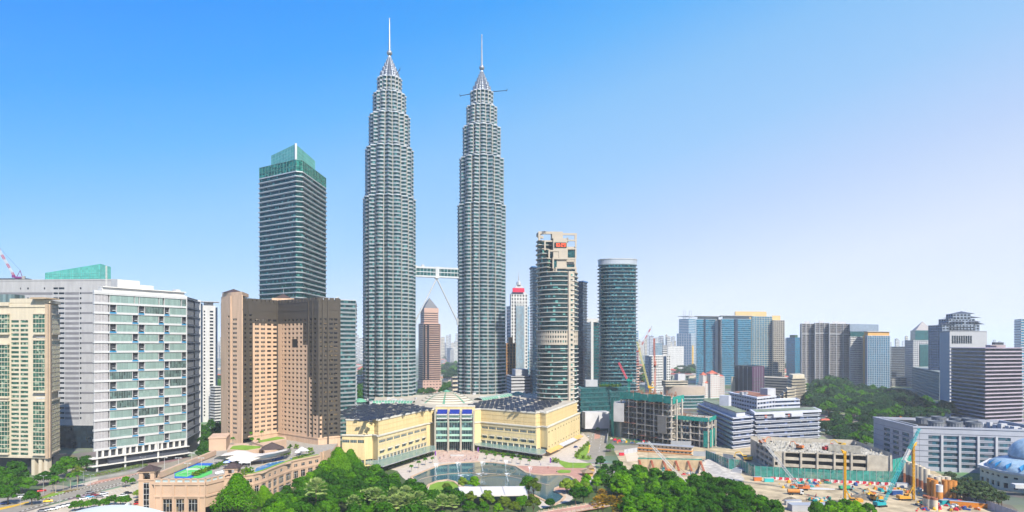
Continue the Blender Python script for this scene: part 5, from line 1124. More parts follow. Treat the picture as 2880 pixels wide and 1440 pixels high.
# cream terraced office
root, p, H = blk('office_building', 'long cream terraced building with deep shaded floors, left of the forest', 'office building', (2146, 1120), (2150, 1080), (2232, 1040), 1062, 4.6, mat('cream_slab', (.62, .55, .42)), M_dark, .55, 1.2, ledge=.8)
root2, p, H = blk('office_building', 'cream end tower with wide projecting floor slabs at the forest edge', 'office building', (2214, 990), (2228, 950), (2267, 965), 1066, 4.4, MATS['cream_slab'], M_dark, .5, 1.5, ledge=1.4)
b = MB(); b.prism(offset(p, -2), H+1, H+6); b.build('roof_plant_room', MATS['cream_slab'], root2)
for k in range(4): blk('terrace_block', ['lowest', 'second', 'third', 'highest'][k]+' of the cream stepped terraces in front of the cream end tower', 'building', (2180+k*10, 960-k*3), (2184+k*10, 930-k*2), (2226+k*4, 945-k*2), 10+k*5.5, 4.5, MATS['cream_slab'], M_dark, .5, 1.2, ledge=.8, grp='cream stepped terraces')
# white terraced shop-offices
M_wsl = mat('blue_white_slab', (.56, .58, .66), .7, var=.1)
M_ngl = glass('shop_glass', (.02, .04, .09), (3, 3, 4), .3, .2, .7, blind=(.12, .16, .3), bshare=.15)
r1, p, H = blk('office_building', 'left wing of white terraced offices with navy window bands beside the scaffold', 'office building', (1960, 690), (2062, 552), (2118, 566), 26, 4.2, M_wsl, M_ngl, .48, 1.2, ledge=1.2)
Fw_ = Face(Q(1960, 689), Q(2062, 551)); b = MB(); b.prism(offset(p, -6), H+.4, H+4.6); b.build('roof_storey', M_wsl, r1); b = MB(); b.prism(offset(p, -5), H+4.7, H+5.2, bot=True); b.build('roof_slab', mat('mossy_roof', (.2, .24, .16), var=.4), r1)
b = MB(); b.rbox(Q(2040, 620), 7, 9, H, H+15, .9); b.build('stair_tower', M_wsl, r1)
r2, p, H = blk('office_building', 'main block of white terraced offices with dark bands and red brick panels', 'office building', (2114, 592), (2126, 568), (2305, 592), 28.5, 4.0, M_wsl, M_ngl, .48, 1.2, ledge=1.0)
b = MB(); b.prism(offset(p, 1.6), H-.4, H+1.6, bot=True); b.build('roof_edge', M_wsl, r2); b = MB(); b.prism(offset(p, -.5), H+1.7, H+1.8); b.build('roof_surface', MATS['mossy_roof'], r2)
Fq = Face(Q(2126, 567), Q(2305, 591))
for k in range(4): b = MB(); Fq.box(b, 10+k*13, 12.4+k*13, H-3.4, H-.6, -.5, -.1); b.build('brick_panel', M_red, r2)
for a_ in (2172, 2222): b = MB(); Fq.box(b, t_at(Fq, a_), t_at(Fq, a_+32), H-3.3, H-.4, .2, 1.9); b.build('hanging_bay', M_wsl, r2)
for k in range(26):
    b = MB(); t = 3+Fq.L*random.random()*.9; z = 4+4*random.randint(1, 4); Fq.box(b, t, t+.9, z+.4, z+1.1, 1.0, 1.5); b.build('air_conditioner', M_white, r2)
r3, p, H = blk('office_building', 'upper rear block of the white terraced offices with rusty roof and plant room', 'office building', (2052, 690), (2129, 622), (2180, 645), 38, 4.3, M_wsl, M_ngl, .5, .6, bay=6, pier=.8)
b = MB(); b.prism(offset(p, 1.2), H-.6, H+1, bot=True); b.build('roof_slab', M_wsl, r3); b = MB(); b.prism(offset(p, -3), H+1, H+1.5); b.build('rusty_roof', M_rust, r3); b = MB(); b.rbox(Q(2160, 650), 12, 9, H, H+8, .5); b.build('roof_plant_room', M_lgrey, r3)
for k in range(2): b = MB(); b.rbox(Q(2086+k*12, 655), 3, 3, H+1, H+4, .6); b.build('water_tank', M_lamp, r3)
r4, p, H = blk('office_building', 'low rear connecting wing of the white terraced offices towards the forest', 'office building', (2170, 680), (2178, 660), (2250, 672), 32, 4.2, M_wsl, M_ngl, .5, .6)

# ================================================================== concrete frame under construction
def slab_frame(root, pl, pc, pr, nf, fh, z0=0, nb1=6, nb2=3, depth=None):
    pts = foot3(pl, pc, pr); F1, F2 = Face(pl, pc), Face(pc, pr)
    for i in range(nf):
        b = MB(); b.prism(offset(pts, .6 if i % 2 else .2), z0+i*fh-.35, z0+i*fh+.05, bot=True); b.build('floor_slab', mat('site_concrete', (.55, .5, .43), .9, var=.2), root)
    for F, nb in ((F1, nb1), (F2, nb2)):
        for j in range(nb+1):
            t = max(.5, min(F.L-.5, F.L*j/nb)); b = MB(); F.box(b, t-.55, t+.55, z0, z0+(nf-1)*fh-.36, -.9, -.05 if F is F1 else -.02); b.build('column', MATS['site_concrete'], root)
    for j in range(nb1+1):
        for k in (1, 2):
            t = max(.5, min(F1.L-.5, F1.L*j/nb1)); b = MB(); F1.box(b, t-.5, t+.5, z0, z0+(nf-1)*fh-.36, -7*k-.9, -7*k); b.build('column', MATS['site_concrete'], root)
    inn = offset(pts, -13); b = MB(); b.prism(inn, z0, z0+(nf-1)*fh-.4); b.build('core_wall', M_dark, root)
    return pts, F1, F2
root = thing('construction_building', 'unfinished concrete frame building wrapped in green netting at its top', 'building site', (260, 610, 0))
pl, pc, pr = Q(1745, 622), Q(1889, 570), Q(1921, 598)
pts, F1, F2 = slab_frame(root, pl, pc, pr, 9, 5.2, 0, 6, 3)
M_netm = M_net
def net(root, F, t0, t1, z0, z1, o=1.0): b = MB(); F.box(b, t0, t1, z0, z1, o, o+.08); return b.build('safety_net', M_netm, root)
for k in range(7): net(root, F1, F1.L*k/7+.1, F1.L*(k+1)/7-.1, 37.6+(k % 2)*.8, 44.2+(k % 3)*.5, .8+.3*(k % 2))
for k in range(2): net(root, F2, F2.L*k/2+.1, F2.L*(k+1)/2-.1, 37.4, 43.5, .9)
b = MB(); pp = foot3(Q(1722, 640), Q(1746, 622), Q(1790, 650)); b.prism(pp, 0, 33); b.build('grey_side_wall', mat('ply_hoarding', (.5, .48, .46), var=.1), root)
Fs = Face(Q(1726, 620), Q(1747, 616)); b = MB(); Fs.box(b, 0, Fs.L+3, 16, 34, 0, .3); b.build('white_screen', mat('screen_white', (.55, .54, .54)), root)
Fn = Face(Q(1720, 640), Q(1727, 624)); net(root, Fn, 0, Fn.L, 0, 38, .2)
b = MB(); F1.box(b, t_at(F1, 1851), t_at(F1, 1876), 10, 26, .7, 1.0); b.build('louvre_screen', mat('weathered_screen', (.3, .28, .25), var=.2, scale=1), root)
for k in range(12):
    t = random.uniform(2, F1.L-14); z = 5.2*random.randint(1, 7); b = MB(); F1.box(b, t, t+random.uniform(6, 14), z+.2, z+.45, .6, 2.6); b.build('timber_platform', M_rust if k % 2 else mat('red_timber', (.35, .12, .09)), root)
for k in range(90):   # starter bars and formwork standing on the top slab
    u, v = random.random(), random.random(); q_ = pts[0]+(pts[1]-pts[0])*u+(pts[3]-pts[0])*v if False else pl.lerp(pc, .04+.92*u)+(pr-pc)*(.1+.85*v); h = random.uniform(1.5, 5.5)
    b = MB(); r_ = random.random()
    if r_ < .6:
        for j in range(5): b.tube((q_.x+random.uniform(-1, 1), q_.y+random.uniform(-1, 1), 41.6), (q_.x+random.uniform(-1.4, 1.4), q_.y+random.uniform(-1.4, 1.4), 41.6+h), .1, n=3)
        b.build('rebar_cage', M_rust, root)
    elif k % 3 == 0: b.rbox(q_, random.uniform(2, 5), random.uniform(1, 3), 41.65, 41.6+h*.4, random.random()*3); b.build('formwork_stack', random.choice((M_rust, M_grey, mat('ply_brown', (.4, .3, .2)))), root)
root2 = thing('construction_building', 'lower unfinished concrete frame with rubble roof and turquoise netting', 'building site', (330, 590, 0))
pl, pc, pr = Q(1892, 580), Q(1993, 556), Q(2012, 580); pts, F1b, F2b = slab_frame(root2, pl, pc, pr, 5, 6, 0, 4, 2)
for k in range(4): net(root2, F1b, F1b.L*k/4+.05, F1b.L*(k+1)/4-.05, 23, 26.6, .7)
net(root2, F2b, 0, F2b.L, 23, 26.6, .7); net(root2, F2b, .2, F2b.L-.2, 1, 16, 1.2); net(root2, F1b, F1b.L-4, F1b.L-.1, 1, 15, 1.5)
b = MB(); b.prism(offset(pts, -1.5), 24.1, 25.3); b.build('rubble_layer', M_rubble, root2)
for k in range(30):
    q_ = pl.lerp(pc, random.random()*.9+.05)+(pr-pc)*random.uniform(.1, .9); b = MB(); h = random.uniform(1, 3.5)
    for j in range(4): b.tube((q_.x+random.uniform(-1, 1), q_.y+random.uniform(-1, 1), 25), (q_.x+random.uniform(-1.6, 1.6), q_.y+random.uniform(-1.6, 1.6), 25+h), .1, n=3)
    b.build('rebar_cage', M_rust, root2)
# cranes on the frame
p = G(1829, 1103, 43); luffing_crane('luffing_crane', 'pale yellow luffing crane standing on the concrete frame', (p.x, p.y, 41), radians(168), 47, radians(74), mast=6, col=mat('pale_yellow', (.72, .66, .25), .5), cabm=M_yel)
q_ = Q(1769, 625); luffing_crane('luffing_crane', 'small red luffing crane on a green mast at the near end of the concrete frame', (q_.x, q_.y, 41.5), radians(150), 20, radians(58), mast=13, col=mat('crane_crimson', (.55, .03, .08), .5), cabm=M_net)
q_ = Q(1842, 700); luffing_crane('luffing_crane', 'orange red crane with an upright boom behind the concrete frame', (q_.x, q_.y, 0), radians(100), 30, radians(86), mast=66, col=mat('crane_orange', (.7, .14, .06), .5), cabm=MATS['crane_orange'])
q_ = Q(1793, 900); luffing_crane('luffing_crane', 'thin red and white crane whose jib leans over the oval tower base', (q_.x, q_.y, 60), radians(15), 42, radians(58), mast=20, col=M_cred, cabm=M_cred)
blk('apartment_block', 'narrow pink and grey block just right of the oval tower', 'apartment block', (1788, 940), (1790, 930), (1798, 935), 1015, 4, M_pnk2, M_dglass, .5); 
blk('office_tower', 'narrow hazy blue striped tower just right of the oval tower', 'office tower', (1786, 1650), (1789, 1620), (1796, 1640), 930, 6, M_lgrey, M_blueg, .4)

# ================================================================== grey mall with cooling towers
root = thing('grey_mall', 'large blue grey panelled mall with rows of wide windows in the corner of the view', 'shopping mall', (320, 500, 0))
pl, pc, pr = Q(2457, 520), Q(2569, 460), Q(2980, 436); HM = 30.5
FL_, FR_ = Face(pl, pc), Face(pc, pr); W = MB(); wins = []
rw = [(3, 5.4), (7, 9.4), (11, 13.4), (15, 17.4), (19, 21.4), (23, 25.4)]
cR = [(t_at(FR_, a), t_at(FR_, b_)) for a, b_ in ((2611, 2645), (2653, 2695), (2704, 2747), (2756, 2798), (2807, 2843))]
punched(W, wins, FR_, 0, FR_.L, 0, HM, cR, rw, .5); cL = [(t_at(FL_, a), t_at(FL_, b_)) for a, b_ in ((2485, 2503), (2511, 2528), (2537, 2557))]
punched(W, wins, FL_, 0, FL_.L, 0, HM, cL, rw[1:], .5); pf = foot3(pl, pc, pr)
W.grid([[(p.x, p.y, 0) for p in (pr, pl+pr-pc, pl)], [(p.x, p.y, HM) for p in (pr, pl+pr-pc, pl)]], closed=False); W.grid([[(p.x, p.y, HM) for p in offset(pf, .5)], [(p.x, p.y, HM+1.2) for p in offset(pf, .5)], [(p.x, p.y, HM+1.2) for p in offset(pf, -1)], [(p.x, p.y, HM-1) for p in offset(pf, -1)]])
W.build('panel_wall', mat('blue_grey_panel', (.42, .44, .5), .5, var=.06), root); emit_windows(root, wins, glass('mall_blue_glass', (.03, .1, .14), (2.2, 2.2, 3), .45, .12, .8, blind=(.12, .14, .18), bshare=.2), None)
b = MB(); b.poly([(p.x, p.y, HM-.9) for p in offset(pf, -1)]); b.build('roof', mat('dark_roof', (.16, .16, .17), var=.2), root)
b = MB()
for z in (6.2, 10.2, 14.2, 18.2, 22.2, 26.6): FR_.box(b, 0, FR_.L, z, z+.22, 0, .18); FL_.box(b, 0, FL_.L, z, z+.22, 0, .18)
b.build('joint_line', mat('joint_dark', (.14, .15, .18), .6), root)
for a in (2649, 2699, 2751, 2802): b = MB(); t = t_at(FR_, a); FR_.box(b, t-.7, t+.7, 0, 26, .19, 1.0); b.build('pilaster', M_lgrey, root)
M_ct = mat('cooling_steel', (.2, .22, .25), .5, .3)
pos = [(2597, 1187), (2640, 1184), (2632, 1197), (2690, 1187), (2685, 1198), (2728, 1190), (2738, 1200)]; lbs = ['first from the dark pit, rear row', 'second, rear row', 'first, front row', 'third, rear row', 'middle, front row', 'last, rear row', 'last, front row']
for k, (x, y) in enumerate(pos):
    g_ = G(x, y, 31); r = thing('cooling_tower', 'round ribbed cooling tower on the grey mall roof, '+lbs[k], 'cooling tower', (g_.x, g_.y, 29.6), 'cooling towers on the mall roof')
    b = MB(); b.lathe(g_, [(4.8, 29.6), (4.8, 33), (5.1, 33.1), (5.1, 34.6), (4.6, 34.6), (4.4, 33.4)], 24); b.build('casing', M_ct, r)
    b = MB(); [b.tube((g_.x+4.95*cos(2*pi*j/16), g_.y+4.95*sin(2*pi*j/16), 29.7), (g_.x+4.95*cos(2*pi*j/16), g_.y+4.95*sin(2*pi*j/16), 33), .12, n=3) for j in range(16)]; b.build('rib_cage', M_lamp, r)
    b = MB(); b.rbox(g_, 8, .5, 33.6, 33.8, k); b.rbox(g_, .5, 8, 33.61, 33.81, k); b.build('fan', M_lamp, r)
b = MB(); c1 = G(2520, 1188, 31); b.prism([G(2500, 1178, 30).xy, G(2570, 1196, 30).xy, G(2620, 1196, 30).xy, G(2550, 1176, 30).xy], 29.65, 29.9); b.build('roof_pit', M_black, root)
b = MB(); F = Face(G(2480, 1176, 30.5).xy, G(2580, 1199, 30.5).xy); F.box(b, 0, F.L, 31, 31.5, -.4, .4); b.build('roof_beam', M_white, root)
for k in range(7): g_ = G(2765+k*18, 1196+k*2, 31); b = MB(); b.rbox(g_, random.uniform(2, 6), 3, 29.6, random.uniform(31.5, 34), .2); b.build('roof_unit', M_lgrey, root)

# ================================================================== half demolished concrete block
root = thing('demolition_building', 'half demolished grey concrete block with rubble covering its broken roof', 'building', (210, 450, 0))
pl, pc, pr = Q(2111, 512), Q(2176, 452), Q(2508, 432); FL_, FR_ = Face(pl, pc), Face(pc, pr); W = MB(); wins = []
HD = 15
cR = [(t_at(FR_, a), t_at(FR_, b_)) for a, b_ in ((2209, 2250), (2256, 2296), (2302, 2344), (2350, 2392), (2398, 2438))]
punched(W, wins, FR_, 3, FR_.L, 0, HD, cR, [(1.2, 4.4), (6.3, 9.2), (11, 14.2)], 2.5); punched(W, wins, FR_, 0, 3, 0, HD, [(.8, 2.6)], [(9, 11), (5, 7.5)], 1)
punched(W, wins, FL_, 0, FL_.L, 0, HD, even(4, FL_.L*.25, FL_.L*.97, 8), [(2, 4.6), (6.4, 9.2), (11, 13.8)], 2); pf = foot3(pl, pc, pr)
W.grid([[(p.x, p.y, 0) for p in (pr, pl+pr-pc, pl)], [(p.x, p.y, HD+2) for p in (pr, pl+pr-pc, pl)]], closed=False)
for a in (2176, 2206, 2253, 2299, 2347, 2395, 2441, 2505): t = t_at(FR_, a); FR_.box(W, max(0, t-.6), min(FR_.L, t+.6), 0, HD+random.uniform(.1, 1.3), 0, .9)
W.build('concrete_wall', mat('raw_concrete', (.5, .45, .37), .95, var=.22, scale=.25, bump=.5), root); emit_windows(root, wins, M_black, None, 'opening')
b = MB(); N1, N2 = 110, 60; rows_ = []
for j in range(N2+1):
    row = []
    for i in range(N1+1):
        q_ = pc+(pr-pc)*(i/N1)*.995+(pl-pc)*(j/N2)*.99; h = HD-.9+random.uniform(-.25, .6)+1.6*max(0, sin(i*.14+j*.1))*sin(j*.08+.3)
        if 62 < i < 90 and 24 < j < 44: h = HD-4+random.random()*.6
        row.append((q_.x, q_.y, h))
    rows_.append(row)
b.grid(rows_, closed=False); b.build('rubble_roof', M_rubble, root)
for k in range(60):
    i, j = random.random(), random.random(); q_ = pc+(pr-pc)*i+(pl-pc)*j*.95; b = MB(); s_ = random.uniform(.4, 1.3); b.rbox(q_, s_, s_*.7, HD-.8, HD+s_*.9, random.random()*3); b.build('rubble_block', M_rubble, root)
b = MB(); pitw = Face(G(2330, 1256, 18).xy, G(2420, 1262, 18).xy); pitw.box(b, 0, pitw.L, 15, 20, 0, 1); b.build('broken_wall', M_rubble, root)
# mosque corner
root = thing('mosque', 'white mosque with pale blue tiled double dome, cut by the picture edge', 'mosque', (330, 405, 0)); M_dome = mat('blue_tile', (.36, .5, .6), .4, var=.2, scale=.5, spec=.5)
mc = Q(2912, 402); a_ = Q(2756, 417); b_ = Q(2815, 398); 
mf = ccw([a_, b_, Q(2900, 384), Vector((355, 384)), Vector((362, 440)), Q(2790, 440)]); b = MB(); wins = []
for i in range(len(mf)):
    F = Face(mf[i], mf[(i+1) % len(mf)]); n = max(1, int(F.L/4.5)); punched(b, wins, F, 0, F.L, 0, 11, even(n, 0, F.L, 2.4), [(1.5, 4.6), (7.6, 8.8)], .6)
b.build('wall', mat('ivory_wall', (.66, .63, .5), .8, var=.05), root); emit_windows(root, wins, M_dglass, None)
b = MB(); b.prism(offset(mf, 1.2), 10.6, 12, bot=True); b.build('roof_edge', M_white, root)
b = MB(); b.lathe(mc, [(25*cos(a*.5/8*pi*.86), 12+7.5*sin(a*.5/8*pi)) for a in range(7)], 48); b.build('lower_dome', M_dome, root, smooth=True)
b = MB(); b.lathe(mc, [(13.3, 14), (13.3, 19.5), (13.8, 19.6), (13.8, 20.2)], 40); b.build('dome_drum', mat('drum_grey', (.35, .4, .48), .6), root)
b = MB(); b.lathe(mc, [(13.9*cos(pi/2*a/10*.98), 20.2+11.5*sin(pi/2*a/10)) for a in range(11)], 40); b.build('upper_dome', M_dome, root, smooth=True)
M_dia = mat('blue_diamond', (.03, .25, .5), .4)
for k in range(16):
    a = pi*.9+2*pi*k/32*1.6; 
    def dp(r, da): 
        t = [ (25*cos(x/8*pi*.5*.86), 12+7.5*sin(x*.5/8*pi)) for x in (r,)][0]; return (mc.x+(t[0]+.45)*cos(a+da), mc.y+(t[0]+.45)*sin(a+da), t[1]+.5)
    b = MB(); b.poly([dp(.6, 0), dp(2.1, .07), dp(3.6, 0), dp(2.1, -.07)]); b.build('diamond_tile', M_dia, root)
b = MB(); F = Face(Q(2842, 384), Q(2960, 380)); F.box(b, 0, F.L, 5, 7.2, 0, 5); b.build('porch_canopy', M_white, root)

# ================================================================== site fences, cabins, plant
def fence(name, label, cat, pts, h, m, postm=M_lamp, z=0, panel='panel', step=4, grp=None):
    P_ = [G(*p) for p in pts]; r = thing(name, label, cat, P_[0], grp)
    for i in range(len(P_)-1):
        F = Face(P_[i].xy, P_[i+1].xy); b = MB(); F.box(b, 0, F.L, z+.1, z+h, -.04, .04); b.build(panel, m, r); n = max(1, round(F.L/step))
        for j in range(n+1): t = F.L*j/n; b = MB(); F.box(b, t-.09, t+.09, z, z+h+.3, .05, .2); b.build('post', postm, r)
    return r
M_net2 = mat('thin_net', (.05, .3, .25), .8, var=.35, scale=.5)
_n = M_net2.node_tree; _b = _n.nodes['Principled BSDF']; _w = _n.nodes.new('ShaderNodeTexNoise'); _w.inputs['Scale'].default_value = 1.1; _r = _n.nodes.new('ShaderNodeMapRange'); _r.inputs['From Min'].default_value = .35; _r.inputs['From Max'].default_value = .6; _r.inputs['To Min'].default_value = .5; _r.inputs['To Max'].default_value = .88
_n.links.new(_w.outputs[0], _r.inputs[0]); _n.links.new(_r.outputs[0], _b.inputs['Alpha'])
fence('net_fence', 'tall turquoise netting fence along the front of the demolished block', 'fence', [zr(75, 665), zr(900, 710), zr(1450, 722)], 7.5, M_net2)
fence('net_fence', 'tall turquoise netting fence climbing away beside the demolished block', 'fence', [(1985, 1295), (2050, 1322), zr(-60, 610), zr(75, 665)], 8, M_net2)
fence('net_fence', 'dark green netting fence between the demolished block and grey mall', 'fence', [(2510, 1342), (2562, 1328)], 12, M_net)
# red and white barriers
M_rw = [mat('barrier_red', (.65, .03, .06), .6), mat('barrier_white', (.72, .7, .68), .6)]
a_, b_ = G(*zr(230, 690)), G(*zr(1340, 745)); n = 34
for k in range(n):
    if 13 < k < 16: continue
    p = a_.lerp(b_, (k+.5)/n); q_ = MB(); q_.rbox(p, 3.1, .5, .07, 1.9, atan2(b_.y-a_.y, b_.x-a_.x)); q_.rbox(p, 3.1, .9, .06, .4, atan2(b_.y-a_.y, b_.x-a_.x)+.001)
    tag(q_.build('barrier', M_rw[k % 2], loc=(p.x, p.y, 0)), ('red' if k % 2 == 0 else 'white')+' hoarding panel in the striped row below the turquoise net', 'barrier', 'red and white hoarding panels')
# site office cabins
cab = thing('site_office', 'long two storey cream site cabin with orange bands under a flat roof', 'site office', G(1910, 1272)); F = Face(G(1794, 1270).xy, G(1946, 1281).xy)
for z in (0.2, 3.6): b = MB(); F.box(b, 0, F.L, z, z+2.9, -5, 0); b.build('cabin_storey', M_cream, cab)
b = MB(); F.box(b, -.3, F.L+.3, 3.1, 3.6, -5, 1.2); F.box(b, -.3, F.L+.3, .5, 1, .02, .2); b.build('orange_band', M_orange, cab); b = MB(); F.box(b, -1, F.L+1, 6.6, 7, -6, 1.6); b.build('roof', M_lamp, cab)
for k in range(14):
    for z in (1.3, 4.8): b = MB(); t = F.L*(k+.5)/14; F.box(b, t-.6, t+.6, z, z+1, .02, .06); b.build('window', M_dglass, cab)
wl = thing('retaining_wall', 'tan excavation wall with red steel braces leaning on it', 'retaining wall', G(1900, 1310)); F = Face(G(1794, 1318).xy, G(1975, 1322).xy); b = MB(); F.box(b, 0, F.L, 0, 7, -.6, 0); b.build('wall', mat('shotcrete', (.52, .39, .24), .95, var=.2, scale=.3, bump=.4), wl)
for k in range(6):
    t = F.L*(.02+k*.19); b = MB(); q0 = F.p(t, 6.3, .1); q1 = F.p(t+1.5, .2, 7); b.lattice(q0, q1, .9, 6, .16); b.build('steel_brace', M_cred if 0 else mat('brace_red', (.5, .12, .06), .7), wl)
b = MB(); F.box(b, 0, F.L, 7, 8, -.5, -.3); b.build('net_rail', M_net2, wl)
hd = fence('hoarding', 'grey steel hoarding in front of the unfinished concrete frame', 'fence', [(1755, 1278), (1792, 1272)], 4, M_lgrey); fence('hoarding', 'pale steel panels right of the cream site cabin', 'fence', [(1950, 1283), (2012, 1285)], 4, mat('zinc_sheet', (.45, .47, .5), .5, .3)); fence('hoarding', 'tall corrugated zinc screen before the lower concrete frame', 'fence', [(1888, 1262), (1944, 1264)], 7, MATS['zinc_sheet']); fence('hoarding', 'zinc hoarding beside the yellow excavator near the demolished block', 'fence', [(2034, 1297), (2062, 1302)], 6, MATS['zinc_sheet'])
fence('hoarding', 'grey hoarding running down past the orange girder towards the mosque', 'fence', [(2708, 1402), (2745, 1418), (2800, 1440), (2880, 1470)], 4.5, mat('hoard_grey', (.45, .45, .48)))
fence('hoarding', 'pale wall between the road and the concrete frame', 'fence', [zc(285, 205), zc(320, 0), (1722, 1180)], 4, M_lgrey)
# gravel ramp mound
b = MB(); rows_ = []
edge = [zc(1400, 520), zc(1430, 440), zc(1490, 400), zc(1580, 440), zc(1700, 540), zc(1820, 610), zc(1910, 660)]; low_ = [zc(1390, 560), zc(1400, 560), zc(1480, 560), zc(1540, 590), zc(1640, 620), zc(1780, 660), zc(1900, 680)]; far_ = [zc(1430, 430), zc(1480, 385), zc(1560, 370), zc(1680, 400), zc(1800, 480), zc(1900, 560), zc(1960, 640)]
b.grid([[G(*p) for p in low_], [G(p[0], p[1], 5*(1-i/6.5)) for i, p in enumerate(edge)], [G(*p) for p in far_]], closed=False)
tag(b.build('gravel_bank', mat('grey_gravel', (.5, .46, .4), .95, var=.3, scale=.3, bump=1)), 'sloping grey gravel bank along the dirt haul road', 'gravel bank', kind='thing')
for k, (x, y, w_) in enumerate(((1080, 860, 8), (410, 890, 5), (1240, 870, 4))):
    g_ = G(*zr(x, y)); b = MB(); rows_ = []
    for r_, z in ((w_, .06), (w_*.7, 1.1), (w_*.35, 2), (.3, 2.3)): rows_.append([(g_.x+r_*cos(2*pi*j/18)*(1+.15*sin(j*3.1)), g_.y+r_*.8*sin(2*pi*j/18)*(1+.15*cos(j*2.3)), z*(1+.1*sin(j))) for j in range(18)])
    b.grid(rows_); b.poly(rows_[-1]); tag(b.build('earth_mound', mat('dark_earth', (.2, .17, .13), .95, var=.3, scale=.6, bump=1), loc=g_), ['large grey earth mound between the yellow drilling rig and teal crane', 'small grey rubble heap beside the tanker truck', 'low earth mound next to the teal crane'][k], 'earth mound', 'earth mounds on the site')
# ---- tracked machines
def tracks(r, L_, w_, z=0):
    for s_ in (-1, 1):
        b = MB(); pr_ = []
        for j in range(12):
            a = 2*pi*j/12; pr_.append((L_/2*.82*(1 if cos(a) > 0 else -1)+.5*cos(a), .5+.5*sin(a)))
        for sd in (0, 1): pass
        y0, y1 = s_*w_-.35, s_*w_+.35
        b.grid([[(x, y0, z_) for x, z_ in pr_], [(x, y1, z_) for x, z_ in pr_]]); b.poly([(x, y1, z_) for x, z_ in pr_]); b.poly([(x, y0, z_) for x, z_ in pr_][::-1]); b.build('track', M_black, r)
def machine_body(r, m, L_=5, w_=3, z=1.1, cabside=1):
    b = MB(); b.box(-L_*.6, L_*.35, -w_/2, w_/2, z, z+1.3); b.box(-L_*.6, -L_*.2, -w_/2+.1, w_/2-.1, z+1.3, z+1.8); b.build('body', m, r)
    b = MB(); b.prism([(L_*.05, cabside*w_*.1), (L_*.4, cabside*w_*.1), (L_*.4, cabside*w_*.5), (L_*.05, cabside*w_*.5)], z+.2, z+2.4, bot=True); c = b.build('cab', m, r)
    b = MB(); b.prism([(L_*.04, cabside*w_*.09), (L_*.42, cabside*w_*.09), (L_*.42, cabside*w_*.51), (L_*.04, cabside*w_*.51)], z+1.3, z+2.1, bot=True); b.build('cab_window', M_dglass, c)
def excavator(label, g_, rz, col, s_=1, grp='tracked excavators'):
    r = thing('excavator', label, 'excavator', (0, 0, 0), grp, 0); tracks(r, 4.2, 1.2); machine_body(r, col)
    for nm, a, c, w_ in (('boom', (1.6, -.2, 1.8), (4.6, -.2, 5.2), .35), ('boom', (4.6, -.2, 5.2), (7.2, -.2, 4.4), .3), ('stick', (7.2, -.2, 4.4), (7.9, -.2, 1.6), .22)): b = MB(); b.tube(a, c, w_, w_*.8, 4); b.build(nm, col, r)
    b = MB(); b.prism([(7.2, -.8), (8.4, -.8), (8.4, .4), (7.2, .4)], .7, 1.7, bot=True); b.build('bucket', M_dark, r)
    r.rotation_euler = (0, 0, rz); r.scale = (s_,)*3; r.location = g_; return r
M_eor = mat('excavator_orange', (.7, .2, .05), .5)
excavator('yellow excavator digging by the zinc hoarding', G(2102, 1296), 2.6, M_yel, 1.25)
excavator('orange yellow excavator beside the dark earth mound', G(*zr(1200, 890)), 1.9, mat('amber_paint', (.75, .36, .04), .5), 1.15)
for k, (x, y, rz, m, lb) in enumerate(((490, 395, 2.2, M_eor, 'orange excavator with raised arm on the rubble roof'), (740, 410, .4, M_cred, 'dark red excavator in the middle of the rubble roof'), (150, 345, .3, M_eor, 'orange excavator at the left end of the rubble roof'), (880, 375, 2.8, M_yel, 'yellow excavator at the edge of the roof pit in the rubble'))):
    g_ = G(*zr(x, y), 15.6); excavator(lb, (g_.x, g_.y, 14.9), rz, m, .95)
# drilling rigs
def rig(label, g_, rz, h, lean=0):
    r = thing('drilling_rig', label, 'drilling rig', (0, 0, 0), 'yellow drilling rigs'); tracks(r, 5.5, 1.5); machine_body(r, MATS['amber_paint'], 7, 3.4)
    b = MB(); b.lattice((5.2, 0, .4), (5.2, 0, h), .9, 14, .2, .14); b.tube((5.2, 0, .4), (5.2, 0, h), .33, n=6); b.build('mast', mat('rig_yellow', (.8, .42, .02), .5), r)
    b = MB(); b.tube((4.6, 0, h), (7.4, 0, h+1.4), .35, n=4); b.tube((5.2, 0, h-1.5), (7.2, 0, h+1.2), .2, n=4); b.rbox((5.6, 0), 2, 1.2, h-.5, h+.6); b.build('mast_head', MATS['rig_yellow'], r)
    for s_ in (-.8, .8): b = MB(); b.tube((1.5, s_, 2), (5, s_*.4, 8.5), .22, n=5); b.build('support_strut', MATS['rig_yellow'], r)
    b = MB(); b.tube((6.1, 0, 0), (6.1, 0, h*.72), .22, n=6); b.tube((6.1, 0, 0), (6.1, 0, 3), .6, n=8); b.build('drill_string', M_lamp, r)
    r.rotation_euler = (0, 0, rz); r.location = g_; return r
g_ = G(*zr(1000, 912)); rig('yellow drilling rig with a white cab standing alone on the dirt', g_, pi*.98, 29)
g_ = G(*zr(1470, 880)); rig('yellow drilling rig with dark lower mast beside the orange silos', g_, .05, 32)
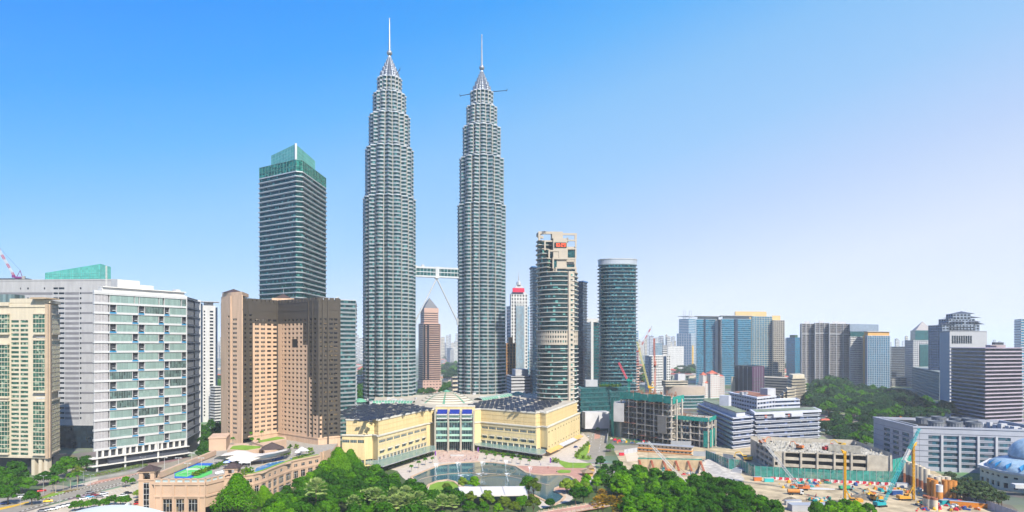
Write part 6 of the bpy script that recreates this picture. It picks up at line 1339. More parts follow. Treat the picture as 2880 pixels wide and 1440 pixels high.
# crawler cranes
def crawler(label, g_, rz, m, boom, ang, white_mid=True, bm=None):
    r = thing('crawler_crane', label, 'crawler crane', (0, 0, 0), 'crawler cranes'); tracks(r, 5.5, 1.7); machine_body(r, m, 6.5, 3.4)
    st = Vector((2, 0, 1.8)); d = Vector((cos(ang), 0, sin(ang))); n = 7
    for i in range(n):
        b = MB(); b.lattice(st+d*boom*i/n, st+d*boom*(i+1)/n, 1.3 if 0 < i < n-1 else .9, 4, .17, .12); (white_mid and i in (4,)) and b.tube(st+d*boom*i/n, st+d*boom*(i+1)/n, .75, n=4); b.build('boom', M_white if (white_mid and i in (4,)) else (bm or m), r)
    ap = Vector((-2.4, 0, 5.5)); b = MB(); b.tube((-1, 0, 2.4), ap, .15); b.tube((-3.4, 0, 2.4), ap, .15); b.build('gantry', m, r)
    tip = st+d*boom; b = MB(); b.tube(ap, tip, .07, n=3); b.tube(tip, (tip.x, 0, tip.z-boom*.5), .06, n=3); b.build('cable', M_black, r); r.rotation_euler = (0, 0, rz); r.location = g_; return r
crawler('teal crawler crane with its long leaning boom', G(*zr(1245, 940)), .28, M_tealp, 48, radians(58))
crawler('red crawler crane with a thin grey boom before the netting', G(*zr(520, 785)), pi*.93, M_eor, 40, radians(52), True, M_lgrey)
crawler('pale crawler crane boom rising from the excavation to the site cabin', G(1960, 1392), pi*.96, M_white, 40, radians(48), False)
# silos
M_so = mat('silo_orange', (.62, .25, .05), .6, var=.12, scale=.4); M_sr = mat('silo_rust', (.38, .14, .07), .7, var=.15); M_sc = mat('silo_cream', (.66, .58, .45), .6, var=.1)
sil = [(1465, 712, 'a'), (1505, 730, 'a'), (1545, 745, 'a'), (1590, 765, 'a'), (1628, 785, 'a'), (1672, 810, 'a'), (1715, 830, 'b'), (1770, 850, 'b'), (1705, 850, 'o'), (1748, 868, 'o'), (1790, 900, 'c'), (1845, 868, 'o'), (1884, 872, 'o'), (1923, 874, 'o'), (1815, 845, 'b'), (1865, 850, 'b'), (1665, 945, 's'), (1693, 955, 's'), (1745, 965, 's')]
for k, (x, y, t) in enumerate(sil):
    g_ = G(*zr(x, y)); hgt = {'a': 14.5, 'b': 12, 'o': 11, 'c': 10, 's': 6.5}[t]; rr = 1.75 if t != 's' else 1.6
    lab = {'a': 'tall cream and rust steel tank in the long row behind the drilling rig', 'b': 'cream topped steel tank in the middle of the tank cluster', 'o': 'plain orange steel tank in the front of the tank cluster', 'c': 'single orange tank with a broad white top band, in front of the others', 's': 'short rusty cream tank standing apart on the dirt'}[t]
    r = thing('steel_tank', lab, 'tank', g_, {'a': 'tall cream and rust tanks', 'b': 'cream topped tanks', 'o': 'plain orange tanks', 'c': 'banded tank', 's': 'short rusty tanks'}[t])
    m0, m1 = {'a': (M_sr, M_sc), 'b': (M_so, M_sc), 'o': (M_so, M_so), 'c': (M_so, M_white), 's': (M_sc, M_sr)}[t]; f = {'a': .42, 'b': .6, 'o': .5, 'c': .6, 's': .85}[t]
    b = MB(); b.lathe(g_, [(rr, .06), (rr, hgt*f*.5), (rr+.07, hgt*f*.5+.05), (rr+.07, hgt*f*.5+.2), (rr, hgt*f*.5+.25), (rr, hgt*f)], 20); b.build('lower_shell', m0, r)
    b = MB(); b.lathe(g_, [(rr, hgt*f+.01), (rr+.06, hgt*f+.1), (rr, hgt*f+.2), (rr, hgt*.8), (rr+.06, hgt*.8+.1), (rr, hgt*.8+.2), (rr, hgt), (rr-.2, hgt), (rr-.25, hgt-.3)], 20); b.build('upper_shell', m1, r)
b = thing('tank_stand', 'dark blue steel base frame under the orange tanks', 'steel frame', G(*zr(1840, 890))); q_ = MB(); g_ = G(*zr(1830, 888)); q_.rbox(g_, 17, 5, .1, 1.2, -.15); q_.build('beam', mat('base_blue', (.02, .08, .28), .5), b)
# tanker, trucks, toilets, containers, pipes
def truck(label, g_, rz, m, tank=False, s_=1, cat='truck'):
    r = thing('truck', label, cat, (0, 0, 0), 'site trucks'); b = MB(); b.box(-3.6, 3.6, -.5, .5, .6, .9); b.build('chassis', M_dark, r); b = MB(); b.box(2.2, 3.8, -1.1, 1.1, .7, 2.6); c = b.build('cab', M_white, r); b = MB(); b.box(2.8, 3.84, -1.12, 1.12, 1.6, 2.3); b.build('cab_window', M_dglass, c)
    b = MB()
    if tank: b.tube((-3.6, 0, 1.9), (2, 0, 1.9), 1.0, n=12)
    else: b.box(-3.6, 2, -1.15, 1.15, .95, 2.3)
    b.build('tank' if tank else 'load_bed', m, r)
    for x in (-2.8, -1.6, 2.8):
        for y in (-1, 1): b = MB(); b.tube((x, y-.12, .45), (x, y+.12, .45), .45, n=12); b.build('wheel', M_black, r)
    r.rotation_euler = (0, 0, rz); r.scale = (s_,)*3; r.location = g_
truck('orange tanker truck on the dirt below the barriers', G(*zr(450, 830)), -.1, M_so, True, 1.2, 'tanker truck'); truck('green truck by the net fence near the rig', G(*zr(920, 785)), .05, mat('truck_green', (.05, .4, .2), .5), False, 1.1)
truck('grey loader truck on the haul road', G(*zc(1905, 545)), -.8, M_lgrey, False, 1.1); truck('yellow truck at the left edge of the netting', G(*zr(10, 505)), 1.2, M_yel, False, .9)
for k in range(5): g_ = G(*zr(172+k*17, 712)); r = thing('portable_toilet', 'turquoise portable toilet in the short row by the netting', 'portable toilet', g_, 'portable toilets'); b = MB(); b.rbox(g_, 1.2, 1.3, .1, 2.5, 0); b.build('cabin', mat('toilet_teal', (.05, .5, .5), .5), r); b = MB(); b.rbox(g_, 1.3, 1.4, 2.5, 2.75); b.build('roof', M_white, r)
def container(label, g_, rz, L_, m, h=2.6, w_=2.4):
    r = thing('site_container', label, 'container', (0, 0, 0)); b = MB(); b.box(-L_/2, L_/2, -w_/2, w_/2, .1, h); b.build('box', m, r); b = MB(); 
    for i in range(int(L_/.6)): b.box(-L_/2+i*.6, -L_/2+i*.6+.2, -w_/2-.06, -w_/2, .2, h-.1)
    b.build('corrugation', m, r); b = MB(); b.box(-L_/2-.1, L_/2+.1, -w_/2-.1, w_/2+.1, h, h+.12); b.build('roof', M_lamp, r); r.rotation_euler = (0, 0, rz); r.location = g_
container('orange site container near the portable toilets', G(*zr(100, 700)), 0, 5, M_eor); container('red and white cabin by the top of the haul road', G(*zc(1785, 430)), -.3, 6, MATS['barrier_red']); container('blue container under the yellow rig', G(*zr(1380, 830)), .1, 8, MATS['base_blue']); container('grey container with white roof near the haul road', G(*zc(1860, 560)), -.6, 6, M_lgrey); container('orange girder cabin beside the grey hoarding', G(*zr(2080, 945)), -.38, 20, M_orange, 2.8, 2.2); container('white tarpaulin shelter behind the park trees', G(*zr(430, 925)), .1, 9, M_white); container('red site box on the lot by the road', G(1748, 1281), 0, 4, MATS['barrier_red']); container('teal equipment box near the short tanks', G(*zr(1835, 920)), .2, 5, M_tealp)
container('long grey open shed roof at the lower tank yard', G(*zr(620, 975)), .02, 26, M_lgrey, 3.5, 6); container('white roofed rebar store under the leaning rig mast', G(*zr(1440, 760)), -.1, 7, M_white)
for k in range(3): g_ = G(*zr(590+k*50, 778+k*4)); r = MB(); r.tube((g_.x-6, g_.y, .5+.0*k), (g_.x+8, g_.y-.6, .5), .45, n=10); tag(r.build('steel_pipe', M_lamp, loc=g_), 'long pale steel pipe lying on the dirt below the barriers', 'pipe', 'steel pipes on the dirt')
for k in range(4): g_ = G(*zc(1850+k*12, 470+k*9)); r = MB(); r.tube((g_.x-2.5, g_.y+3, .4), (g_.x+2.5, g_.y-3, .4), .4, n=8); tag(r.build('steel_pipe', MATS['barrier_red'], loc=g_), 'red steel pipe stacked beside the haul road', 'pipe', 'red pipes by the haul road')
cols = [M_rust, M_sc, MATS['base_blue'], M_yel, MATS['barrier_red'], M_net2, M_white, M_eor, M_lamp, M_tealp]; nm = ['rusty steel', 'cream', 'dark blue', 'yellow', 'red', 'green', 'white', 'orange', 'grey', 'teal']
def scat(n, f, zone):
    for k in range(n):
        x, y = f(); i = random.randrange(10); g_ = G(x, y); b = MB(); s_ = random.uniform(.5, 1.6); L_ = s_*random.uniform(1, 4)
        b.rbox(g_, L_, s_, .08, .08+s_*random.uniform(.3, .9), random.random()*3.1); b.rbox(g_, L_*.5, s_*.6, .08, .1+s_*1.1, random.random()*3.1)
        tag(b.build('material_stack', cols[i], loc=g_), nm[i]+' building material '+zone, 'building material', 'building materials '+zone+', '+nm[i])
scat(70, lambda: zr(random.uniform(1560, 2200), random.uniform(900, 985)), 'scattered in front of the tanks')
scat(46, lambda: zr(random.uniform(300, 760), random.uniform(700, 770)), 'lying below the striped hoarding')
scat(30, lambda: zr(random.uniform(580, 780), random.uniform(860, 930)), 'heaped on the open dirt')
scat(36, lambda: zc(random.uniform(340, 800), random.uniform(150, 200)), 'at the foot of the concrete frame')
scat(36, lambda: zr(random.uniform(920, 1640), random.uniform(735, 830)), 'around the rigs near the net fence')
scat(20, lambda: zc(random.uniform(960, 1350), random.uniform(480, 600)), 'in the excavation')
# ================================================================== vegetation
LM = {'dark': leafmat('leaf_dark', (.014, .07, .006), (.075, .23, .01)), 'mid': leafmat('leaf_mid', (.022, .11, .005), (.13, .34, .01)), 'bright': leafmat('leaf_bright', (.05, .21, .003), (.24, .5, .008)),
      'lime': leafmat('leaf_lime', (.12, .24, .02), (.3, .42, .04)), 'pale': leafmat('palm_pale', (.2, .33, .07), (.5, .6, .2)), 'orange': leafmat('palm_orange', (.2, .2, .02), (.6, .3, .02)), 'olive': leafmat('leaf_olive', (.06, .11, .012), (.2, .28, .03)), 'far': leafmat('leaf_far', (.02, .06, .025), (.05, .12, .04)), 'grey': leafmat('leaf_greygreen', (.05, .09, .035), (.15, .22, .09))}
rnd = random.Random(5)
def leaf_cloud(b, c, r, n, s, squash=.75):
    for _ in range(n):
        u = rnd.uniform(-.7, 1); a = rnd.uniform(0, 2*pi); k = sqrt(1-u*u); d = Vector((k*cos(a), k*sin(a), u)); q = rnd.uniform(.72, 1.08)
        p = Vector((c[0]+d.x*r*q, c[1]+d.y*r*q, c[2]+d.z*r*squash*q))
        nrm = (d+Vector((rnd.uniform(-.5, .5), rnd.uniform(-.5, .5), rnd.uniform(-.35, .6)))).normalized()
        t = nrm.cross(Vector((rnd.random(), rnd.random(), rnd.random()))).normalized(); w_ = nrm.cross(t); z = s*rnd.uniform(.6, 1.25)
        b.poly([p-t*z*.5, p+w_*z*.4, p+t*z*.5, p-w_*z*.4])
def tree_proto(kind, R=6.5, H=14, lobes=13, n=170, s=1.0, shape='round', nm='broadleaf_tree', low=False):
    r = thing(nm, 'tree', 'tree', (0, 0, 0)); b = MB(); hc = H*.62
    for i in range(lobes):
        a = 2.4*i; f = (i+.5)/lobes
        if shape == 'round': rr = R*.72*sqrt(f); z = hc+(H-hc)*(.62-f)*.9+rnd.uniform(-1.1, 1.1); lr = R*rnd.uniform(.2, .42)
        elif shape == 'cone': rr = R*.75*f; z = H*.93-(H*.7)*f+rnd.uniform(-.6, .6); lr = R*(.24+.26*f)
        else: rr = R*.85*sqrt(f); z = H-1.6-1.2*f+rnd.uniform(-.3, .3); lr = R*rnd.uniform(.22, .34)
        leaf_cloud(b, (rr*cos(a)+rnd.uniform(-.6, .6), rr*sin(a)+rnd.uniform(-.6, .6), z), lr, n, s, .75 if shape != 'flat' else .5)
    b.build('crown', LM[kind], r)
    t = MB(); t.tube((0, 0, 0), (0, 0, hc*.8), R*.06, R*.04, 6)
    for i in range(5): a = 1.26*i; t.tube((0, 0, hc*.55), (R*.5*cos(a), R*.5*sin(a), hc+1), R*.03, R*.012, 4)
    t.build('trunk', M_bark, r); return r
def fan_palm(kind='pale', H=10, nl=34, fr=2.6):
    r = thing('fan_palm', 'palm', 'palm', (0, 0, 0)); b = MB()
    for i in range(nl):
        a = 2.4*i; el = radians(82-112*i/nl); c = Vector((0, 0, H)); d = Vector((cos(a)*cos(el), sin(a)*cos(el), sin(el))); tip = c+d*fr; side = d.cross(Vector((0, 0, 1))).normalized(); up = side.cross(d)
        for k in range(-4, 5):
            an = k*.33; dd = (d*cos(an)+side*sin(an)).normalized(); e = tip+dd*fr*.62+Vector((0, 0, -.25*abs(k)*.3)); w_ = side*.34+up*.03
            b.poly([tip-w_*.5, tip+dd*fr*.35+w_, e, tip+dd*fr*.35-w_])
        b.tube(c, tip, .05, .03, 3)
    b.build('crown', LM[kind], r); t = MB(); t.tube((0, 0, 0), (0, 0, H), .28, .2, 7); t.build('trunk', M_bark, r); return r
def feather_palm(kind='mid', H=8, nl=16, L_=3.2):
    r = thing('coconut_palm', 'palm', 'palm', (0, 0, 0)); b = MB()
    for i in range(nl):
        a = 2.4*i; prev = None; el = radians(70-75*i/nl)
        for k in range(7):
            t = k/6; p = Vector((cos(a)*L_*t*cos(el*.8), sin(a)*L_*t*cos(el*.8), H+L_*(t*sin(el)-.75*t*t)))
            if prev is not None:
                sd = Vector((-sin(a), cos(a), 0)); w_ = .75*sin(pi*(.12+.85*t)); dr = Vector((0, 0, -.45*w_))
                b.poly([prev, p, p+sd*w_+dr, prev+sd*w_*1.05+dr]); b.poly([prev, prev-sd*w_*1.05+dr, p-sd*w_+dr, p])
            prev = p
    b.build('crown', LM[kind], r); t = MB(); t.tube((0, 0, 0), (.2, 0, H), .22, .14, 6); t.build('trunk', mat('palm_trunk', (.4, .34, .26)), r); return r
def setg(o, lab, cat='tree', grp=None): o['label'] = lab; o['category'] = cat; o['group'] = grp or lab; return o
PR = {}
for kind in ('dark', 'mid', 'bright', 'olive', 'lime'): PR[kind] = [tree_proto(kind, 6.5, 14, 17, 120, 1.2), tree_proto(kind, 7.2, 13, 21, 110, 1.25), tree_proto(kind, 5.5, 15, 15, 110, 1.15)]
PR['far'] = [tree_proto('far', 9, 16, 14, 90, 1.9, nm='forest_tree'), tree_proto('far', 10, 14, 12, 100, 2.0, 'flat', nm='forest_tree'), tree_proto('mid', 8, 15, 12, 90, 1.8, nm='forest_tree')]
PR['grey'] = [tree_proto('grey', 4.6, 9, 10, 90, .8), tree_proto('grey', 4, 8, 9, 90, .75)]
PR['flat'] = [tree_proto('mid', 8, 11, 16, 130, 1.0, 'flat', nm='rain_tree'), tree_proto('dark', 7, 10, 14, 130, 1.0, 'flat', nm='rain_tree')]
PR['cone'] = [tree_proto('bright', 12, 23, 34, 330, 1.0, 'cone', nm='conical_tree')]
PR['small'] = [tree_proto('mid', 2.4, 5, 7, 60, .55, nm='small_tree'), tree_proto('lime', 2.2, 4.5, 7, 60, .5, nm='small_tree')]
PR['shrub'] = [tree_proto('mid', 1.8, 2.2, 7, 55, .5, nm='shrub'), tree_proto('lime', 1.7, 2.0, 7, 55, .5, nm='shrub')]
PR['bsh'] = [PR['shrub'][1]]
PR['fan'] = [fan_palm()]; PR['ofan'] = [fan_palm('orange', 9, 34, 2.4)]; PR['coco'] = [feather_palm(), feather_palm('bright', 7)]; PR['spalm'] = [feather_palm('mid', 4.2, 12, 2.0)]
def put(kind, loc, s, lab, grp=None, cat='tree', idx=None):
    p = PR[kind][rnd.randrange(len(PR[kind])) if idx is None else idx]; o = place(p, FLAG, loc, rnd.uniform(0, 6.28), s*rnd.uniform(.88, 1.12)); return setg(o, lab, cat, grp)
def inpoly(q, x, y):
    c = False; j = len(q)-1
    for i in range(len(q)):
        if (q[i][1] > y) != (q[j][1] > y) and x < (q[j][0]-q[i][0])*(y-q[i][1])/(q[j][1]-q[i][1])+q[i][0]: c = not c
        j = i
    return c
def grove(pxp, z, step, kinds, s, lab, grp=None, cat='tree'):
    q = [G(x, y, z) for x, y in pxp]; xs = [p.x for p in q]; ys = [p.y for p in q]; n = 0; x = min(xs)
    while x < max(xs):
        y = min(ys)
        while y < max(ys):
            a, c = x+rnd.uniform(-.35, .35)*step, y+rnd.uniform(-.35, .35)*step
            if inpoly(q, a, c) and HOR+(EYE-15*s)*FP/c < 1446: k = rnd.choice(kinds); put(k, (a, c, 0), s*rnd.uniform(.82, 1.15), lab.replace('#', {'dark': 'dark green', 'mid': 'mid green', 'bright': 'bright green', 'olive': 'olive green', 'lime': 'yellow green'}.get(k, 'green')), None, cat); n += 1
            y += step
        x += step
    return n
ng = 0
ng += grove([zc(430, 470), zc(600, 470), zc(860, 520), zc(1000, 590), zc(1130, 640), zc(1280, 690), zc(1230, 760), zc(1180, 830), zc(1100, 1080), zc(1100, 1300), zc(560, 1300), zc(560, 900), zc(420, 760), zc(320, 640)], 9, 10.2, ['bright', 'mid', 'mid', 'bright', 'dark'], .98, '# broadleaf tree in the dense grove below the excavation')
ng += grove([zc(1300, 640), zc(1500, 610), zc(1700, 670), zc(1900, 750), zc(2060, 810), zc(2250, 840), zc(2380, 960), zc(2450, 1300), zc(1100, 1300), zc(1180, 860), zc(1280, 760)], 9, 10.2, ['dark', 'mid', 'dark', 'dark'], .98, '# broadleaf tree in the darker grove beside the dirt haul road')
ng += grove([zr(640, 960), zr(800, 935), zr(1000, 945), zr(1250, 985), zr(1250, 1100), zr(640, 1100)], 4, 7, ['bright', 'mid'], .62, '# tree at the bottom edge before the open dirt')
ng += grove([(955, 1320), (1030, 1318), (1090, 1318), (1140, 1345), (1175, 1375), (1195, 1400), (1260, 1460), (1260, 1540), (880, 1540), (800, 1470), (760, 1430), (840, 1385), (900, 1345), (925, 1325)], 9, 10, ['dark', 'mid', 'dark', 'mid'], .92, '# broadleaf tree in the large grove left of the lake')
ng += grove([(730, 1440), (800, 1405), (850, 1410), (850, 1560), (730, 1560)], 8, 8, ['bright', 'mid'], .8, '# tree below the curved podium wall')
ng += grove([(740, 1400), (800, 1380), (905, 1325), (935, 1335), (850, 1420), (740, 1440)], 6, 8.5, ['mid', 'dark'], .75, '# tree crowding the foot of the curved podium wall')
ng += grove([z6(1890, 1060), z6(2110, 1010), z6(2180, 1060), z6(2180, 1120), z6(1960, 1100)], 5, 7, ['lime', 'bright'], .6, '# small tree on the bank near the thatched hut')
for x, y, s, k, l in ((1120, 1185, .7, 'olive', 'olive green tree in front of the white stage roof'), (1260, 1195, .7, 'lime', 'bright yellow green tree in front of the white stage roof'), (1400, 1200, .7, 'olive', 'olive and yellow tree in front of the white stage roof, middle'), (1600, 1060, .95, 'mid', 'dark leafy tree growing over the right corner of the white stage roof'), (1640, 1110, .85, 'olive', 'slender tree at the lake edge right of the stage roof'), (1640, 1235, .9, 'olive', 'brownish olive tree at the bottom between stage roof and pink bridge'), (1150, 1060, .7, 'bright', 'round bright green tree behind the left end of the stage roof'), (1060, 1060, .6, 'lime', 'yellow green shrub tree by the round lawn'), (925, 1080, .45, 'olive', 'small white flowering tree on the round lawn'), (820, 1160, .8, 'dark', 'dark tree at the near side of the round lawn'), (700, 1130, .8, 'dark', 'dark tree between the grove and the round lawn'), (940, 1160, .75, 'dark', 'dark tree left of the stage roof'), (1010, 1190, .75, 'dark', 'dark tree touching the left corner of the stage roof'), (880, 1200, .8, 'mid', 'green tree below the round lawn'), (2190, 870, .75, 'dark', 'dark green tree beside the curving lawn'), (2230, 930, .7, 'dark', 'dark green tree behind the thatched hut'), (2200, 1000, .8, 'mid', 'green tree right of the thatched hut'), (1985, 1160, .75, 'dark', 'dark rounded tree beside the pink bridge'), (2050, 1160, .7, 'dark', 'second dark rounded tree beside the pink bridge'), (1775, 1210, .5, 'dark', 'small dark tree on the sandy lake corner'), (1110, 1255, .55, 'dark', 'dark tree before the left half of the stage roof'), (1230, 1262, .55, 'mid', 'green tree below the middle of the stage roof'), (1350, 1265, .55, 'bright', 'bright green tree below the stage roof'), (1480, 1250, .6, 'olive', 'olive tree before the right half of the stage roof'), (1550, 1220, .6, 'mid', 'green tree at the right front corner of the stage roof'), (2270, 760, .5, 'bright', 'small bright tree at the road corner by the hoarding')):
    px, py = z6(x, y); p = G(px, py, 7*s); put(k, (p.x, p.y, 0), s, l)
p = Q(668, 338); put('cone', (p.x, p.y, 0), .92, 'huge bright green conical tree rising in front of the podium turret'); p = Q(742, 352); put('cone', (p.x, p.y, 0), .55, 'second large bright conical tree below the curved podium wall')
p = Q(952, 432); put('cone', (p.x, p.y, 0), .8, 'tall bright green tree between hotel and yellow mall, left peak'); p = Q(985, 437); put('cone', (p.x, p.y, 0), .74, 'tall bright green tree against the left end of the yellow mall'); 
p = Q(910, 425); put('bright', (p.x, p.y, 0), .9, 'bright spreading tree at the end of the curved podium wall'); p = Q(870, 405); put('bright', (p.x, p.y, 0), .75, 'bright tree tucked under the curved podium wall'); p = Q(1000, 415); put('bright', (p.x, p.y, 0), .9, 'bright tree with yellow flowers at the corner of the mall')
for k, (x, y) in enumerate(((160, 1215), (245, 1165), (300, 1175), (345, 1195), (400, 1225), (490, 1155), (590, 1185), (560, 1225), (510, 1240), (620, 1250), (700, 1220), (790, 1250), (890, 1240), (970, 1225))):
    px, py = z6(x, y); p = G(px, py, 10); put('fan', (p.x, p.y, 0), 1.12, 'pale green fan palm in the row along the bottom of the lakeside grove', cat='palm')
p = Q(889, 330); put('fan', (p.x, p.y, 0), 1.4, 'large pale fan palm cut by the bottom edge left of the grove', cat='palm')
for x, y in ((470, 760), (440, 790), (230, 830), (240, 930), (350, 950), (470, 930), (500, 990), (420, 1010), (180, 960)):
    p = G(*zc(x, y), 8); put('ofan', (p.x, p.y, 0), 1.0, 'orange fringed fan palm by the end of the pink bridge', cat='palm')
for x, y in ((635, 960), (695, 930), (750, 905), (808, 888), (1255, 852), (1322, 860), (1390, 870), (1462, 885), (1530, 895), (1605, 905)):
    p = G(*z6(x, y)); put('spalm', p, 1.1, ('small palm on the '+('left' if x < 900 else 'right')+' lakeside promenade before the mall'), cat='palm')
for x, y, s in ((840, 1010, 1.1), (955, 975, .9), (1065, 950, 1.2), (1170, 935, 1.15), (800, 990, .9)): p = G(*zb(x, y)); put('coco', p, s, 'palm standing on the road median below the pale glass block', cat='palm')
for x, y in ((1470, 190), (1150, 275), (1350, 200), (1360, 280), (1430, 275)): p = G(*z5(x, y), 21.5); put('spalm', p, 1.05, 'palm on the raised garden terrace of the hotel', cat='palm')
for k in range(34):   # hedge row beside court and pool terrace
    f = k/33; p = G(*z5(730+430*f+rnd.uniform(-8, 8), 625-165*f+rnd.uniform(-8, 8)), ZD); put('shrub', p, .95, 'leafy shrub in the sloping hedge between tennis court and pool terrace', cat='shrub')
for x, y in ((1230, 480), (1270, 470), (1310, 465), (1340, 460), (1690, 385), (1720, 375), (1740, 390), (1760, 375), (1250, 590), (1290, 570), (1330, 570), (1350, 585), (1780, 320), (1850, 310), (1900, 360), (1980, 350), (2010, 340), (1270, 610)): p = G(*z5(x, y), ZD+.8); put('shrub', (p.x, p.y, ZD), 1.3, 'lush shrub beside the terrace pool', cat='shrub')
for k in range(22): f = k/21; p = G(*z5(1810+230*f, 440-60*f), ZD); put('shrub', p, .55, 'clipped shrub in the planter along the curved podium edge', cat='shrub')
b = MB(); ins = offset(ccw(wv+[Q(899, 445), Q(672, 380)]), 0)
for i in range(len(wv)-1):
    Fw = Face(wv[i], wv[i+1]); Fw.box(b, -.01, Fw.L+.01, ZD+.02, ZD+1.05, -2.4, -.7)
tag(b.build('edge_hedge', M_grass, bpy.data.objects['hotel_podium']))
for k in range(26): f = k/25; p = G(*z6(500+320*f, 912-92*f)); put('shrub', p, .9, 'low shrub in the sloping planter before the left mall wing', cat='shrub')
for k in range(30): f = k/29; p = G(*z6(1210+480*f, 800+62*f)); put('shrub', p, .95, 'low shrub in the planter under the right mall canopy', cat='shrub')
for x, y in ((2000, 820), (2020, 800), (2040, 785), (2060, 765), (2080, 745), (2090, 735), (2000, 845), (2050, 850), (2100, 850), (1800, 880), (1815, 870), (1830, 885)): p = G(*z6(x, y)); put('bsh', p, 1.3, 'bright shrub on the planted island by the mall road', cat='shrub')
for x, y, s, l in ((2060, 600, .45, 'small spreading tree at the street end of the yellow mall'), (2168, 600, .5, 'tree on the median of the road beside the mall'), (2170, 640, .45, 'lower tree on the median of the road beside the mall')): p = G(*z6(x, y)); put('mid', p, s, l)
for x, y, s, l in ((2170, 490, .9, 'broad rain tree before the ribbed white wall'), (2220, 500, .75, 'rain tree at the right end of the ribbed white wall'), (2035, 430, .8, 'rain tree behind the green street fins')): p = G(*z6(x, y), 4); put('flat', (p.x, p.y, 0), s, l)
# left street trees
for x, y, s, k, l in ((20, 820, 1.1, 'dark', 'tree at the left picture edge below the cream tower'), (110, 860, .9, 'mid', 'dark tree covering the foot of the cream tower'), (250, 760, 1.1, 'dark', 'large dark tree before the cream tower columns'), (340, 880, .8, 'dark', 'dark tree at the corner of the cream tower'), (430, 900, .7, 'mid', 'green tree beside the cream tower columns'), (120, 1050, .8, 'mid', 'low green tree above the parked blue car'), (480, 1080, .65, 'dark', 'dark street tree beside the minivan'), (660, 800, .7, 'dark', 'dark tree right of the cream tower columns'), (860, 720, .9, 'dark', 'dark tree between cream tower and palms'), (1000, 640, 1.0, 'mid', 'green tree beneath the striped grey block'), (1100, 600, .9, 'dark', 'dark tree in the shade of the striped grey block'), (1180, 740, .75, 'olive', 'olive tree behind the median palms'), (1300, 560, .9, 'dark', 'dark tree by the corner of the pale glass block'), (1890, 850, .5, 'bright', 'round bright green street tree beside the parking lot'), (2000, 830, .3, 'mid', 'small tree right of the round street tree'), (2080, 1020, .4, 'lime', 'round lime green bush tree by the turret'), (1180, 1060, .22, 'mid', 'tiny shrub on the parking kerb')):
    q_ = zb(x, y); p = G(q_[0], q_[1], 6*s); put(k, (p.x, p.y, 0), s, l)
for x, y in ((1130, 1170), (1220, 1150), (1320, 1140), (1420, 1120), (1640, 1080), (1720, 1080), (1820, 1085), (1900, 1090), (1560, 1130)): p = G(*zb(x, y), 4); put('mid', (p.x, p.y, 0), .42, 'low tree in the row between parked cars and the white shell roof')
b = MB()
hp = [zb(1290, 770), zb(1460, 745), zb(1700, 700), zb(2150, 605), zb(2240, 590)]
for i in range(len(hp)-1):
    a_, c_ = G(*hp[i]), G(*hp[i+1]); F = Face(a_.xy, c_.xy)
    for t in range(int(F.L*5)): p_ = F.p(t/5, rnd.uniform(.2, 2.1), rnd.uniform(-1.6, .2)); leaf_cloud(b, p_, .5, 9, .5)
tag(b.build('hedge', LM['lime'], loc=G(*hp[0])), 'long clipped lime green hedge at the foot of the pale glass block', 'hedge', kind='thing')
wl2 = MB(); a_, c_ = G(*zb(1280, 830)), G(*zb(2150, 670)); F = Face(a_.xy, c_.xy); F.box(wl2, 0, F.L, .05, 1.6, -.3, 0); tag(wl2.build('low_wall', M_grey, loc=a_), 'low grey wall below the clipped hedge', 'wall', kind='thing')
# trees between the pale glass block and the hotel
ng += grove([(566, 1215), (620, 1205), (622, 1262), (590, 1285), (566, 1285)], 8, 10, ['dark'], .95, '# tree in the gap between pale glass block and hotel')
ng += grove([(560, 1190), (622, 1188), (622, 1208), (563, 1212)], 8, 16, ['dark'], 1.0, '# tree at the foot of the narrow white and navy tower')
ng += grove([(1000, 1090), (1030, 1085), (1030, 1128), (1000, 1135)], 10, 20, ['dark'], 1.3, '# tree seen between the office block and the twin tower')
# park forest to the right
ng += grove([(2262, 1085), (2330, 1070), (2400, 1090), (2480, 1098), (2560, 1112), (2660, 1150), (2660, 1172), (2470, 1172), (2280, 1150), (2262, 1110)], 10, 19, ['far'], 1.15, 'forest tree in the upper part of the wooded park')
ng += grove([(2300, 1080), (2340, 1062), (2390, 1075), (2380, 1096), (2310, 1100)], 24, 24, ['far'], 1.9, 'tall forest tree forming the hump of the wooded park')
ng += grove([(2310, 1172), (2450, 1178), (2450, 1240), (2400, 1262), (2330, 1235)], 8, 15, ['far'], .8, 'park tree between the white terraced offices and grey mall')
ng += grove([(2420, 1152), (2640, 1156), (2640, 1164), (2420, 1162)], 8, 20, ['flat'], 1.3, 'flat topped rain tree by the distant car park')
p = G(*z2_(700-480, 1075)); put('lime', (p.x, p.y, 0), .6, 'yellowish flowering tree among the dark park trees')
ng += grove([zr(1800, 690), zr(1950, 680), zr(2250, 770), zr(2400, 840), zr(2360, 900), zr(2120, 860), zr(1880, 790)], 5, 6, ['grey'], 1.0, 'loose grey green tree along the hoarding by the mosque')
ng += grove([(1660, 1082), (1740, 1085), (1740, 1092), (1660, 1090)], 46, 9, ['small'], 1.2, 'small roof garden tree on the teal glass podium') if False else 0
for k in range(10): q_ = Q(1690+k*6, 680); put('shrub', (q_.x, q_.y, 45), 1.3, 'shrub on the roof garden of the low teal glass block', cat='shrub')
ng += grove([(1178, 1086), (1250, 1082), (1258, 1095), (1180, 1100)], 10, 17, ['dark'], .8, '# tree before the salmon pink striped tower')
ng += grove([(1244, 1074), (1268, 1076), (1266, 1092), (1246, 1094)], 10, 20, ['dark'], 1.1, '# tree right of the salmon pink tower foot')

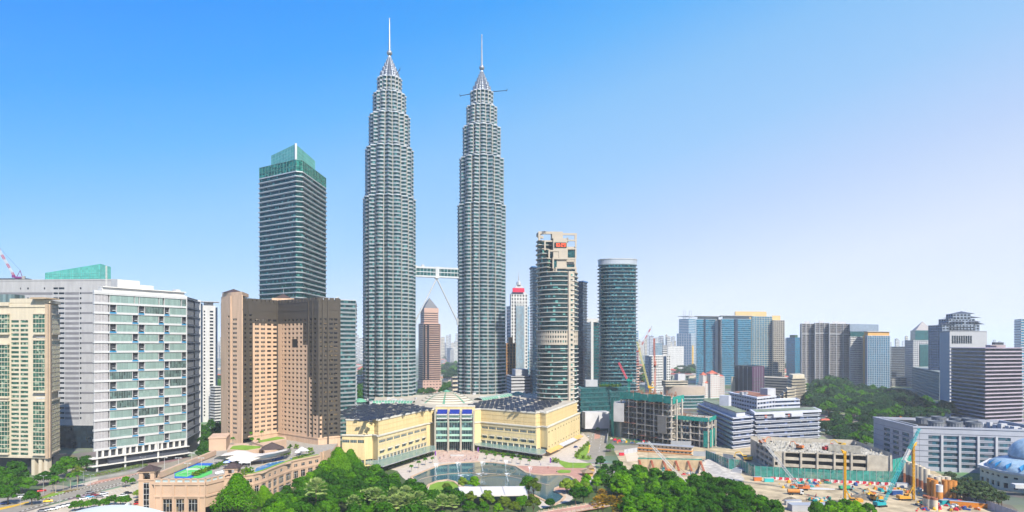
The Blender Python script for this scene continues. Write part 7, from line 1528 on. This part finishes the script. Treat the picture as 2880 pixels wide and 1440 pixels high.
# ================================================================== far city
def house(label, x, y, w_, rz, m, grp):
    r = thing('house', label, 'house', (x, y, 0), grp); b = MB(); b.rbox((x, y), w_, w_*.6, 0, 6, rz); b.build('wall', M_white if rnd.random() < .5 else M_cream, r)
    cs, sn = cos(rz), sin(rz); tr = lambda a, c, z: (x+cs*a-sn*c, y+sn*a+cs*c, z); h, v = w_*.55, w_*.36; b = MB(); A = [tr(-h, -v, 6), tr(h, -v, 6), tr(h, v, 6), tr(-h, v, 6)]; R0, R1 = tr(-h*.5, 0, 9.5), tr(h*.5, 0, 9.5)
    b.poly([A[0], A[1], R1, R0]); b.poly([A[2], A[3], R0, R1]); b.poly([A[1], A[2], R1]); b.poly([A[3], A[0], R0]); b.poly(A[::-1]); b.build('roof', m, r)
zones = [(1004, 1028, 1030, 1100, 14, 'between the office block and the twin tower'), (1242, 1297, 1012, 1076, 60, 'between the two twin towers'), (1795, 1815, 1030, 1090, 10, 'beside the oval tower'), (1888, 1956, 1044, 1062, 26, 'below the pale gridded slab'), (2206, 2214, 1030, 1070, 3, 'beside the dark teal block'), (612, 624, 1020, 1130, 8, 'left of the hotel'), (2262, 2420, 1120, 1128, 0, '')]
for x0, x1, y0, y1, n, w_ in zones:
    for k in range(n):
        p = G(rnd.uniform(x0, x1), y0+(y1-y0)*rnd.random()**1.3); tp = rnd.choice(('red', 'red', 'rust', 'grey')); house(tp+' roofed distant house '+w_, p.x, p.y, rnd.uniform(14, 26)*(.7+p.y/3500), rnd.uniform(0, 3), {'red': M_red, 'rust': mat('rust_tile', (.42, .2, .1)), 'grey': M_grey}[tp], tp+' roofed houses '+w_)
    for k in range(int(n*.75)):
        p = G(rnd.uniform(x0, x1), y0+(y1-y0)*rnd.random()); put('far', p, rnd.uniform(.9, 1.7), 'distant round tree among the houses '+w_)
def farblock(px, ytop, Y, wpx, lab, grp, m):
    c = Q(px, Y); w_ = wpx*Y/FP; H = Zt(ytop, Y); r = thing('distant_block', lab, 'apartment block', (c.x, c.y, 0), grp); fp = foot2((c.x-w_/2, c.y), (c.x+w_/2, c.y+w_*.2), w_*.5); banded(r, fp, 0, H, max(5, H/14), m, M_dglass, .55, .4)
    b = MB(); b.rbox((c.x, c.y+w_*.3), w_*.3, w_*.2, H+1, H+6); b.build('roof_plant_room', m, r)
fz = [(1240, 1297, 11, 'in the gap between the twin towers'), (1000, 1028, 5, 'in the gap beside the first twin tower'), (1795, 1905, 16, 'behind the red and yellow cranes'), (1955, 1960, 0, ''), (2206, 2250, 3, 'above the dark teal block'), (2500, 2560, 5, 'behind the dark navy balcony tower'), (612, 624, 2, 'left of the hotel')]
for x0, x1, n, w_ in fz:
    for k in range(n):
        px = x0+(x1-x0)*(k+rnd.random())/n; Y = rnd.uniform(2600, 6000); farblock(px, rnd.uniform(938, 966) if Y > 3500 else rnd.uniform(955, 985), Y, rnd.uniform(5, 12), 'hazy pale apartment block '+w_, 'hazy apartment blocks '+w_, rnd.choice((M_white, M_lgrey, M_cream)))
for k in range(70):
    px = rnd.uniform(1600, 2880); Y = rnd.uniform(6000, 9000); farblock(px, rnd.uniform(950, 966), Y, rnd.uniform(3, 9), 'faint block on the hazy horizon', 'faint blocks on the horizon', M_white)
blk('office_building', 'pale low block with a dark blue end wall, left of the gridded slab', 'office building', (1836, 1600), (1838, 1580), (1862, 1590), 966, 5, M_lgrey, M_blueg, .4); blk('office_building', 'white topped grey block just before the gridded slab', 'office building', (1860, 1700), (1864, 1680), (1877, 1690), 972, 5, M_white, M_dglass, .5)
blk('warehouse', 'long orange roofed hall between the twin towers', 'hall', (1240, 2050), (1241, 2000), (1268, 2010), 1041, 9, M_cream, M_dglass, .5)
blk('office_building', 'dark blue low building beyond the trees beside the twin tower', 'building', (1000, 1250), (1003, 1220), (1032, 1230), 1058, 6, M_navy, M_dglass, .5)
b = MB(); F = Face(Q(1876, 1650), Q(1965, 1700)); F.box(b, 0, F.L, 9, 12, -10, 0)
vd = thing('road_viaduct', 'long grey road viaduct below the hazy towers', 'viaduct', (F.a.x, F.a.y, 0)); b.build('deck', M_grey, vd)
for k in range(6): b = MB(); F.box(b, 6+k*14, 9+k*14, 0, 9, -8, -3); b.build('pier', M_grey, vd)
for x, y, w_, l in ((510+170, 912, 34, 'orange tiled pavilion roof behind the grey mall'), (60, 955, 14, 'red roofed hut right of the white terraced offices'), (640, 795, 16, 'grey roofed hut inside the wooded park')):
    p = G(*z2_(x-70 if x > 600 and y > 900 else x, y), 6); m = M_orange if w_ > 30 else (M_red if w_ == 14 else M_grey); house(l, p.x, p.y, w_, .1, m, None)

# ================================================================== cars
def car_proto():
    r = thing('parked_car', 'car', 'car', (0, 0, 0)); M_cp = mat('car_paint', (.5, .5, .5), .25, .3, var=.03, spec=.6, use_obj=True)
    def sec(x, w_, z0, z1): return [(x, -w_, z0), (x, -w_*1.02, (z0+z1)/2), (x, -w_*.86, z1), (x, w_*.86, z1), (x, w_*1.02, (z0+z1)/2), (x, w_, z0)]
    b = MB(); rows_ = [sec(-2.2, .75, .35, .75), sec(-2.05, .85, .25, .92), sec(-1.3, .88, .25, .98), sec(1.0, .88, .25, .95), sec(1.9, .83, .25, .78), sec(2.2, .7, .32, .62)]; b.grid(rows_, flip=True); b.poly(rows_[0]); b.poly(rows_[-1][::-1])
    body = b.build('body', M_cp, r)
    b = MB(); c = [(-1.75, .78, .95), (-1.15, .66, 1.42), (.25, .66, 1.44), (1.05, .78, .94)]; b.grid([[(x, -w_, z) for x, w_, z in c], [(x, w_, z) for x, w_, z in c]], closed=False); b.poly([(x, w_, z) for x, w_, z in c]); b.poly([(x, -w_, z) for x, w_, z in c][::-1]); b.build('window', M_dglass, r)
    b = MB(); b.box(-1.2, .3, -.62, .62, 1.44, 1.47); b.build('roof', M_cp, r)
    for x in (-1.35, 1.35):
        for y in (-.82, .82): b = MB(); b.tube((x, y-.1, .32), (x, y+.1, .32), .32, n=12); b.build('wheel', M_black, r)
    for y in (-.6, .6): b = MB(); b.rbox((2.15, y), .12, .3, .5, .64); b.build('headlight', M_white, r)
    return r
CAR = car_proto(); CC = {'silver': (.55, .57, .6, 1), 'white': (.8, .8, .8, 1), 'black': (.02, .02, .025, 1), 'navy': (.02, .06, .25, 1), 'red': (.5, .02, .02, 1), 'yellow': (.8, .5, .02, 1), 'light blue': (.15, .4, .6, 1), 'maroon': (.25, .03, .05, 1), 'grey': (.2, .2, .22, 1)}
def car(x, y, rz, c, lab, grp='cars around the parking lot'):
    o = place(CAR, FLAG, G(x, y, .08), rz, 1.08, lab, CC[c]); o['group'] = grp; return o
cars = [(1355, 1005, 'grey', 'beside the parking kerb'), (1570, 1020, 'silver', 'topmost in the two car stack of the lot'), (1565, 1058, 'white', 'below the silver one in the lot'), (1430, 1045, 'maroon', 'in the middle of the parked group'), (1495, 1070, 'grey', 'next to the maroon one'), (1350, 1072, 'light blue', 'in the parked group'), (1270, 1098, 'white', 'at the left end of the parked group'), (1870, 1050, 'white', 'half hidden by low trees'), (1930, 1015, 'black', 'large, right end of the lot'), (2100, 1130, 'black', 'at the foot of the turret'), (2090, 1172, 'red', 'beside the turret under the black one'), (1040, 1190, 'silver', 'at the upper end of the lower row'), (975, 1207, 'white', 'second in the lower row'), (895, 1226, 'white', 'third in the lower row'), (805, 1254, 'silver', 'fourth in the lower row'), (725, 1266, 'silver', 'fifth in the lower row'), (640, 1284, 'grey', 'last in the lower row')]
for x, y, c, l in cars: car(*zb(x, y), .75 if y < 1180 else .35, c, c+' car parked '+l)
car(*zb(85, 1168), .55, 'navy', 'dark blue car driving at the left edge of the road', 'cars on the road'); car(*zb(728, 1135), .5, 'yellow', 'yellow taxi driving along the black and white kerb', 'cars on the road'); car(*zb(345, 1068), .6, 'silver', 'silver minivan on the road under the street trees', 'cars on the road'); car(*zb(632, 978), .7, 'red', 'dark red car waiting by the street lamp', 'cars on the road'); car(*z6(1988, 757), .9, 'navy', 'blue car on the road beside the mall', 'cars on the road'); car(*z6(2092, 668), 1.4, 'white', 'white car at the crossing beside the mall', 'cars on the road'); car(*z6(2222, 580), 1.5, 'grey', 'grey car on the far road beyond the crossing', 'cars on the road')
for k in range(60):
    c = rnd.choice(list(CC)[:5]+['grey']); x = rnd.uniform(2475, 2650); y = rnd.choice((1163, 1166.5, 1170, 1174)); car(x, y, 1.3, c, c+' car in the distant car park behind the grey mall', c+' cars in the distant car park')
for k in range(12): c = rnd.choice(('silver', 'white', 'red', 'black')); car(2322+rnd.uniform(0, 45), rnd.uniform(1170, 1176), 0, c, c+' car parked at the forest edge lot', c+' cars at the forest edge')

# ================================================================== street furniture, fountains, people
def lamp(label, g_, h, arm_=1.8, grp='street lamps'):
    r = thing('street_lamp', label, 'street lamp', g_, grp); b = MB(); b.tube(g_, g_+Vector((0, 0, h)), .13, .08, 6); b.build('pole', M_lamp, r); b = MB(); b.tube(g_+Vector((0, 0, h)), g_+Vector((-arm_, 0, h+.4)), .07, n=4); b.tube(g_+Vector((0, 0, h)), g_+Vector((arm_, 0, h+.4)), .07, n=4); b.build('arm', M_lamp, r)
    for s_ in (-1, 1): b = MB(); q_ = g_+Vector((s_*arm_, 0, h+.35)); b.rbox(q_, .8, .3, q_.z, q_.z+.18); b.build('lamp_head', M_white, r)
for x, y, h, l in ((655, 1025, 11, 'thick white street lamp beside the dark red car'), (1368, 980, 10, 'slim street lamp on the median left of the round tree'), (1258, 890, 9, 'street lamp with a purple banner by the palms'), (2155, 680, 10, 'street lamp in front of the clipped hedge'), (905, 1225, 8, 'street lamp over the lower row of parked cars'), (305, 1220, 7, 'short lamp near the road crossing at the left')): lamp(l, G(*zb(x, y)), h)
for x, y, l in ((1965, 950, 'slim lamp on the curving lawn'), (2140, 700, 'lamp at the mall road junction'), (1500, 880, 'dark lamp on the lakeside promenade'), (670, 935, 'lamp on the promenade left of the lake')): lamp(l, G(*z6(x, y)), 6, .8)
for x, y, l in ((828, 840, 'purple banner beside the left end of the entrance plaza'), (1180, 808, 'purple banner at the right end of the entrance plaza'), (1775, 900, 'purple banner by the curving lawn'), (2186, 530, 'magenta banner at the far road crossing')):
    g_ = G(*z6(x, y)); r = thing('banner', l, 'banner', g_); b = MB(); b.tube(g_, g_+Vector((0, 0, 5.5)), .07, n=4); b.build('pole', M_lamp, r); b = MB(); b.rbox((g_.x+.5, g_.y), .9, .06, 1.6, 5.3); b.build('cloth', mat('banner_purple', (.2, .03, .35), .7), r)
fm = bpy.data.materials.new('fountain_spray'); fm.use_nodes = True; fb = fm.node_tree.nodes['Principled BSDF']; fb.inputs['Base Color'].default_value = (.9, .93, .95, 1); fb.inputs['Roughness'].default_value = .6
fn = fm.node_tree.nodes.new('ShaderNodeTexNoise'); fn.inputs['Scale'].default_value = 2.5; fr2 = fm.node_tree.nodes.new('ShaderNodeMapRange'); fr2.inputs['From Min'].default_value = .4; fr2.inputs['From Max'].default_value = .75; fr2.inputs['To Max'].default_value = .75
fm.node_tree.links.new(fn.outputs[0], fr2.inputs[0]); fm.node_tree.links.new(fr2.outputs[0], fb.inputs['Alpha'])
for x, y, h, w_, l in ((840, 1000, 9, 4, 'V shaped fountain jet nearest the grove end of the lake'), (1022, 975, 8, 5, 'V shaped fountain jet, second along the lake'), (1224, 965, 7.5, 5, 'V shaped fountain jet beside the round basin'), (1415, 975, 9.5, 3, 'tallest bright fountain jet in the middle of the lake'), (1615, 1003, 7, 3.5, 'faint fountain jet near the right end of the lake'), (1430, 1035, 5, 5, 'low slanting fountain jet within the large ring'), (1060, 1002, 1.2, 9, 'low wide water spray crossing the lake'), (1210, 990, 1.2, 9, 'long low water spray by the round basin')):
    g_ = G(*z6(x, y)); r = thing('fountain', l, 'fountain', (g_.x, g_.y, .12), 'lake fountains'); b = MB(); rows_ = []
    for i in range(7): f = i/6; rows_.append([(g_.x+(.15+w_*.5*f**1.4)*cos(2*pi*j/16), g_.y+(.15+w_*.5*f**1.4)*.6*sin(2*pi*j/16), .15+h*(1-(1-f)**1.6)) for j in range(16)])
    b.grid(rows_); b.build('spray', fm, r); b = MB(); b.lathe(g_, [(.5, .1), (.5, .4), (.2, .5)], 10); b.build('nozzle', M_lamp, r)
def ring(label, c, rx, ry, tk=.18):
    b = MB(); n = 60; rows_ = []
    for rr, z in ((-tk, .13), (-tk, .35), (tk, .35), (tk, .13)): rows_.append([(c.x+(rx+rr)*cos(2*pi*j/n), c.y+(ry+rr)*sin(2*pi*j/n), z) for j in range(n)])
    b.grid(rows_, flip=True); tag(b.build('fountain_ring', mat('ring_stone', (.22, .19, .12)), loc=(c.x, c.y, 0)), label, 'fountain ring')
c1 = G(*z6(1300, 948)); ring('outer stone ring of the round fountain basin in the lake', c1, 17, 17); ring('inner stone ring of the round fountain basin in the lake', c1, 13.5, 13.5); ring('small central ring of the round fountain basin', c1, 3, 3)
c2 = G(*z6(1400, 1035)); ring('large stone ring near the middle of the lake shore', c2, 22, 19); ring('second concentric ring inside the large lake ring', c2, 20, 17.3)
b = MB(); pv_ = None
for i in range(41): x = 690+1080*i/40; y = 1030-62*sin(pi*(i/40)**.75)+max(0, (i-25))*2.6; q_ = G(*z6(x, y)); q_.z = .2; (pv_ is not None) and b.tube(pv_, q_, .16, n=4); pv_ = q_
tag(b.build('fountain_pipe', MATS['coping_stone'], loc=G(*z6(1224, 965))), 'long thin curved row of fountain nozzles crossing the lake', 'fountain pipe')
# white stage roof, bridge, hut
st = thing('stage_canopy', 'flat white stage roof among the trees at the near lake shore', 'canopy', G(*z6(1300, 1150), 6)); b = MB(); q_ = ccw([G(*z6(*p), 6.5).xy for p in ((1020, 1085), (1568, 1080), (1590, 1150), (1050, 1160))]); b.prism(q_, 6.2, 6.9, bot=True); b.build('roof', mat('canvas_white', (.72, .68, .62), .8, var=.04), st)
for p in q_: c_ = p*.97+Vector((0, 380))*.03; b = MB(); b.tube((p.x, p.y+.1, 0), (p.x, p.y+.1, 6.2), .25, n=6); b.build('post', M_lamp, st)
b = MB()
for f in (0, .33, .66, 1): 
    a_ = q_[0].lerp(q_[1], f); c_ = q_[3].lerp(q_[2], f); F = Face(a_, c_); F.box(b, 0, F.L, 6.9, 7.1, -.15, .15)
b.build('seam', M_lamp, st)
bx = thing('foot_bridge', 'pink paved footbridge with low pale railings at the bottom edge', 'bridge', G(*z6(1900, 1260))); A_, B_ = G(*z6(1700, 1310), 1.6), G(*z6(2230, 1222), 1.6); F = Face(A_.xy, B_.xy); b = MB(); F.box(b, 0, F.L, 1.1, 1.6, -4, 4); b.build('deck', M_redpave, bx)
for s_ in (-4, 4):
    b = MB(); F.box(b, 0, F.L, 2.3, 2.45, s_-.1, s_+.1); F.box(b, 0, F.L, 1.6, 1.9, s_-.2, s_+.2); b.build('railing', M_pave, bx)
    for k in range(14): t = F.L*(k+.5)/14; b = MB(); F.box(b, t-.15, t+.15, 1.6, 2.8, s_-.25, s_+.25); b.build('post', MATS['coping_stone'], bx)
for x, y, w_, l in ((2085, 985, 7, 'brown thatched hut by the curving path'), (2110, 950, 4.5, 'small hut with yellow walls behind the thatched one')):
    g_ = G(*z6(x, y)); r = thing('hut', l, 'hut', g_); b = MB(); b.rbox(g_, w_*.8, w_*.8, 0, 2.6, .3); b.build('wall', mat('hut_yellow', (.6, .42, .1)), r); hip('thatched_roof', (g_.x, g_.y), w_, w_, 2.5, 4.8, mat('thatch', (.3, .22, .14), .95, bump=.5), r, .3)
# white banner truck mark on plaza: small white stage block
g_ = G(*z6(1012, 828)); r = thing('display_table', 'long white display table on the entrance plaza', 'table', g_); b = MB(); b.rbox(g_, 11, 1.6, .9, 1.1, .02); b.build('table_top', M_white, r); b = MB(); b.rbox(g_, 10.6, 1.3, .1, .88, .02); b.build('table_skirt', M_white, r)
# big white shell roof at the bottom left
rs = thing('shell_roof', 'large pale white shell roof with a sharp fin at the bottom edge', 'roof', (-172, 262, 0)); b = MB(); rows_ = []
for j in range(15):
    y = 262-34+68*j/14*.72; rows_.append([(-205+72*i/30-8, y, 21.3-((-205+72*i/30-8)+170)**2/125-(y-266)**2/260) for i in range(31)])
b.grid(rows_, closed=False); b.build('shell', mat('shell_white', (.66, .72, .68), .5, var=.02), rs); b = MB(); b.grid([[Vector((p[0], p[1], p[2]-.5)) for p in r_] for r_ in rows_], closed=False, flip=True); b.build('shell_underside', M_lgrey, rs)
p0, p1 = G(*zb(1780, 1290), 19.5), G(*zb(1942, 1136), 21.5); b = MB(); e_ = Vector((.35, .0, .0)); b.poly([p0+Vector((-1.5, 0, 0)), p0+Vector((1.5, 0, -1.5)), p1]); b.poly([p0+Vector((1.5, 0, -1.5)), p1+Vector((.3, .5, -1)), p1]); b.poly([p0+Vector((-1.5, 0, 0)), p1, p0+Vector((0, 0, -3))]); b.build('fin', MATS['shell_white'], rs)
for x, y in ((-190, 250), (-155, 250), (-190, 272), (-155, 272)): b = MB(); b.tube((x, y, 0), (x, y, 17), .5, n=8); b.build('column', M_lgrey, rs)
# people: one skinned body, copied
def person_proto():
    V = [(0, 0, .95), (0, 0, 1.2), (0, 0, 1.42), (0, 0, 1.52), (0, 0, 1.66), (.18, 0, 1.4), (.24, .03, 1.12), (.26, .1, .86), (-.18, 0, 1.4), (-.24, -.03, 1.12), (-.24, .08, .86), (.09, 0, .9), (.1, .1, .5), (.1, .02, .07), (.1, .16, .04), (-.09, 0, .9), (-.1, -.06, .5), (-.1, -.2, .08), (-.1, -.06, .04)]
    E = [(0, 1), (1, 2), (2, 3), (3, 4), (2, 5), (5, 6), (6, 7), (2, 8), (8, 9), (9, 10), (0, 11), (11, 12), (12, 13), (13, 14), (0, 15), (15, 16), (16, 17), (17, 18)]
    R_ = [.14, .13, .14, .055, .095, .06, .045, .035, .06, .045, .035, .09, .06, .04, .035, .09, .06, .04, .035]
    me = bpy.data.meshes.new('body'); me.from_pydata(V, E, []); o = bpy.data.objects.new('body', me); COL.objects.link(o); md = o.modifiers.new('skin', 'SKIN')
    for i, v in enumerate(me.skin_vertices[0].data): v.radius = (R_[i], R_[i]*.8)
    me.skin_vertices[0].data[0].use_root = True; o.modifiers.new('sub', 'SUBSURF').levels = 1
    dg = bpy.context.evaluated_depsgraph_get(); m2 = bpy.data.meshes.new_from_object(o.evaluated_get(dg)); bpy.data.objects.remove(o)
    r = thing('person', 'person', 'person', (0, 0, 0)); m2.materials.clear(); m2.materials.append(mat('skin_tone', (.35, .2, .13), .7)); bo = bpy.data.objects.new('body', m2); COL.objects.link(bo); bo.parent = r
    b = MB(); rows_ = [[(rx*cos(2*pi*j/12), ry*sin(2*pi*j/12), z) for j in range(12)] for rx, ry, z in ((.17, .14, .88), (.16, .13, 1.1), (.2, .14, 1.36), (.09, .08, 1.47))]; b.grid(rows_); b.build('shirt', mat('shirt_cloth', (.5, .5, .5), use_obj=True), r)
    for sx, y0, y1 in ((.1, .1, .03), (-.1, -.06, -.19)): b = MB(); b.tube((sx*.9, 0, .92), (sx, y0, .5), .105, .085, 8); b.tube((sx, y0, .5), (sx, y1, .1), .085, .065, 8); b.build('trouser_leg', mat('dark_cloth', (.03, .03, .05)), r)
    b = MB(); b.lathe((0, -.02), [(.02, 1.79), (.09, 1.75), (.105, 1.68), (.1, 1.62)][::-1], 10); b.build('hair', M_black, r); return r
PP = person_proto(); cl = {'white': (.75, .75, .75, 1), 'dark': (.04, .04, .06, 1), 'blue': (.08, .15, .5, 1), 'red': (.5, .05, .05, 1)}
sp = [(1087, 855), (1120, 860), (1125, 852), (1160, 845), (1030, 862), (1000, 778), (1010, 780), (1020, 776), (1035, 784), (990, 782), (935, 800), (900, 830), (1090, 830), (1250, 850), (1290, 880), (590, 880), (565, 890), (600, 870), (1700, 905), (1760, 930), (1690, 880), (1340, 872), (870, 850), (1180, 850), (1830, 960), (620, 965), (1075, 868), (955, 845)]
for k, (x, y) in enumerate(sp):
    c = list(cl)[k % 4]; z_ = 'on the entrance plaza before the mall' if 860 < x < 1200 else ('on the walkway under the left mall wing' if x < 860 else 'on the right lakeside promenade')
    o = place(PP, FLAG, G(*z6(x, y), .1), rnd.uniform(0, 6), 1.05, 'person in a '+c+' shirt walking '+z_, cl[c]); o['group'] = c+' shirted people '+z_
for k in range(10): o = place(PP, FLAG, G(*zr(random.uniform(540, 1000), random.uniform(830, 890)), .1), k, 1.05, 'site worker in a red shirt standing on the open dirt', cl['red']); o['group'] = 'site workers on the dirt'
print('grove trees', ng, 'objects', len(bpy.data.objects))
for k_, v_ in PR.items():
    for o in v_:
        if not FLAG.get(o.name_full):
            for ch in list(o.children_recursive): bpy.data.objects.remove(ch)
            bpy.data.objects.remove(o)
